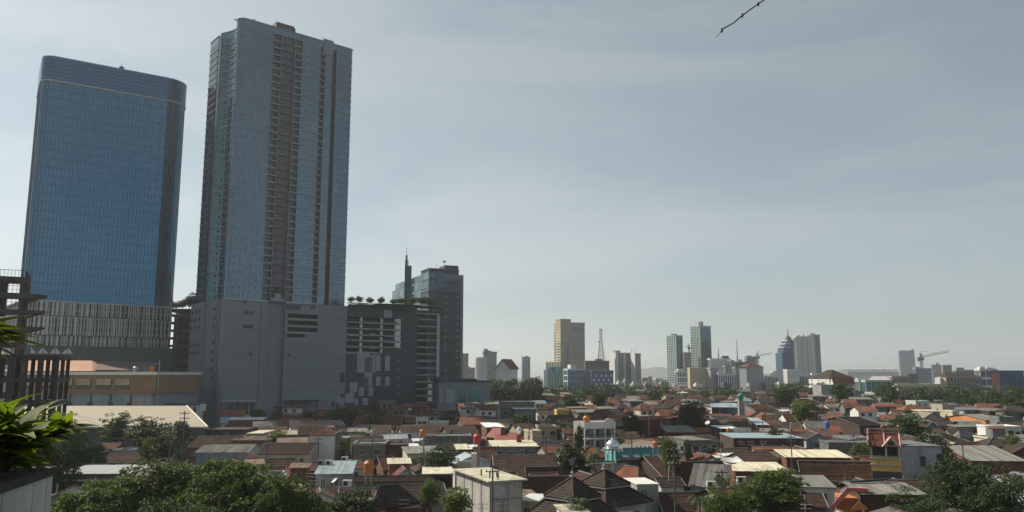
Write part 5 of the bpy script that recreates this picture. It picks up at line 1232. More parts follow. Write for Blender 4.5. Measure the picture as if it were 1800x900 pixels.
        q = MB(); q.box(-.12,-.12,he-.11,W+.12,D+.12,he+.04); part('roof_slab', q, roofm, R)
        if para:
            q = MB(); t = .16; q.box(-.12,-.12,he+.042,W+.12,t,he+para); q.box(-.12,D-t,he+.042,W+.12,D+.12,he+para); q.box(-.12,t,he+.042,t,D-t,he+para); q.box(W-t,t,he+.042,W+.12,D-t,he+para); part('parapet', q, trim or wallm, R)
    part('wall', wall, wallm, R)
    ns = max(1, int(he/2.9)); nf = nf if nf is not None else max(1, int(W/3.2))
    for s_ in range(ns):
        z = he-2.0-s_*2.9
        if z < .4: break
        if nf and not (open_ and s_ == 0):
            for i in range(nf):
                ww = rnd.choice((.9,1.2,1.5)); u = (i+.5)*W/nf-ww/2+rnd.uniform(-.3,.3)
                if 0.15 < u < W-ww-.15: window(R, 'f', W, D, u, z+rnd.uniform(-.1,.1), ww, rnd.choice((1.0,1.2)), fm)
        if nl and R.rotation_euler.z > 0:
            for i in range(nl):
                if D/nl > 2.6 : window(R, 'l', W, D, (i+.5)*D/nl-.5+rnd.uniform(-.4,.4), z, 1.0, 1.0, fm)
        elif nl:
            for i in range(nl):
                if D/nl > 2.6: window(R, 'r', W, D, (i+.5)*D/nl-.5, z, 1.0, 1.0, fm)
hr_ = random.Random(21)
def H_(typ, x0, x1, y0, y1, hr, he, rot, roofm, wallm, yb, label, lm=None, cat='house', dep=None, name='house', **kw):
    rg_ = typ
    if typ == 'gablef': typ = 'gable'; kw['ridge'] = 'y'; sol = solve(x0,x1,y0,y1,hr,he,rot,'flat',dep or 8)
    else: sol = solve(x0,x1,y0,y1,hr,he,rot,typ,dep)
    ox, oy, r, W, D = sol; R = root(name, label, cat, (ox, oy, 0), r)
    build(R, typ, W, D, hr, he, roofm, wallm, hr_, True, **kw)
    OCC.append(footprint(ox, oy, r, W, D)); RES.append((x0, x1, yb, oy)); MARKS.append(((x0+x1)/2, (y0+yb)/2, lm)) if lm else None
    return R, W, D
# --- foreground and centre left, read off the photograph
H_('shed',538,616,811,833,6.0,5.2,8,M_BSHEET,M_GREYL,860,'whitewashed house with blue grey sheet roof and tall white window','the blue grey sheet roof',nf=3,fm=M_WHITE)
H_('hip',628,728,854,886,6.4,4.2,34,M_TILED,M_BRICK,925,'dark brown hipped tile roof pavilion, sharp pale hip ridges, bottom left of centre','the dark hipped pavilion')
H_('shed',668,734,874,893,4.4,3.6,12,M_TILEB,M_BRICK,925,'rusty lean to tile roof under the dark hipped pavilion')
H_('shed',580,644,878,892,5.0,4.6,6,M_CSHEET,M_BRICK,925,'small cream sheet roof at bottom edge left of hipped pavilion')
H_('shed',622,752,836,847,5.4,5.0,4,M_TILEB,M_GREYR,866,'long low grey wall with white coping and narrow dark tile roof','the long white coping wall',nf=4,trim=M_WHITE)
H_('shed',676,720,806,815,6.6,6.2,10,M_CSHEET,M_BRICK,832,'narrow brick tower room under flat cream sheet roof','the cream topped brick room',nf=1)
H_('gable',648,682,802,824,6.6,4.6,28,M_TILER,M_BRICK,830,'small steep red gable roof attached left of cream topped brick room',nf=0)
H_('flat',732,796,821,833,5.6,5.6,6,M_CSHEET,M_DBRICK,862,'tan flat roofed house with dark open porch below',para=0,open_=True,nf=2)
H_('flat',757,828,764,768,6.4,6.4,6,M_GREYR,M_GREYR,787,'long plain blue grey wall of flat roofed house','the plain blue grey wall',dep=9,nf=0,nl=0,para=.3)
H_('shed',794,824,781,790,6.0,5.7,8,M_CSHEET,M_DBRICK,800,'small brown hut with bright cream roof right of the plain grey wall',nf=1)
H_('gable',670,714,762,770,6.5,5.4,22,M_WSHEET,M_WHITE,783,'white gabled house with curved white eave line','the white gabled house',nf=2)
H_('flat',616,676,778,783,6.6,6.6,4,M_CONC,M_CONC,815,'bare stained concrete two storey terrace with white top line','the bare concrete terrace',nf=2,trim=M_GREYL,dep=9)
H_('flat',673,714,780,783,6.4,6.4,4,M_DBRICK,M_DBRICK,806,'dark brown brick block right of the bare concrete terrace',nf=0,nl=0,dep=7,para=.2)
H_('shed',600,643,753,759,6.4,6.2,10,M_ASB,M_BEIGE,770,'beige box house under grey sheet in tower shadow',nf=2)
H_('gable',614,702,731,747,7.6,5.4,3,M_TILER,M_BRICK,752,'long mottled red tile roof in front of the mall','the long mottled red roof')
H_('flat',730,752,735,736,7.6,7.6,6,M_WHITE,M_WHITE,754,'pair of tall white square water towers joined together','the white square tower',dep=3,nf=2,cat='tower house')
H_('flat',752,788,743,744,6.4,6.4,4,M_WHITE,M_WHITE,754,'low white parapet house right of white square tower',dep=7,nf=3)
H_('shed',842,886,743,751,7.2,6.8,8,M_WSHEET,M_BRICK,768,'brick house with glaring white flat sheet roof left of domed red roof','the glaring white roof',nf=1)
H_('hip',854,892,751,769,8.4,6.0,40,M_REDMET,M_BRICK,776,'bright red pyramid roof of small mosque','the red pyramid mosque roof',cat='mosque',dep=6,name='small_mosque')
H_('gable',862,916,762,775,6.8,5.8,4,M_REDMET,M_CREAM,784,'long bright red ridge roof joined to pyramid mosque roof')
R,W,D = H_('flat',855,949,774,785,6.0,6.0,5,M_CSHEET,M_GREYR,808,'long grey two window house with cream slab edge','the long grey slab house',nf=4,para=0,fm=M_WHITE)
H_('gable',860,986,800,836,6.2,3.4,4,M_TILEB,M_DBRICK,842,'very long moss brown old tile roof below the grey slab house','the very long brown roof')
H_('gable',918,1000,840,864,5.4,3.2,6,M_TILEB,M_DBRICK,872,'old brown tile roof behind the front pagoda roof')
H_('gable',925,1040,826,838,5.2,3.6,5,M_TILEB,M_GREYR,842,'long thin brown roof with pale top line above front pagoda roof')
H_('flat',943,979,748,752,7.4,7.4,4,M_ASB,M_BEIGE,780,'tan two storey house with wide shuttered window','the tan two storey house',nf=2,dep=8,fm=M_FRAMED)
H_('flat',922,946,756,760,6.8,6.8,18,M_CREAM,M_CREAM,780,'cream box house stuck to left of tan two storey house',dep=7,nf=0)
H_('flat',876,940,703,707,11.5,11.5,6,M_GREYR,M_GREYR,742,'tall blue grey concrete house with white roof sheet','the tall blue grey house',dep=12,nf=4,para=.2)
H_('shed',893,942,711,719,9.6,9.2,6,M_WSHEET,M_GREYR,740,'right wing with white sheet roof of tall blue grey house',nf=4,fm=M_WHITE)
H_('gable',951,985,706,720,9.0,6.6,-24,M_TILEO,M_GREYR,728,'orange tile gable roof right of tall blue grey house','the orange gable roof')
H_('flat',976,1001,722,724,7.4,7.4,6,M_YELLOW,M_YELLOW,734,'yellow house with stepped parapet','the yellow parapet house',dep=7,nf=2,trim=M_YELLOW,para=.9)
H_('flat',1120,1164,735,738,8.0,8.0,-4,M_MAROON,M_MAROON,777,'maroon blank walled tall block house','the maroon block house',dep=11,nf=0,nl=0,para=.2)
H_('hip',1078,1150,820,850,6.6,4.2,38,M_TILEO,M_WHITE,860,'mossy orange brown hipped tile roof right of the pagoda roofs','the mossy orange hip roof')
H_('flat',1108,1158,843,851,6.2,6.2,8,M_WHITE,M_GREYL,925,'white trimmed two storey front with dark upper windows under orange hip roof','the white trimmed front',nf=2,dep=7,para=.0)
H_('gable',1126,1182,802,843,6.4,3.2,14,M_TILEB,M_DBRICK,850,'old tile roof with pale ridge ribs left of utility pole')
H_('flat',914,966,868,880,4.4,4.4,-14,M_WSHEET,M_BEIGE,925,'low white flat porch roof right of white block house',para=0,nf=1)
H_('flat',1195,1251,767,774,7.0,7.0,10,M_ASB,M_CONC,808,'cube shaped concrete house streaked with stains','the cube shaped concrete house',nf=2,para=.0)
H_('shed',1174,1240,748,760,6.0,5.6,-6,M_ASB,M_DBRICK,770,'long dark shed under a pale sagging sheet roof')
R,W,D = H_('shed',1252,1320,706,716,9.4,8.6,-14,M_BSHEET,M_SKYB,733,'blue grey upstairs house with white veranda posts and tilted sheet roof','the tilted blue grey veranda house',open_=True,nf=2)
H_('gable',1320,1366,706,720,8.2,6.4,4,M_TILEO,M_GREYR,728,'orange tile roof behind the hipped orange roof','the orange tile roofs')
H_('hip',1318,1360,718,736,7.2,5.2,10,M_TILEO,M_GREYR,742,'low orange hipped roof beside the tilted veranda house')
H_('gable',1384,1424,725,740,7.2,5.2,-12,M_TILEO,M_WHITE,748,'orange gable roof before the white lattice fronted house')
H_('gable',1392,1448,700,711,8.6,6.8,2,M_TILEO,M_GREYR,720,'wide orange roof below the blue glass podium')
H_('shed',1264,1298,748,753,6.6,6.4,4,M_WSHEET,M_DBRICK,772,'open roof terrace hut with bright orange panel','the orange panel terrace',open_=True,nf=0)
H_('flat',1290,1420,761,770,7.2,7.2,-4,M_BSHEET,M_DBRICK,795,'biggest dark brown windowless block with pale flat roof','the big dark brown block',nf=0,nl=0,para=.0)
H_('shed',1332,1376,734,747,7.6,6.8,-10,M_BSHEET,M_DBRICK,760,'blue grey sheet roofed dark house left of orange gables',nf=2)
H_('gable',1424,1478,712,727,8.4,6.6,6,M_TILER,M_WHITE,742,'white walled house with lattice front under red tile roof','the white lattice house',nf=5)
H_('gablef',1462,1500,717,742,9.2,6.2,8,M_TILER,M_WHITE,745,'rounded white gable wall beside the white lattice house',nf=1,dep=10)
H_('gable',1392,1448,737,758,7.2,5.2,-20,M_DBRICK,M_SKYB,764,'black sheet gable roof with pale blue gable end','the black gable roof')
H_('gablef',1418,1466,757,772,7.6,6.2,-8,M_TILED,M_GREYL,793,'grey plastered gable fronted house with dark roof','the grey gable fronted house',nf=1,dep=9)
H_('shed',1384,1500,791,804,6.4,5.8,-5,M_CSHEET,M_BRICK,828,'long brick warehouse with cream sheet edge and white gate','the long brick warehouse',nf=2)
H_('gable',1414,1562,811,838,6.4,3.9,-7,M_TILEB,M_GREYL,842,'large knobbly brown tile roof left of the pink gabled house','the knobbly brown roof')
H_('shed',1404,1478,836,856,4.4,3.6,-8,M_ASB,M_WHITE,880,'grey sheet lean to with white wall under knobbly brown roof',nf=2)
H_('shed',1293,1388,813,828,6.4,5.8,-3,M_CSHEET,M_BRICK,852,'wide cream sheet roof on brick walls, centre right foreground','the wide cream sheet roof',nf=2)
H_('gable',1184,1280,812,846,6.2,3.0,10,M_TILEB,M_DBRICK,850,'broad old brown tile roof with ladder, left of grey slope')
H_('shed',1216,1292,818,854,6.6,3.8,-24,M_ASB,M_GREYR,860,'steep grey fibre sheet slope with white dish above')
H_('gablef',1243,1270,840,860,5.6,4.0,-20,M_TILED,M_WHITE,870,'tiny white gable front with dark tile roof',nf=1,dep=7)
H_('gable',1158,1240,866,896,4.8,2.8,8,M_TILEB,M_DBRICK,925,'crumbling brown tile roof at bottom edge right of white trimmed front')
H_('gable',1376,1418,871,888,4.4,3.2,-16,M_TILEB,M_BRICK,925,'small ragged tile roof behind the bottom centre tree')
H_('gable',1420,1466,866,890,4.4,3.0,-10,M_TILEB,M_GREYR,925,'ragged brown roof left of the orange arch house')
# --- right side
H_('flat',1746,1798,748,752,7.2,7.2,-4,M_WHITE,M_WHITE,778,'white modern house with row of square windows at right edge','the white square windowed house',nf=4,dep=9)
H_('flat',1757,1784,733,735,8.4,8.4,-4,M_GREYL,M_GREYR,747,'grey room with balcony above white square windowed house',nf=1,dep=6)
H_('gable',1720,1762,728,738,8.4,7.0,6,M_ASB,M_ORANGE,748,'orange walled house with two small orange rooms','the orange walled house',nf=2)
H_('shed',1710,1812,784,810,6.6,4.8,-6,M_ASB,M_BRICK,842,'brick shed with long streaked metal roof at right edge','the streaked metal roof',nf=0)
R,W,D = H_('gable',1486,1556,732,748,8.0,6.0,10,M_TILED,M_DBRICK,775,'dark brown two storey house with curved pale eave','the dark curved eave house')
H_('gablef',1614,1658,716,734,9.2,7.4,12,M_BEIGE,M_BEIGE,744,'plain beige gable end house','the plain beige gable',nf=0,nl=0,dep=9)
H_('flat',1531,1552,690,691,11.5,11.5,18,M_WHITE,M_WHITE,714,'white cube house, taller left one, behind curved eave house','the white cube house',nf=1,dep=9)
H_('flat',1552,1572,694,695,10.4,10.4,18,M_GREYL,M_GREYL,714,'pale grey cube house stuck to right of the white cube',nf=1,dep=9)
H_('gablef',1614,1654,737,752,7.0,5.0,14,M_TILED,M_GREYR,759,'little dark roofed gable house with white barge boards',nf=1,dep=8,trim=M_WHITE)
H_('flat',1458,1546,776,779,6.2,6.2,-6,M_GREYR,M_GREYR,803,'long low grey render wall left of glossy bush',nf=0,nl=0,dep=8,para=.2)
H_('shed',1655,1690,806,812,5.4,5.2,-4,M_RSHEET,M_DBRICK,826,'rusty sheet lean to right of bare grey three storey house')
H_('shed',1675,1712,788,800,5.6,4.8,-10,M_RSHEET,M_BRICK,812,'brown rusty sheet roof behind the streaked metal roof')
H_('gable',1580,1600,746,756,7.0,5.4,8,M_ASB,M_GREYR,765,'grey small house between the mango tree and vine roof')
H_('hip',1680,1724,756,768,7.2,5.4,20,M_ASB,M_GREYR,776,'grey hipped sheet roof left of white square windowed house')
H_('gable',1660,1702,762,776,6.4,5.0,6,M_TILEB,M_BRICK,784,'brown tile roof house right of the vine covered roof')
H_('flat',1670,1684,722,724,8.8,8.8,6,M_CREAM,M_CREAM,744,'cream balcony fronted house right of plain beige gable',nf=2,dep=8)
H_('flat',1654,1688,712,714,9.4,9.4,4,M_WHITE,M_FP,742,'long pale upstairs terrace with white parapet right of the beige gable',nf=3,dep=8,para=.8)
H_('gable',1640,1686,697,704,9.4,8.4,3,M_BSHEET,M_SKYB,712,'blue tarpaulin roof house below the beige school','the blue tarpaulin roof')
H_('flat',1606,1634,704,706,9.8,9.8,6,M_WHITE,M_FT,716,'pale mint cube house left of the blue tarpaulin roof',nf=2,dep=8)
# --- left side
H_('flat',540,590,761,765,8.2,8.2,4,M_CONC,M_CONC,812,'tall bare grey house with wide dark window below small red hip roof','the red hip topped grey house',nf=3,dep=10)
H_('hip',541,588,752,764,10.2,8.4,4,M_TILER,M_WHITE,766,'small red hipped roof pavilion on top of the bare grey house',nf=0,dep=6)
H_('gable',449,543,779,797,6.6,5.0,3,M_TILEB,M_CREAM,822,'lichen yellowed brown tile roof over dark veranda','the lichen yellow roof',nf=4)
H_('gable',340,434,781,795,6.4,5.2,3,M_ASB,M_SKYB,814,'long green grey fibre sheet roof with pale blue wall','the long green grey roof',nf=2)
H_('gable',324,404,767,786,6.2,4.2,3,M_TILEB,M_BRICK,790,'long brick red wall and roof behind green grey roof')
H_('shed',404,470,762,774,6.2,5.6,2,M_RSHEET,M_BRICK,790,'dark rusty lean to roof behind the lichen yellow roof')
H_('flat',430,460,756,762,6.6,6.6,2,M_CSHEET,M_BEIGE,768,'small pale flat roof behind the rusty lean to',para=0)
H_('shed',462,520,757,764,6.2,5.8,2,M_CSHEET,M_CREAM,775,'cream awning roof over courtyard plants, left of red hip topped house',open_=True)
H_('flat',362,432,752,756,6.6,6.6,2,M_DBRICK,M_DBRICK,768,'long dark flat roof in tower shade with pale edge',para=.2,dep=12)
H_('shed',94,222,818,833,6.2,6.0,2,M_WSHEET,M_GREYR,850,'long low house with bright white sheet roof beside the planter','the long bright white roof',nf=0)
H_('shed',94,190,836,845,5.2,5.0,2,M_WSHEET,M_GREYR,852,'second white roof strip below the long bright white roof',dep=4)
H_('gable',160,282,797,823,6.0,3.8,5,M_TILEB,M_DBRICK,828,'dark old tile roof in shade behind the bright white roof','the dark shaded tile roof')
H_('gable',158,200,779,789,6.4,5.4,6,M_TILER,M_BRICK,800,'small bright rust tiled shack roof between the trees','the rust tiled shack')
H_('shed',138,176,792,798,5.6,5.2,-12,M_ASB,M_GREYL,816,'peeling grey walled shack left of rust tiled shack',nf=1)
H_('flat',196,226,791,795,5.4,5.4,4,M_GREYL,M_GREYL,802,'short pale block wall house right of rust tiled shack',dep=5,nf=0)
H_('shed',508,540,815,822,6.0,5.6,6,M_RSHEET,M_BRICK,848,'narrow brown brick stair room left of the blue grey sheet roof',nf=1)
H_('gable',420,512,806,824,5.4,3.6,4,M_TILER,M_DBRICK,834,'rust red tile roof half hidden by the big tree crowns')
H_('shed',400,460,734,738,8.0,7.6,4,M_WSHEET,M_BRICK,750,'open shed with white edged roof before the mall entrance',nf=1)
# the villa with the pyramid roof: taller than the eye, so placed by its depth
def tall(px0, px1, yt, ye, Y, rot, typ, roofm, wallm, label, dep, lm=None, yb=700, **kw):
    r = radians(rot); x = ray(px0, ye)[0]*Y+dep*sin(max(r,0)); W = (ray(px1,ye)[0]-ray(px0,ye)[0])*Y-dep*sin(abs(r)); R = root('house', label, 'house', (x, Y, 0), r)
    build(R, typ, W, dep, P(900,yt,Y).z, P(900,ye,Y).z, roofm, wallm, hr_, True, **kw); OCC.append(footprint(x, Y, r, W, dep)); RES.append((px0, px1, yb, Y)); 
    if lm: MARKS.append(((px0+px1)/2, 680, lm))
    return R
tall(1443,1508,650,665,560,14,'hip',M_TILED,M_WHITE,'three storey villa with big dark pyramid roof',24,'the pyramid roofed villa',nf=6,nl=3)
tall(1464,1504,662,674,545,6,'gable',M_TILEO,M_WHITE,'orange roofed upper room stuck on front of pyramid roofed villa',5,None,nf=2)
tall(1440,1500,676,677,525,6,'flat',M_GREYR,M_GREYL,'blank pale grey lower block in front of pyramid roofed villa',12,None,690,nf=2,para=.2)
def Hmark(px, py, lm): MARKS.append((px, py, lm))
# ================================================================== houses with a shape of their own
def near_corner(px, y1, he, rot, xr, xl, yb, label, name='house', cat='house', lm=None):
    """near vertical corner at px; right face to xr, left face to xl"""
    r = radians(rot); Y = depth_at(y1, he); x = ray(px, y1)[0]*Y
    R = root(name, label, cat, (x, Y, 0), r); W = abs(hitplane(x, Y, r, xr, y1)[0]); D = abs(hitplane(x, Y, r+pi/2, xl, y1)[0]) if xl < px else 8
    OCC.append(footprint(x, Y, r, W, D)); RES.append((xl, xr, yb, Y))
    if lm: MARKS.append(((xl+xr)/2, (y1+yb)/2, lm))
    return R, W, D
# white block house with framed columns
R, W, D = near_corner(862,846,7.6,22,918,795,930,'whitewashed concrete block house with bare framed columns and flat cream roof, bottom centre','block_house','house','the whitewashed block house')
D = min(D, 15)
m_ = MB(); m_.box(0,0,0,W,D,7.5); part('block_wall', m_, M_BLOCK, R)
m_ = MB(); m_.box(-.5,-.5,7.5,W+.7,D+.4,7.68); part('roof_slab', m_, M_CSHEET, R)
for y in np.linspace(0, D, 5): m_ = MB(); m_.box(-.07,max(0,y-.15),0,.0,min(D,y+.15),7.5); part('column', m_, M_GREYL, R)
for x in (0, W*.55, W): m_ = MB(); m_.box(max(0,x-.15),-.07,0,min(W,x+.15),.0,7.5); part('column', m_, M_GREYL, R)
for z in (2.6, 5.0): m_ = MB(); m_.box(-.1,-.1,z,W+.02,-.005,z+.28); part('ring_beam', m_, M_GREYL, R)
for x, y in ((.8,2.5),(1.4,.8),(2.2,3.4),(.6,5.5)): m_ = MB(); m_.box(x,y,7.68,x+.16,y+.16,8.6); part('starter_post', m_, M_DMETAL, R)
m_ = MB(); m_.box(.3,-.16,.2,1.6,-.02,2.3); part('opening', m_, M_PLAM, R)
# pagoda roofs of the pavilions
def pagoda(px, py, h, s1, z1a, z1b, s2, z2a, z2b, rot, label, lm, wall, Hw, finial, Y):
    x = ray(px, py)[0]*Y; R = root('pavilion', label, 'pavilion', (x, Y, 0), radians(rot))
    for (s_, za, zb_, st) in ((s1, z1a, z1b, 0), (s2, z2a, z2b, s1*.86)):
        c = [(-s_,-s_),(s_,-s_),(s_,s_),(-s_,s_)]; t = [(p[0]/s_*st, p[1]/s_*st) for p in c] if st else [(0,0)]*4
        for i in range(4):
            j = (i+1)%4; q = MB(); tiles(q, (*c[i],za), (*c[j],za), (*t[j],zb_), (*t[i],zb_), .34, .07); part('roof_slope', q, M_TILED, R)
            q = MB(); q.bar((*c[i],za+.1), (*t[i],zb_+.12), .12); part('ridge_cap', q, M_TILED, R)
        q = MB(); q.box(-s_-.02,-s_-.02,za-.28,s_+.02,s_+.02,za-.10); part('fascia', q, M_GREYL, R)
    q = MB(); k = s1*.8; q.box(-k,-k,z2b-.4,k,k,z1a-.28); part('clerestory', q, M_GREYL, R)
    q = MB(); q.box(-s2+.8,-s2+.8,0,s2-.8,s2-.8,z2a-.28); part('wall', q, wall, R)
    for i in range(2):
        for u in (-.5, .35): window(R, 'f' if i == 0 else 'l', 0, 0, s2*u, z2a-2.2, 1.0, 1.4).location = ((s2*u, -s2+.78, z2a-2.4) if i == 0 else (-s2+.78, s2*u+1, z2a-2.4))
    q = MB(); q.lathe([(.35,z1b),(.35,z1b+.2),(.14,z1b+.3),(.26,z1b+.55),(.05,z1b+.8),(.03,z1b+1.3)], 0, 0, 8); f_ = part('finial', q, M_GREYL, R)
    if finial:
        q = MB(); zc = z1b+1.9; n_ = 14
        for i in range(n_): a, b = 2*pi*i/n_, 2*pi*(i+1)/n_; q.bar((.42*cos(a),0,zc+.42*sin(a)),(.42*cos(b),0,zc+.42*sin(b)),.05)
        for i in range(5): a = pi/2+2*pi*i/5; b = pi/2+2*pi*(i+2)/5; q.bar((.38*cos(a),0,zc+.38*sin(a)),(.38*cos(b),0,zc+.38*sin(b)),.035)
        q.bar((0,0,z1b+1.2),(0,0,zc-.4),.03); part('star_ring', q, M_METAL, f_)
    OCC.append((x, Y, radians(rot), s2, s2)); RES.append((px-65, px+65, 925, Y-6)); MARKS.append((px, py+25, lm))
Ya = depth_at(839, 9.2)
pagoda(1006, 839, 9.2, 2.6, 6.9, 9.2, 5.4, 3.4, 6.6, 42, 'two tier dark tiled pagoda roof pavilion topped by ring with star', 'the front pagoda roof', M_WHITE, 3, True, Ya)
Yb = depth_at(826, 9.4)
pagoda(1062, 826, 9.4, 2.5, 7.6, 9.4, 4.6, 5.4, 7.2, 40, 'white walled two tier pagoda roof pavilion without star, behind the front one', 'the rear pagoda roof', M_WHITE, 5, False, Yb)
# white balcony house with orange tank
R, W, D = near_corner(1027,743,10.4,14,1081,1008,796,'tall white three storey house with deep balcony and arched parapet, orange tank on roof','house','house','the white balcony house')
D = min(D, 12); Hh = 10.4
m_ = MB(); m_.box(0,1.6,0,W,D,Hh-.02); m_.box(0,0,0,W,1.6,3.2); m_.box(0,0,Hh-1.2,W,1.6,Hh-.03); part('wall', m_, M_GREYL, R, label='pale grey plaster left and back walls')
m_ = MB(); m_.box(-.05,-.1,Hh-1.5,W+.1,-.0,Hh+.1); m_.box(-.08,-.3,3.1,W+.1,.0,3.9); part('white_fascia', m_, M_WHITE, R, stuff=True)
m_ = MB(); q_ = [(W*.62,Hh+.1),(W*.72,Hh+.9),(W*.80,Hh+1.1),(W*.88,Hh+.9),(W,Hh+.1)]; m_.add([(x,-.1,z) for x,z in q_]+[(x,.1,z) for x,z in q_], [tuple(range(5)), (9,8,7,6,5)]+[(i,5+i,5+(i+1)%5,(i+1)%5) for i in range(5)]); part('arched_parapet', m_, M_WHITE, R)
for x in (0, W*.32, W*.66, W-.3): m_ = MB(); m_.box(x,-.05,3.9,x+.3,.25,Hh-1.5); part('veranda_column', m_, M_WHITE, R)
m_ = MB(); m_.box(-.1,-.3,6.3,W+.1,1.6,6.6); part('balcony_slab', m_, M_WHITE, R)
for z in (3.9, 6.6):
    m_ = MB(); m_.box(0,-.25,z+.9,W,-.17,z+.98)
    for i in range(20): m_.box(i*W/20,-.24,z,i*W/20+.05,-.18,z+.9)
    part('railing', m_, M_DMETAL, R)
for z in (4.2, 7.0):
    for i in range(3): window(R, 'f', W, D, .6+i*W/3, z, 1.2, 1.6).location.y = 1.58
# turquoise hall with awning windows and domed minaret
R, W, D = near_corner(1082,788,6.9,10,1166,1064,820,'turquoise painted long hall with four small tilted awning windows','hall','hall','the turquoise hall')
D = min(D, 9)
m_ = MB(); m_.box(0,0,0,W,D,6.8); part('wall', m_, M_TURQ, R)
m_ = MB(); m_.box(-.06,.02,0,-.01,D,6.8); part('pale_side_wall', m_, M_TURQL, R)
m_ = MB(); m_.box(-.1,-.1,6.8,W+.1,D+.1,7.0); part('roof_slab', m_, M_GREYR, R)
for i in range(4):
    x = W*(.14+i*.225); window(R, 'f', W, D, x, 4.0, .9, 1.3, M_DMETAL)
    m_ = MB(); m_.slab([(x-.2,-.9,5.1),(x+1.2,-.9,5.1),(x+1.2,-.02,5.55),(x-.2,-.02,5.55)], .06); part('awning', m_, M_WSHEET, R)
for i in range(7): m_ = MB(); m_.box(W*.42+i*.9,.3,7.0,W*.42+i*.9+.6,.5,7.35); part('coping_block', m_, M_WHITE, R)
R = root('domed_minaret', 'slim minaret pole with silver onion dome before turquoise hall', 'minaret', (P(1077,800,118).x, 118, 0)); zd = P(1077,787,118).z
m_ = MB(); m_.bar((0,0,0),(0,0,zd),.17,.14,8); part('shaft', m_, M_METAL, R)
m_ = MB(); m_.lathe([(.3,zd-.35),(1.45,zd-.2),(1.5,zd-.05),(.9,zd+.05),(1.0,zd+.25),(.95,zd+.6),(.6,zd+.95),(.2,zd+1.2),(.07,zd+1.45),(.05,zd+1.9)], 0, 0, 16); d_ = part('onion_dome', m_, M_SILVER, R, smooth=False)
m_ = MB()
for i in range(12): a = 2*pi*i/12; m_.lathe([(.02,zd-.55),(.14,zd-.42),(.12,zd-.25),(.02,zd-.2)], 1.4*cos(a), 1.4*sin(a), 6)
part('hanging_ornament', m_, M_SILVER, R, stuff=True)
for px, py, h0, Y, mt, lb, s_ in ((912.5,757,0,depth_at(768,7.2)-1,M_SILVER,'small white onion dome on red mosque roof tip',.62),(1302,697,0,330,M_GRDOME,'green mosque dome between grey roofs near skyline',1.1)):
    p = P(px, py, Y); R = root('mosque_dome', lb, 'dome', (p.x, Y, 0)); m_ = MB(); z = p.z
    m_.lathe([(s_*.5,z-2.2*s_),(s_*1.1,z-.3*s_),(s_*1.2,z),(s_*1.25,z+.3*s_),(s_,z+.8*s_),(s_*.4,z+1.2*s_),(.08*s_,z+1.5*s_),(.04*s_,z+2.4*s_)], 0, 0, 14); part('dome', m_, mt, R)
    m_ = MB(); m_.box(-s_,-s_,0,s_,s_,z-1.5*s_); part('base', m_, M_REDMET if s_ < 1 else M_GREYL, R)
# bare grey house with pink gabled front
R, W, D = near_corner(1583,784,10.2,-2,1655,1583,856,'bare stained grey three storey side wall with two small windows','house','house','the bare grey three storey house')
m_ = MB(); m_.box(0,0,0,W,12,10.1); part('wall', m_, mat('streaked_grey_render', (.26,.275,.29), .92, .22, .35, streak=.6), R)
for u, z in ((W*.45,7.0),(W*.86,7.4),(W*.28,2.4)): window(R, 'f', W, D, u, z, .9, 1.5, M_DMETAL)
m_ = MB(); m_.box(-.1,-.1,10.1,W+.1,12.1,10.25); part('roof_slab', m_, M_GREYR, R)
x0_, y0_ = R.location.x, R.location.y
r2 = radians(-24); Wp = 4.7
R = root('town_house', 'pink and yellow house front with stepped finials, left of the bare grey wall', 'house', (x0_-Wp*cos(r2)-.05, y0_-Wp*sin(r2)+.0, 0), r2)
MARKS.append((1565,800,'the pink gabled front')); OCC.append(footprint(R.location.x, R.location.y, r2, Wp, 10)); RES.append((1530,1590,850,R.location.y))
m_ = MB(); m_.box(0,0,0,Wp,9,8.0); part('lower_wall', m_, M_YELLOW, R)
m_ = MB(); m_.box(0,.3,8.0,Wp,9,10.4); part('upper_wall', m_, M_CREAM, R)
for z in (7.95, 6.9): m_ = MB(); m_.box(-.15,-.35,z,Wp+.1,.3,z+.2); part('ledge', m_, M_CREAM, R)
m_ = MB(); m_.box(.1,-.06,0,Wp-.1,-.005,5.9); part('dark_ground_floor', m_, M_SLATE, R)
for a, b in ((.25, Wp*.48),(Wp*.56, Wp-.5)): m_ = MB(); m_.box(a,.2,8.5,b,.33,10.1); part('dark_window', m_, G_DARK, R)
for x in (0, Wp*.49, Wp-.35): m_ = MB(); m_.box(x,-.1,8.16,x+.3,.25,10.2); part('column', m_, M_CREAM, R)
m_ = MB(); tiles(m_, (-.3,-.8,10.1),(Wp+.1,-.8,10.1),(Wp+.1,4.0,11.9),(-.3,4.0,11.9), .35); part('dark_roof', m_, M_TILER, R)
for x in (-.25, Wp*.5, Wp+.05): m_ = MB(); m_.bar((x,-.8,10.25),(x,4.0,12.05),.16); part('pink_roof_rib', m_, M_PINK, R)
m_ = MB(); m_.add([(Wp*.42,-.95,10.1),(Wp*.98,-.95,10.1),(Wp*.70,-.95,11.5),(Wp*.42,2,10.6),(Wp*.98,2,10.6),(Wp*.70,2,11.7)],[(0,1,2),(0,2,5,3),(1,4,5,2)]); part('small_gable', m_, M_PINK, R)
m_ = MB(); m_.box(Wp*.61,-1.02,10.3,Wp*.79,-.93,10.95); part('gable_window', m_, M_PLAM, R)
for s_ in (-1, 1): m_ = MB(); m_.bar((Wp*.70,-1.0,11.65),(Wp*(.70+.30*s_),-1.0,10.05),.14); part('gable_trim', m_, M_CREAM, R)
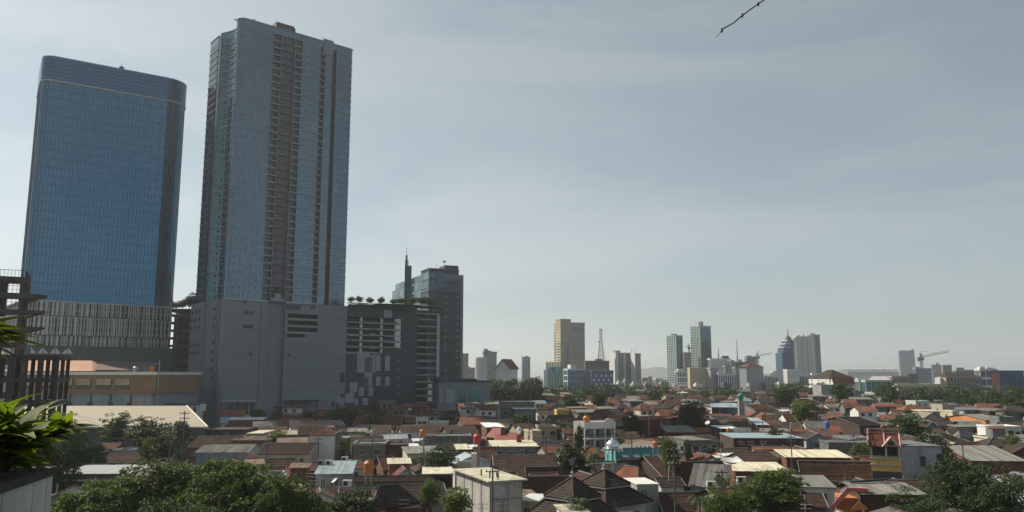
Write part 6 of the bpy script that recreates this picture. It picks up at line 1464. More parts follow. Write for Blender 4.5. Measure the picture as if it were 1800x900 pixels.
for x, y, z in ((-.2,-.6,10.9),(-.2,1.6,11.9),(-.2,4,12.3),(Wp*.45,4,13.0),(Wp,4,13.0)):
    m_ = MB(); m_.box(x-.16,y-.16,10,x+.16,y+.16,z); m_.lathe([(.05,z),(.22,z+.12),(.22,z+.3),(.05,z+.45)], x, y, 8); part('finial_post', m_, M_PINK, R)
for z in (12.0, 12.6): m_ = MB(); m_.box(-.2,3.9,z,Wp,4.1,z+.2); part('parapet_rail', m_, M_PINK, R)
for z in (10.6, 11.2): m_ = MB(); m_.bar((-.2,-.6,z),(-.2,4,z+1.2),.1); part('side_rail', m_, M_PINK, R)
# orange and pink arch house with dark block
Yq = 104; x0_ = P(1516,860,Yq).x
R = root('arch_house', 'orange and pink modern house frame with leaning arch and magenta edge, bottom right', 'house', (P(1461,880,Yq).x, Yq, 0), radians(-20)); MARKS.append((1488,870,'the orange arch house')); OCC.append((P(1500,880,Yq+4).x, Yq+4, 0, 6, 7)); RES.append((1460,1608,900,Yq-2))
w_ = 4.4
pts_ = [(0,0,0),(0,0,5.6),(2.1,0,8.0),(w_,0,8.0)]
def arch(pts, wd, dep, mt, nm):
    m_ = MB()
    for a, b in zip(pts, pts[1:]):
        a, b = Vector(a), Vector(b); d = (b-a).normalized(); n_ = Vector((-d.z,0,d.x))*-wd
        q = [a-d*.02, b+d*.02, b+n_+d*.02, a+n_]; m_.add(q+[p+Vector((0,dep,0)) for p in q], [(0,1,2,3),(7,6,5,4),(0,4,5,1),(1,5,6,2),(2,6,7,3),(3,7,4,0)])
    part(nm, m_, mt, R)
arch(pts_, .42, 1.3, M_ORANGE, 'orange_arch'); arch([(p[0]-.12,p[1]-.08,p[2]+.08) for p in pts_], .22, .3, M_HOTPINK, 'magenta_edge')
arch([(-1.8,-.2,2.6),(-.2,-.2,3.0)], .35, .8, M_HOTPINK, 'magenta_kerb')
m_ = MB(); m_.box(.6,1.6,0,w_,6,6.6); part('recessed_wall', m_, M_ORANGE, R); m_ = MB(); m_.box(.9,1.45,1.2,2.1,1.58,4.0); part('dark_doorway', m_, M_PLAM, R)
m_ = MB(); m_.box(.5,.4,4.2,w_,1.6,4.5); part('orange_shelf', m_, M_YELLOW, R)
m_ = MB(); m_.add([(2.2,-.5,5.4),(4.3,-.5,5.6),(3.3,-.5,6.6),(2.2,.9,5.4),(4.3,.9,5.6),(3.3,.9,6.6)],[(0,1,2),(5,4,3),(0,2,5,3),(1,4,5,2),(0,3,4,1)]); part('little_gable', m_, M_ORANGE, R)
for x, mt in ((2.6,M_ORANGE),(3.7,M_HOTPINK)): m_ = MB(); m_.box(x,-.4,0,x+.28,-.1,4.6); m_.bar((x+.14,-.25,4.5),(x-.25,-.25,5.4),.16); part('gable_column', m_, mt, R)
R2 = root('house', 'dark walled windowless house with pale fibre sheet roof right of orange arch house', 'house', (P(1516,880,Yq-1).x, Yq-1.5, 0), radians(-4))
build(R2, 'shed', 7.4, 6.5, 7.9, 7.4, M_ASB, M_DBRICK, hr_, True, nf=0, nl=0)
m_ = MB(); m_.slab([(.5,6.0,8.2),(5.5,6.4,8.5),(5.5,6.8,8.5),(.5,6.5,8.2)],.2); part('dark_ridge', m_, M_DMETAL, R2)
R2 = root('house', 'grey fibre sheet roof stepping down below bare grey house', 'house', (P(1600,870,110).x, 108, 0), radians(-10)); build(R2, 'shed', 8, 6, 4.6, 4.0, M_ASB, M_DBRICK, hr_, True, nf=0); OCC.append(footprint(P(1600,870,110).x, 108, radians(-10), 8, 6))
# pink arched wall
R = root('arched_wall', 'faded pink arched gable wall among left rusty roofs', 'wall', (P(431,800,depth_at(800,5)).x, depth_at(800,5), 0), 0)
m_ = MB(); n_ = 10; q_ = [(2.6,0),(2.6,3.6)]+[(1.3+1.3*cos(a), 3.6+1.8*sin(a)) for a in [pi*i/n_ for i in range(1,n_)]]+[(0,3.6),(0,0)]
k = len(q_); m_.add([(x,0,z) for x,z in q_]+[(x,.3,z) for x,z in q_], [tuple(range(k)), tuple(range(k,2*k))[::-1]]+[(i,k+i,k+(i+1)%k,(i+1)%k) for i in range(k)]); part('wall', m_, M_PINK, R); RES.append((430,460,812,R.location.y))
# pink post and white curtain walls with red tank
R = root('water_tower', 'slim peeling white and pink service tower carrying a red round tank', 'water tower', (P(829,790,150).x, 148, 0)); zt = P(838,777,148).z; MARKS.append((838,790,'the red round tank'))
m_ = MB(); m_.box(0,0,0,1.0,1.2,zt-2); part('white_panel', m_, M_WHITE, R); m_ = MB(); m_.box(1.15,0,0,1.5,1.2,zt); part('pink_post', m_, M_PINK, R); m_ = MB(); m_.box(-2.4,.5,0,-.05,.9,zt-3.4); part('low_white_panel', m_, M_CREAM, R)
# ------------------------------------------------------------------ the rest of the roofs
def rel(px, py):
    c = sorted(MARKS, key=lambda m: (m[0]-px)**2*.6+((m[1]-py)*2.2)**2)
    res = []
    for mx_, my_, lm in c[:14]:
        dx, dy = px-mx_, (py-my_)*2.2
        w_ = ('right of ' if dx > 0 else 'left of ') if abs(dx) > abs(dy) else ('in front of ' if dy > 0 else 'behind ')
        res.append(w_+lm)
    return res
USED = set()
def uniq(desc, px, py, alts=('',)):
    for r_ in rel(px, py):
        for a in alts:
            s = (a+' '+desc if a else desc)+' '+r_
            if s not in USED and len(s.split()) <= 16: USED.add(s); return s
    for r_ in rel(px, py):
        for a in ('nearer','further','lower','higher','small','wide','narrow','another'):
            s = a+' '+desc+' '+r_
            if s not in USED and len(s.split()) <= 16: USED.add(s); return s
    s = desc+' '+rel(px, py)[0]; return s
G0 = radians(17); rg = random.Random(99)
RN = {M_TILEB.name:'mossy brown tile', M_TILED.name:'dark tile', M_TILER.name:'red tile', M_TILEO.name:'orange tile', M_ASB.name:'grey fibre sheet', M_CSHEET.name:'cream sheet', M_BSHEET.name:'blue grey metal', M_RSHEET.name:'rusty metal', M_WSHEET.name:'white metal'}
WN = {M_GREYR.name:'bare grey', M_GREYL.name:'pale grey', M_WHITE.name:'white', M_CREAM.name:'cream', M_BEIGE.name:'beige', M_BRICK.name:'brick', M_DBRICK.name:'dark brown', M_SKYB.name:'pale blue', M_CONC.name:'stained', M_PINK.name:'pink', M_FT.name:'mint', M_YELLOW.name:'yellow'}
BIG = [(x, y, r) for x, y, r in TREES if y < 118]
BLOCKED = [footprint(-119.4,326,RT,125,60), footprint(-240,330,RT,80,60), footprint(-195,219,0,112,60), footprint(-200,285,0,90,50), footprint(P(771,690,372).x,366,radians(14),30,20), footprint(P(752,600,470).x,465,radians(24),30,30), footprint(-125,160,0,60,40), footprint(-125,112,0,50,20), footprint(P(338,660,352).x-18,345,.1,40,30)]
cand = []
cx, cy = 8.6, 8.0
for i, j, cx, cy in [(i, j, 7.7, 7.0) for i in range(-60, 80) for j in range(2, 46)]+[(i, j, 10.2, 8.6) for i in range(-80, 100) for j in range(8, 95)]:
    if 1:
        gx = i*cx+rg.uniform(-.5,.5)+(1.6 if (j//7)%2 else 0); gy = j*cy+rg.uniform(-.4,.4)+(j//2)*1.6
        x = gx*cos(G0)-gy*sin(G0); y = gx*sin(G0)+gy*cos(G0)
        if y < 88 or y > 640 or (cx < 9) != (y < 215): continue
        px, py = proj(x, y, 4)
        if px < -60 or px > 1860 or py > 960: continue
        if (px < 100 and y < 250) or (px > 1612 and y < 119): continue
        if y > 200 and px < 372: continue
        cand.append((x, y, px, py, cx, cy))
cand.sort(key=lambda c: c[1])
fill = []
for x, y, px, py, cx, cy in cand:
    if rg.random() < .03: continue
    r = G0+rg.uniform(-.06,.06); W = cx-rg.uniform(.1,.9); D = cy-rg.uniform(.0,.5)
    if cx > 9: W = rg.uniform(5, 10); D = rg.uniform(5.2, 8.4); x += rg.uniform(-1.2, 1.2); y += rg.uniform(-1, 1)
    if px > 1350: r -= radians(20)
    fp = (x, y, r, W/2-.1, D/2-.1)
    if any(clash(fp, o, -.5) for o in OCC if abs(o[0]-x) < 25 and abs(o[1]-y) < 25):
        W *= .62; D *= .62; fp = (x, y, r, W/2-.1, D/2-.1)
        if any(clash(fp, o, -.3) for o in OCC if abs(o[0]-x) < 25 and abs(o[1]-y) < 25): continue
    if any(clash(fp, o) for o in BLOCKED): continue
    if any((x-tx)**2+(y-ty)**2 < (tr*.55)**2 for tx, ty, tr in BIG): continue
    he = rg.choice((2.9,3.3,3.8,4.6,5.6,6.2)) if y < 150 else rg.choice((3.4,4.2,5.4,6.0,6.2,6.8)) if y < 300 else rg.choice((3.4,4,5,6.5,7.5,9))
    rise = rg.uniform(1.2, 2.2)
    pw = W/y*FPX/2
    ok = False
    for tr in range(4):
        top = proj(x, y-D/2, he+rise*.6)[1]; bad = False
        for (a, b, yb, Yo) in RES:
            if Yo > y+1 and px+pw > a+2 and px-pw < b-2 and top < yb-4: bad = True; break
        if not bad: ok = True; break
        he -= .9; rise = min(rise, 1.1)
        if he < 2.5: break
    if not ok: continue
    fill.append((x, y, r, W, D, he, rise, px, py))
print('FILL', len(cand), len(fill), 'hand', len(RES))
fill.sort(key=lambda c: c[1])
NI = 292-len(RES)
far_v = {}
def farbox(m, pts, faces): far_v.setdefault(m.name, (MB(), m))[0].add(pts, faces)
def extra(R, W, D, he, typ, rg, y):
    """awnings, upstairs rooms, wall boxes: what people add to such houses"""
    if rg.random() < .55:
        m_ = MB(); a = rg.uniform(0, W*.4); b = min(W, a+rg.uniform(2, 4.5)); z = he-rg.uniform(.7, 1.3); m_.slab([(a,-1.3,z-.35),(b,-1.3,z-.35),(b,-.02,z),(a,-.02,z)], .07); part('awning', m_, rg.choice((M_RSHEET,M_ASB,M_WSHEET,M_BSHEET)), R)
    if typ == 'flat' and rg.random() < .8:
        a = rg.uniform(.4, W*.5); w_ = min(W-a-.3, rg.uniform(2.2, 3.4)); m_ = MB(); m_.box(a,D*.45,he+.05,a+w_,D-.4,he+2.3); part('roof_room', m_, rg.choice((M_GREYR,M_BRICK,M_WHITE,M_CREAM)), R)
        m_ = MB(); m_.slab([(a-.3,D*.45-.5,he+2.4),(a+w_+.3,D*.45-.5,he+2.4),(a+w_+.3,D-.1,he+2.8),(a-.3,D-.1,he+2.8)], .07); part('room_roof', m_, rg.choice((M_RSHEET,M_ASB,M_TILER,M_CSHEET)), R)
    if y < 190 and rg.random() < .5:
        m_ = MB(); a = rg.uniform(.3, W-1.3); m_.box(a,-.4,he-2.9,a+.8,-.02,he-2.3); part('air_conditioner', m_, M_WHITE, R)
    if rg.random() < .3:
        m_ = MB(); a = rg.uniform(.5, W-.8); m_.bar((a,D*.6,he-.2),(a,D*.6,he+rg.uniform(1.6,2.6)),.09,n=6); part('vent_pipe', m_, M_GREYL, R)
for n_, (x, y, r, W, D, he, rise, px, py) in enumerate(fill):
    t_ = rg.random(); right = px > 1000
    warm = min(1, max(0, (y-170)/200))
    if t_ < .50: typ = 'gable'; roofm = rg.choices((M_TILEB,M_TILER,M_TILEO,M_TILED), (1-.5*warm, .45, .08+.34*warm, .35))[0]
    elif t_ < .60: typ = 'hip'; roofm = rg.choices((M_TILEB,M_TILER,M_TILEO,M_TILED), (1-.5*warm, .4, .08+.4*warm, .35))[0]
    elif t_ < .70: typ = 'gable'; roofm = rg.choice((M_ASB,M_RSHEET,M_ASB,M_BSHEET))
    elif t_ < .90: typ = 'shed'; roofm = rg.choices((M_ASB,M_RSHEET,M_CSHEET,M_WSHEET,M_BSHEET), (4,3.2,1.2,.7,.8))[0]; rise *= .35
    else: typ = 'flat'; roofm = rg.choice((M_CONC,M_ASB,M_GREYR)); he += 1.2 if n_ > 60 and y > 190 else 0
    wallm = rg.choices((M_GREYR,M_GREYL,M_WHITE,M_CREAM,M_BEIGE,M_BRICK,M_DBRICK,M_SKYB,M_CONC,M_PINK,M_FT), (3,2.6,2.8,1.4,1.6,2.0,1.3,.7,2,.15,.2))[0]
    turn = rg.random() < .3 and typ == 'gable'
    if n_ < NI:
        ox, oy = x-cos(r)*W/2+sin(r)*D/2, y-sin(r)*W/2-cos(r)*D/2
        shp = {'gable':'gabled','hip':'hipped','shed':'lean to','flat':'flat'}[typ]
        if typ == 'gable' and turn: shp = 'front gabled'
        desc = ('%s house with %s %s roof' % (WN[wallm.name], RN.get(roofm.name, 'concrete') , shp))
        R = root('house', uniq(desc, px, py, ('', 'small' if W*D < 40 else 'broad')), 'house', (ox, oy, 0), r, 'small houses packed across the neighbourhood')
        extra(R, W, D, he, typ, rg, y)
        build(R, typ, W, D, he+(rise if typ != 'flat' else 0), he, roofm, wallm, rg, y < 150, ridge='y' if turn else 'x', para=rg.choice((.0,.5,.8)), nf=max(1, int(W/3.6)) if y < 260 else 2, nl=1)
    else:
        c_, s_ = cos(r), sin(r); hw, hd = W/2, D/2
        def tp(u, v, z): return (x+c_*u-s_*v, y+s_*u+c_*v, z)
        farbox(wallm, [tp(-hw,-hd,0),tp(hw,-hd,0),tp(hw,hd,0),tp(-hw,hd,0),tp(-hw,-hd,he),tp(hw,-hd,he),tp(hw,hd,he),tp(-hw,hd,he)], [(0,1,5,4),(1,2,6,5),(3,0,4,7)])
        for k in range(2):
            u = -hw*.7+k*hw*.8; farbox(M_PANE, [tp(u,-hd-.05,he-2),tp(u+1.2,-hd-.05,he-2),tp(u+1.2,-hd-.05,he-.8),tp(u,-hd-.05,he-.8),tp(u,-hd+.1,he-2),tp(u+1.2,-hd+.1,he-2),tp(u+1.2,-hd+.1,he-.8),tp(u,-hd+.1,he-.8)], [(0,1,2,3),(0,3,7,4),(1,5,6,2)])
        o = .4; hw += o; hd += o; h2 = he+rise
        if typ in ('gable','hip'):
            k = 0 if typ == 'gable' else hw*.6
            farbox(roofm, [tp(-hw,-hd,he-.2),tp(hw,-hd,he-.2),tp(hw-k,0,h2),tp(-hw+k,0,h2),tp(hw,hd,he-.2),tp(-hw,hd,he-.2)], [(0,1,2,3),(4,5,3,2)]+([(1,4,2),(5,0,3)] if k else []))
            if not k: farbox(wallm, [tp(-hw+o,-hd+o,he),tp(-hw+o,hd-o,he),tp(-hw+o,0,h2-.2),tp(hw-o,-hd+o,he),tp(hw-o,hd-o,he),tp(hw-o,0,h2-.2)], [(0,2,1),(3,4,5)])
        else: farbox(roofm, [tp(-hw,-hd,he),tp(hw,-hd,he),tp(hw,hd,he+rise*.5),tp(-hw,hd,he+rise*.5),tp(-hw,-hd,he-.3),tp(hw,-hd,he-.3),tp(-hw,hd,he)], [(0,1,2,3),(4,5,1,0),(6,4,0,3)])
allm = MB(); ms = []
for i, (k, (b_, m)) in enumerate(far_v.items()):
    ms.append(m); base = len(allm.v); allm.v += b_.v; allm.f += [tuple(base+q for q in f) for f in b_.f]; allm.m += [i]*len(b_.f)
o = link('distant_houses', mesh_of('distant_houses', allm.v, allm.f, ms, allm.m)); o['kind'] = 'stuff'
# low flat blocks beyond, out to the skyline
rg = random.Random(5); fm = [MB() for _ in range(6)]; fmm = [M_FW, M_FG, M_FP, M_TILER, M_TILEO, M_ASB]
for i in range(900):
    Y = rg.uniform(640, 2200); u = rg.uniform(-.1, .68); x = u*Y; W = rg.uniform(8, 22); D = rg.uniform(8, 14); h_ = rg.uniform(4, 11); k = rg.choice((0,1,1,2,2))
    if u < -.02 and Y < 700: continue
    fm[k].box(x,Y,0,x+W,Y+D,h_)
    if rg.random() < .6: q = rg.choice((3,5,4,5)); fm[q].add([(x-1,Y-1,h_),(x+W+1,Y-1,h_),(x+W-2,Y+D/2,h_+2.5),(x+2,Y+D/2,h_+2.5),(x-1,Y+D+1,h_),(x+W+1,Y+D+1,h_)],[(0,1,2,3),(5,4,3,2),(1,5,2),(4,0,3)])
allm = MB()
for i, b_ in enumerate(fm): base = len(allm.v); allm.v += b_.v; allm.f += [tuple(base+q for q in f) for f in b_.f]; allm.m += [i]*len(b_.f)
o = link('far_city_blocks', mesh_of('far_city_blocks', allm.v, allm.f, fmm, allm.m)); o['kind'] = 'stuff'
for k in range(14):
    a = (-60+k*22)*1.0; lane(a*cos(G0)-80*sin(G0), a*sin(G0)+80*cos(G0), a*cos(G0)-620*sin(G0), a*sin(G0)+620*cos(G0), 2.2)

rg = random.Random(41); nt_ = 0
for k in range(400):
    y = rg.choice((rg.uniform(150,300), rg.uniform(260,560), rg.uniform(300,560))); x = y*rg.uniform(-.32, .66); px, py = proj(x, y, 5)
    if any(clash((x,y,0,1,1), o) for o in BLOCKED) or (px < 380 and y > 190): continue
    if any(a-22 < px < b+22 and Yo > y-2 and proj(x,y,7.5)[1] < yb for (a, b, yb, Yo) in RES): continue
    h_ = rg.uniform(6, 9.5); kk = rg.choice(('mid','mid2','mid2','bright','palm1') if y < 260 else ('mid2','far2','far','mid','bright'))
    d_ = {'mid':'rounded dark green tree','mid2':'dark green tree','bright':'yellowish green tree','palm1':'small palm','far':'bushy dark tree','far2':'dull green tree'}[kk]
    put_tree(kk, x, y, h_, rg.uniform(5,9), uniq(d_+' among roofs', px, py), 'trees among the roofs', 'palm' if 'palm' in kk else 'tree'); nt_ += 1
    if nt_ > 85: break
# ================================================================== small things on and between the roofs
def tank(px, py, Y, mt, label, s_=1.0, group=None):
    p = P(px, py, Y); R = root('water_tank', label, 'water tank', (p.x, Y, p.z), 0, group)
    m_ = MB(); r_ = .58*s_; m_.lathe([(r_*.96,0),(r_,.1*s_),(r_*.95,.35*s_),(r_,.4*s_),(r_*.95,.75*s_),(r_,.8*s_),(r_,1.15*s_),(r_*.6,1.4*s_),(r_*.3,1.45*s_)], 0, 0, 14); part('barrel', m_, mt, R)
    m_ = MB(); m_.lathe([(r_*.32,1.45*s_),(r_*.32,1.55*s_)], 0, 0, 10); part('lid', m_, M_DMETAL, R)
    m_ = MB(); 
    for a, b in ((-1,-1),(1,-1),(1,1),(-1,1)): m_.bar((a*.4,b*.4,-1.6),(a*.4,b*.4,0),.05)
    m_.box(-.5,-.5,-.08,.5,.5,0); part('stand', m_, M_METAL, R); return R
tank(648,832,118,M_TANKO,'orange ribbed water tank beside small steep red gable roof',1.25)
tank(839,780,147,M_TANKR,'red water tank on slim pink service post',1.2)
tank(1031,746,depth_at(743,10.4)+3,M_TANKO,'orange water tank on roof of white balcony house',1.5)
tank(1152,787,141,M_TANKO,'dull orange water tank at right end of turquoise hall',.8)
tank(704,832,150,M_TANKO,'faded orange tank half hidden by feathery tree',1.3)
tank(1281,763,depth_at(753,6.4)-.9,M_TANKO,'bright orange tall tank inside the roof terrace hut',1.2)
tank(1454,752,200,M_TANKB,'dark tank on stand before the white lattice house',1.1)
# utility poles and wires
def pole(px, yb, yt, Y, label, arms=2, lean=0.0, wood_=True):
    b = P(px, yt, Y); H = b.z; R = root('utility_pole', label, 'utility pole', (b.x, Y, 0)); m_ = MB(); m_.bar((0,0,0),(lean,0,H),.15,.10,8); part('pole', m_, M_WOODP, R)
    for k in range(arms):
        z = H-.5-k*.9; m_ = MB(); m_.bar((lean-.9,0,z),(lean+.9,0,z),.06); c = part('crossarm', m_, M_DMETAL, R)
        for x in (-.8,-.3,.3,.8): q = MB(); q.lathe([(.05,z+.05),(.08,z+.15),(.04,z+.28)], lean+x, 0, 6); part('insulator', q, M_GREYL, c)
    return Vector((b.x+lean, Y, H-.4))
def wire(a, b, label, sag=1.2, grp='overhead wires across the roofs', r_=.018, n=14):
    m_ = MB(); a, b = Vector(a), Vector(b); pts = [a.lerp(b, i/n)-Vector((0,0,sag*4*(i/n)*(1-i/n))) for i in range(n+1)]
    for p, q in zip(pts, pts[1:]): m_.bar(p, q, r_, n=3)
    o = link('overhead_wire', mesh_of('overhead_wire', m_.v, m_.f, M_CABLE)); tag(o, label, 'wire', grp); return o
p1 = pole(866,900,822,105,'weathered utility pole in front of the whitewashed block house corner',1)
p2 = pole(1184,900,785,108,'thin tall pole with crossarms over old brown tile roofs, right of turquoise hall',3)
p3 = pole(301,850,744,118,'utility pole rising from the left foreground tree tops',2)
p4 = pole(114,780,722,116,'leaning pole with three crossarms before the tan warehouse roof',3,.9)
p5 = pole(110,780,726,117,'straight pole beside the leaning pole left of warehouse roof',2)
p6 = pole(325,790,722,150,'pole with crossarms before right end of warehouse roof',2)
p7 = pole(1269,870,824,112,'short pole by tiny white gable front',2)
p8 = pole(875,808,782,148,'thin grey pole before the long grey slab house',1)
p9 = pole(1208,720,640,480,'thin far pole before long cream dotted block',1)
p10 = pole(1450,745,705,215,'thin pole left of the rounded white gable wall',1)
wire(p3, p4, 'upper wire from left treetop pole to leaning pole', 1.2); wire(p3-Vector((0,0,1.2)), p5-Vector((0,0,1)), 'lower wire from left treetop pole to straight pole', 1.4); wire(p4, p6, 'wire crossing the tan warehouse roof', 1.5)
wire(p1, p2, 'long wire from block house pole to pole right of turquoise hall', 2.0); wire(p2, p7, 'wire from tall thin pole to short pole by white gable', .9); wire(p1-Vector((0,0,.4)), p3, 'long wire from block house pole to left treetop pole', 2.6)
wire(p1-Vector((0,0,1.2)), p8, 'wire from block house pole to thin grey pole', 1.0); wire(p2-Vector((0,0,1)), (P(1583,800,130).x,130,9.3), 'wire from thin pole to bare grey three storey house', 2)
PP = []
for i, (px, yt, Y) in enumerate([(470,770,165),(560,768,170),(655,772,160),(745,770,168),(960,764,165),(1110,760,170),(1390,764,160),(1500,762,165),(1690,762,160),(1600,735,210),(1340,728,215),(1140,712,225),(930,718,215),(770,724,215)]):
    PP.append(pole(px, 0, yt, Y, uniq('thin utility pole', px, yt+20), 2))
for i, (a, b) in enumerate([(0,1),(1,2),(2,3),(3,4),(4,5),(5,6),(6,7),(7,8),(8,9),(9,10),(10,11),(11,12),(12,13)]):
    for dz in (0, .5): 
        m = (PP[a]+PP[b])/2; q = proj(*m); wire(PP[a]-Vector((0,0,dz)), PP[b]-Vector((0,0,dz)), uniq('upper overhead wire' if not dz else 'lower overhead wire', *q), 1.3)
# satellite dish, antennas, laundry, ac units
def dish(px, py, Y, label, r_=.6, tilt=.7):
    p = P(px, py, Y); R = root('satellite_dish', label, 'satellite dish', (p.x, Y, p.z), random.uniform(-1,1))
    n_ = 14; m_ = MB(); pts = [(0,0,0)]; F = []
    for k in (1,2):
        for i in range(n_): a = 2*pi*i/n_; q = r_*k/2; pts.append((q*cos(a), q*sin(a)*cos(tilt)-(q*q/r_*.35)*-sin(tilt), q*sin(a)*sin(tilt)+(q*q/r_*.35)*cos(tilt)))
    F += [(0,1+i,1+(i+1)%n_) for i in range(n_)]+[(1+i,1+n_+i,1+n_+(i+1)%n_,1+(i+1)%n_) for i in range(n_)]; m_.add(pts, F); part('reflector', m_, M_WHITE, R)
    m_ = MB(); m_.bar((0,0,-1.2),(0,0,-.03),.05); part('stand', m_, M_METAL, R)
dish(1285,815,121,'big white satellite dish lying above the steep grey sheet slope',1.5,.15)
dish(1243,744,215,'small satellite dish near the concrete cube house',.7); dish(586,846,120,'small dish left of the blue grey sheet roof',.5); dish(1452,738,230,'grey dish before the white lattice house',.9)
def aerial(px, py, Y, z0, label):
    p = P(px, py, Y); R = root('tv_aerial', label, 'aerial', (p.x, Y, z0)); h_ = p.z-z0; m_ = MB(); m_.bar((0,0,0),(0,0,h_),.035); part('rod', m_, M_DMETAL, R)
    for k in range(2):
        m_ = MB(); z = h_-.2-k*.5; m_.bar((-.6,0,z),(.6,0,z),.025)
        for i in range(6): x = -.6+i*.24; m_.bar((x,-.3,z),(x,.3,z),.018)
        part('boom', m_, M_METAL, R)
rg = random.Random(8); k = 0
for (x, y, r, W, D, he, rise, px, py) in fill[:NI]:
    if y > 300: break
    if k < 44 and rg.random() < .3 and 120 < px < 1780:
        q = proj(x, y, he+rise+2.2); aerial(q[0], q[1], y, he+rise*.4, uniq('thin television aerial', px, py-8)); k += 1
k = 0
for (x, y, r, W, D, he, rise, px, py) in fill[10:NI]:
    if k < 7 and rg.random() < .05 and y > 138 and 120 < px < 1780 and y < 330:
        mt, cn = rg.choice(((M_TANKO,'orange'),(M_TANKB,'blue'),(M_TANKO,'orange'),(M_METAL,'steel'))); q = proj(x, y+1, he+rise+1.0); tank(q[0], q[1], y+D*.3, mt, uniq(cn+' water tank on thin stand', px, py-6), 1.0); k += 1
for i, (px, py, Y, lb) in enumerate([(602,848,119,'air conditioner box on wall of blue grey sheet roofed house'),(558,812,150,'grey rooftop cooling box left of bare concrete terrace'),(572,812,150,'larger rooftop cooling box beside first, left of concrete terrace'),(600,806,156,'white cooling box on the bare concrete terrace edge'),(1243,850,118,'white cistern box beside tiny white gable front'),(1296,842,116,'white box unit under the wide cream sheet roof')]):
    p = P(px, py, Y); R = root('cooling_unit', lb, 'cooling unit', (p.x, Y, p.z-.6)); m_ = MB(); m_.box(0,0,0,1.3,.5,.9); part('case', m_, M_WHITE if i != 1 else M_METAL, R)
    m_ = MB(); m_.box(.15,-.03,.15,.75,.0,.75); part('fan_grille', m_, M_DMETAL, R); m_ = MB(); m_.box(0,0,-.3,.08,.5,0); m_.box(1.2,0,-.3,1.3,.5,0); part('bracket', m_, M_METAL, R, stuff=True)
R = root('ladder', 'wooden ladder lying on broad old brown tile roof', 'ladder', (P(1172,822,118).x, 117, P(1172,846,117).z), radians(10)); 
for x in (0, .5): m_ = MB(); m_.bar((x,0,0),(x+.8,1.6,2.6),.05); part('rail', m_, M_BEIGE, R)
for i in range(7): t_ = (i+.5)/7; m_ = MB(); m_.bar((t_*.8,1.6*t_,2.6*t_),(t_*.8+.5,1.6*t_,2.6*t_),.035); part('rung', m_, M_BEIGE, R)
for px, py, Y, lb in ((1305,756,190,'line of white washing on the orange panel terrace'),(1215,790,158,'dark clothes hung on the concrete cube house front')):
    p = P(px, py, Y); R = root('washing_line', lb, 'washing line', (p.x, Y, p.z)); m_ = MB(); m_.bar((-2.2,0,.6),(2.2,0,.6),.02); part('line', m_, M_CABLE, R)
    for i in range(8): m_ = MB(); x = -2+i*.5; m_.box(x,-.03,-.35-(i%3)*.15,x+.38,.02,.6); part('cloth', m_, M_WHITE if px > 1250 else (M_DBRICK, M_SKYB, M_MAROON)[i%3], R)
# ------------------------------------------------------------------ balcony planter at the camera
Yn = 3.3
def leafmesh(seed, L_, w_, curl):
    rg = random.Random(seed); n = 7; V = []; F = []
    for i in range(n+1):
        t = i/n; wd = w_*(sin(pi*min(1, t**.75*1.02))**.8) if 0 < t < 1 else .004
        x = L_*t; z = -curl*L_*t*t; c_ = .28*wd
        V += [(x,-wd,z+c_),(x,0,z),(x,wd,z+c_)]
    for i in range(n):
        a = i*3; F += [(a,a+1,a+4,a+3),(a+1,a+2,a+5,a+4)]
    return V, F
LM = [mesh_of('leaf', *leafmesh(i, .15+.02*(i%3), .027+.005*(i%2), (.05,.25,.45,.15)[i%4]), M_BIGLEAF, smooth=True) for i in range(4)]
LD = mesh_of('dry_leaf', *leafmesh(9, .16, .014, .5), M_DRYLEAF, smooth=True)
R = root('balcony_planter', 'near white concrete planter wall with cracked paint at bottom left corner', 'planter', (0,0,0))
a = P(95,820,3.65); b = P(0,850,3.08); d = Vector((a.x-b.x, a.y-b.y, 0)).normalized(); nb = Vector((-d.y, d.x, 0)); zt = (a.z+b.z)/2
b2 = Vector((a.x,a.y,0))-d*2.2; A_ = Vector((a.x,a.y,0)); zt = a.z
M_PLANT = mat('weathered_planter_paint', (.52,.54,.52), .8, .14, 2.2, streak=.35, bump=.3, objvar=0)
def pbox(s0, s1, n0, n1, z0, z1, mt, nm, mi=0):
    m_ = MB(); q = [A_+d*s+nb*n_ for s, n_ in ((s0,n0),(s1,n0),(s1,n1),(s0,n1))]; m_.add([(p.x,p.y,z) for z in (z0,z1) for p in q], [(3,2,1,0),(4,5,6,7),(0,1,5,4),(1,2,6,5),(2,3,7,6),(3,0,4,7)]); return part(nm, m_, mt, R)
xs_ = [-2.2,-1.45,-.98,-.55,-.23,-.075,0]
for s0, s1 in zip(xs_, xs_[1:]): pbox(s0+.004, s1-.004, 0, .09, zt-1.5, zt-.035, M_PLANT, 'wall_panel')
pbox(-2.2, 0, .012, .09, zt-1.5, zt-.04, M_PLAM, 'joint_backing'); pbox(-2.2, .01, -.012, .13, zt-.035, zt, M_RAW, 'coping'); pbox(-.09, .0, .09, 1.1, zt-1.5, zt-.01, M_PLANT, 'end_wall')
pbox(-2.2, -.09, .13, 1.05, zt-1.0, zt-.03, M_SOIL, 'soil')
rg = random.Random(17)
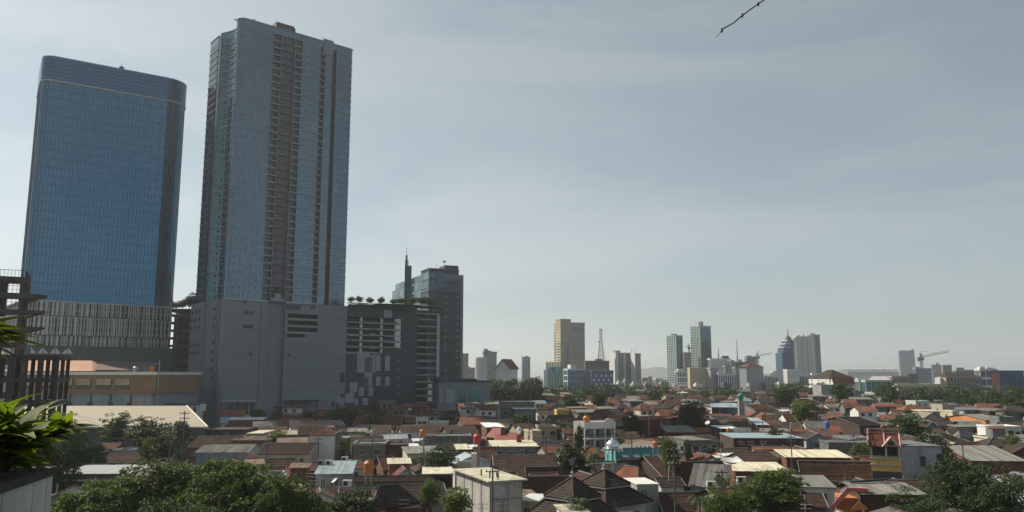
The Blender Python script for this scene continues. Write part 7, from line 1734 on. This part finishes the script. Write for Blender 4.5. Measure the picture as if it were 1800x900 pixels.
def shrub(label, cx_, cy_, z0, nst, nl, hgt, spread_, dry=.04, lean=(0,0)):
    R = root('leafy_shrub', label, 'plant', (cx_, cy_, z0)); 
    for s in range(nst):
        az = rg.uniform(0, 2*pi); sp = rg.uniform(.1,1)*spread_; h_ = hgt*rg.uniform(.45,1); tip = Vector((cos(az)*sp+lean[0], sin(az)*sp*.8+lean[1], h_)); m_ = MB(); md = tip*.5+Vector((0,0,.06)); m_.bar((0,0,0), md, .012,.009,5); m_.bar(md, tip, .009,.005,5); part('stem', m_, M_BARK, R)
        for i in range(nl):
            t = rg.uniform(.12, 1)**.8; p = (md.lerp(tip, (t-.5)*2) if t > .5 else md*(t*2)); a2 = i*2.4+s; el = rg.uniform(.0,1.05)*(.4+.6*t); dr = rg.random() < dry
            o = link('leaf', LD if dr else LM[rg.randrange(4)], R, p); k_ = rg.uniform(.6,1.05); o.scale = (k_,k_,k_); o.rotation_euler = (rg.uniform(-.4,.4), -el if not dr else .6, a2)
pa = A_-d*.10+nb*.17
shrub('near leafy shrub with long glossy pointed leaves filling the planter right end', pa.x, pa.y, zt-.02, 13, 17, .25, .24, .05, (.03,0))
pa = A_-d*.42+nb*.10
shrub('tall near leafy shrub with glossy leaves at left edge of the planter', pa.x, pa.y, zt-.02, 13, 17, .27, .24, .03, (-.03,0))
pa = A_+d*.12+nb*.42
shrub('near leafy shrub with one orange leaf at far left corner', pa.x, pa.y, zt-.02, 10, 15, .34, .26, .12)
# dry fan leaves hanging in at the left edge
p = P(-60, 588, 3.2); R = root('dried_palm_frond', 'half dried fan of narrow leaves poking in at left edge above the planter', 'plant', (p.x, p.y, p.z))
for i in range(26): o = link('dry_leaf' if i % 2 else 'leaf', LD if i % 2 else LM[i%4], R, (rg.uniform(0,.05), 0, rg.uniform(-.04,.04))); o.scale = (1.35*rg.uniform(.7,1.1), .6, 1); o.rotation_euler = (rg.uniform(-1,1), rg.uniform(-.35,.35), rg.uniform(-.5,.4))
m_ = MB(); m_.bar((0,0,0),(-.9,.1,-.9),.012); part('stalk', m_, M_BARK, R)
# frayed wire end hanging across the top of the view
m_ = MB(); rg = random.Random(3); Yw = 6.0
pts = [P(x, y, Yw) for x, y in ((1259,66),(1262,62),(1267,57),(1270,51),(1290,40),(1305,27),(1320,16),(1334,6),(1343,0),(1372,-24),(1420,-70),(1500,-160))]
for i, (p, q) in enumerate(zip(pts, pts[1:])): m_.bar(p, q, .0022 if i < 2 else .0050, n=6)
for px, py in ((1269,53),(1305,27),(1333,7)): p = P(px, py, Yw); m_.lathe([(.001,p.z-.022),(.009,p.z-.008),(.008,p.z+.01),(.001,p.z+.02)], p.x, p.y, 6)
o = link('dangling_wire', mesh_of('dangling_wire', m_.v, m_.f, M_CABLE)); tag(o, 'dark frayed wire end hanging into the sky from the top edge', 'wire')
# ------------------------------------------------------------------ city haze
hz = MB(); hz.box(-6500,-150,-2,6500,6500,212)
hm = bpy.data.materials.new('haze_air'); hm.use_nodes = True; hn = hm.node_tree; hn.nodes.remove(hn.nodes['Principled BSDF'])
pv = hn.nodes.new('ShaderNodeVolumePrincipled'); pv.inputs['Color'].default_value = (.90,.95,1.0,1); pv.inputs['Density'].default_value = .00011; pv.inputs['Anisotropy'].default_value = .35
hn.links.new(pv.outputs[0], hn.nodes['Material Output'].inputs['Volume'])
ho = link('haze', mesh_of('haze', hz.v, hz.f, hm)); ho['kind'] = 'stuff'
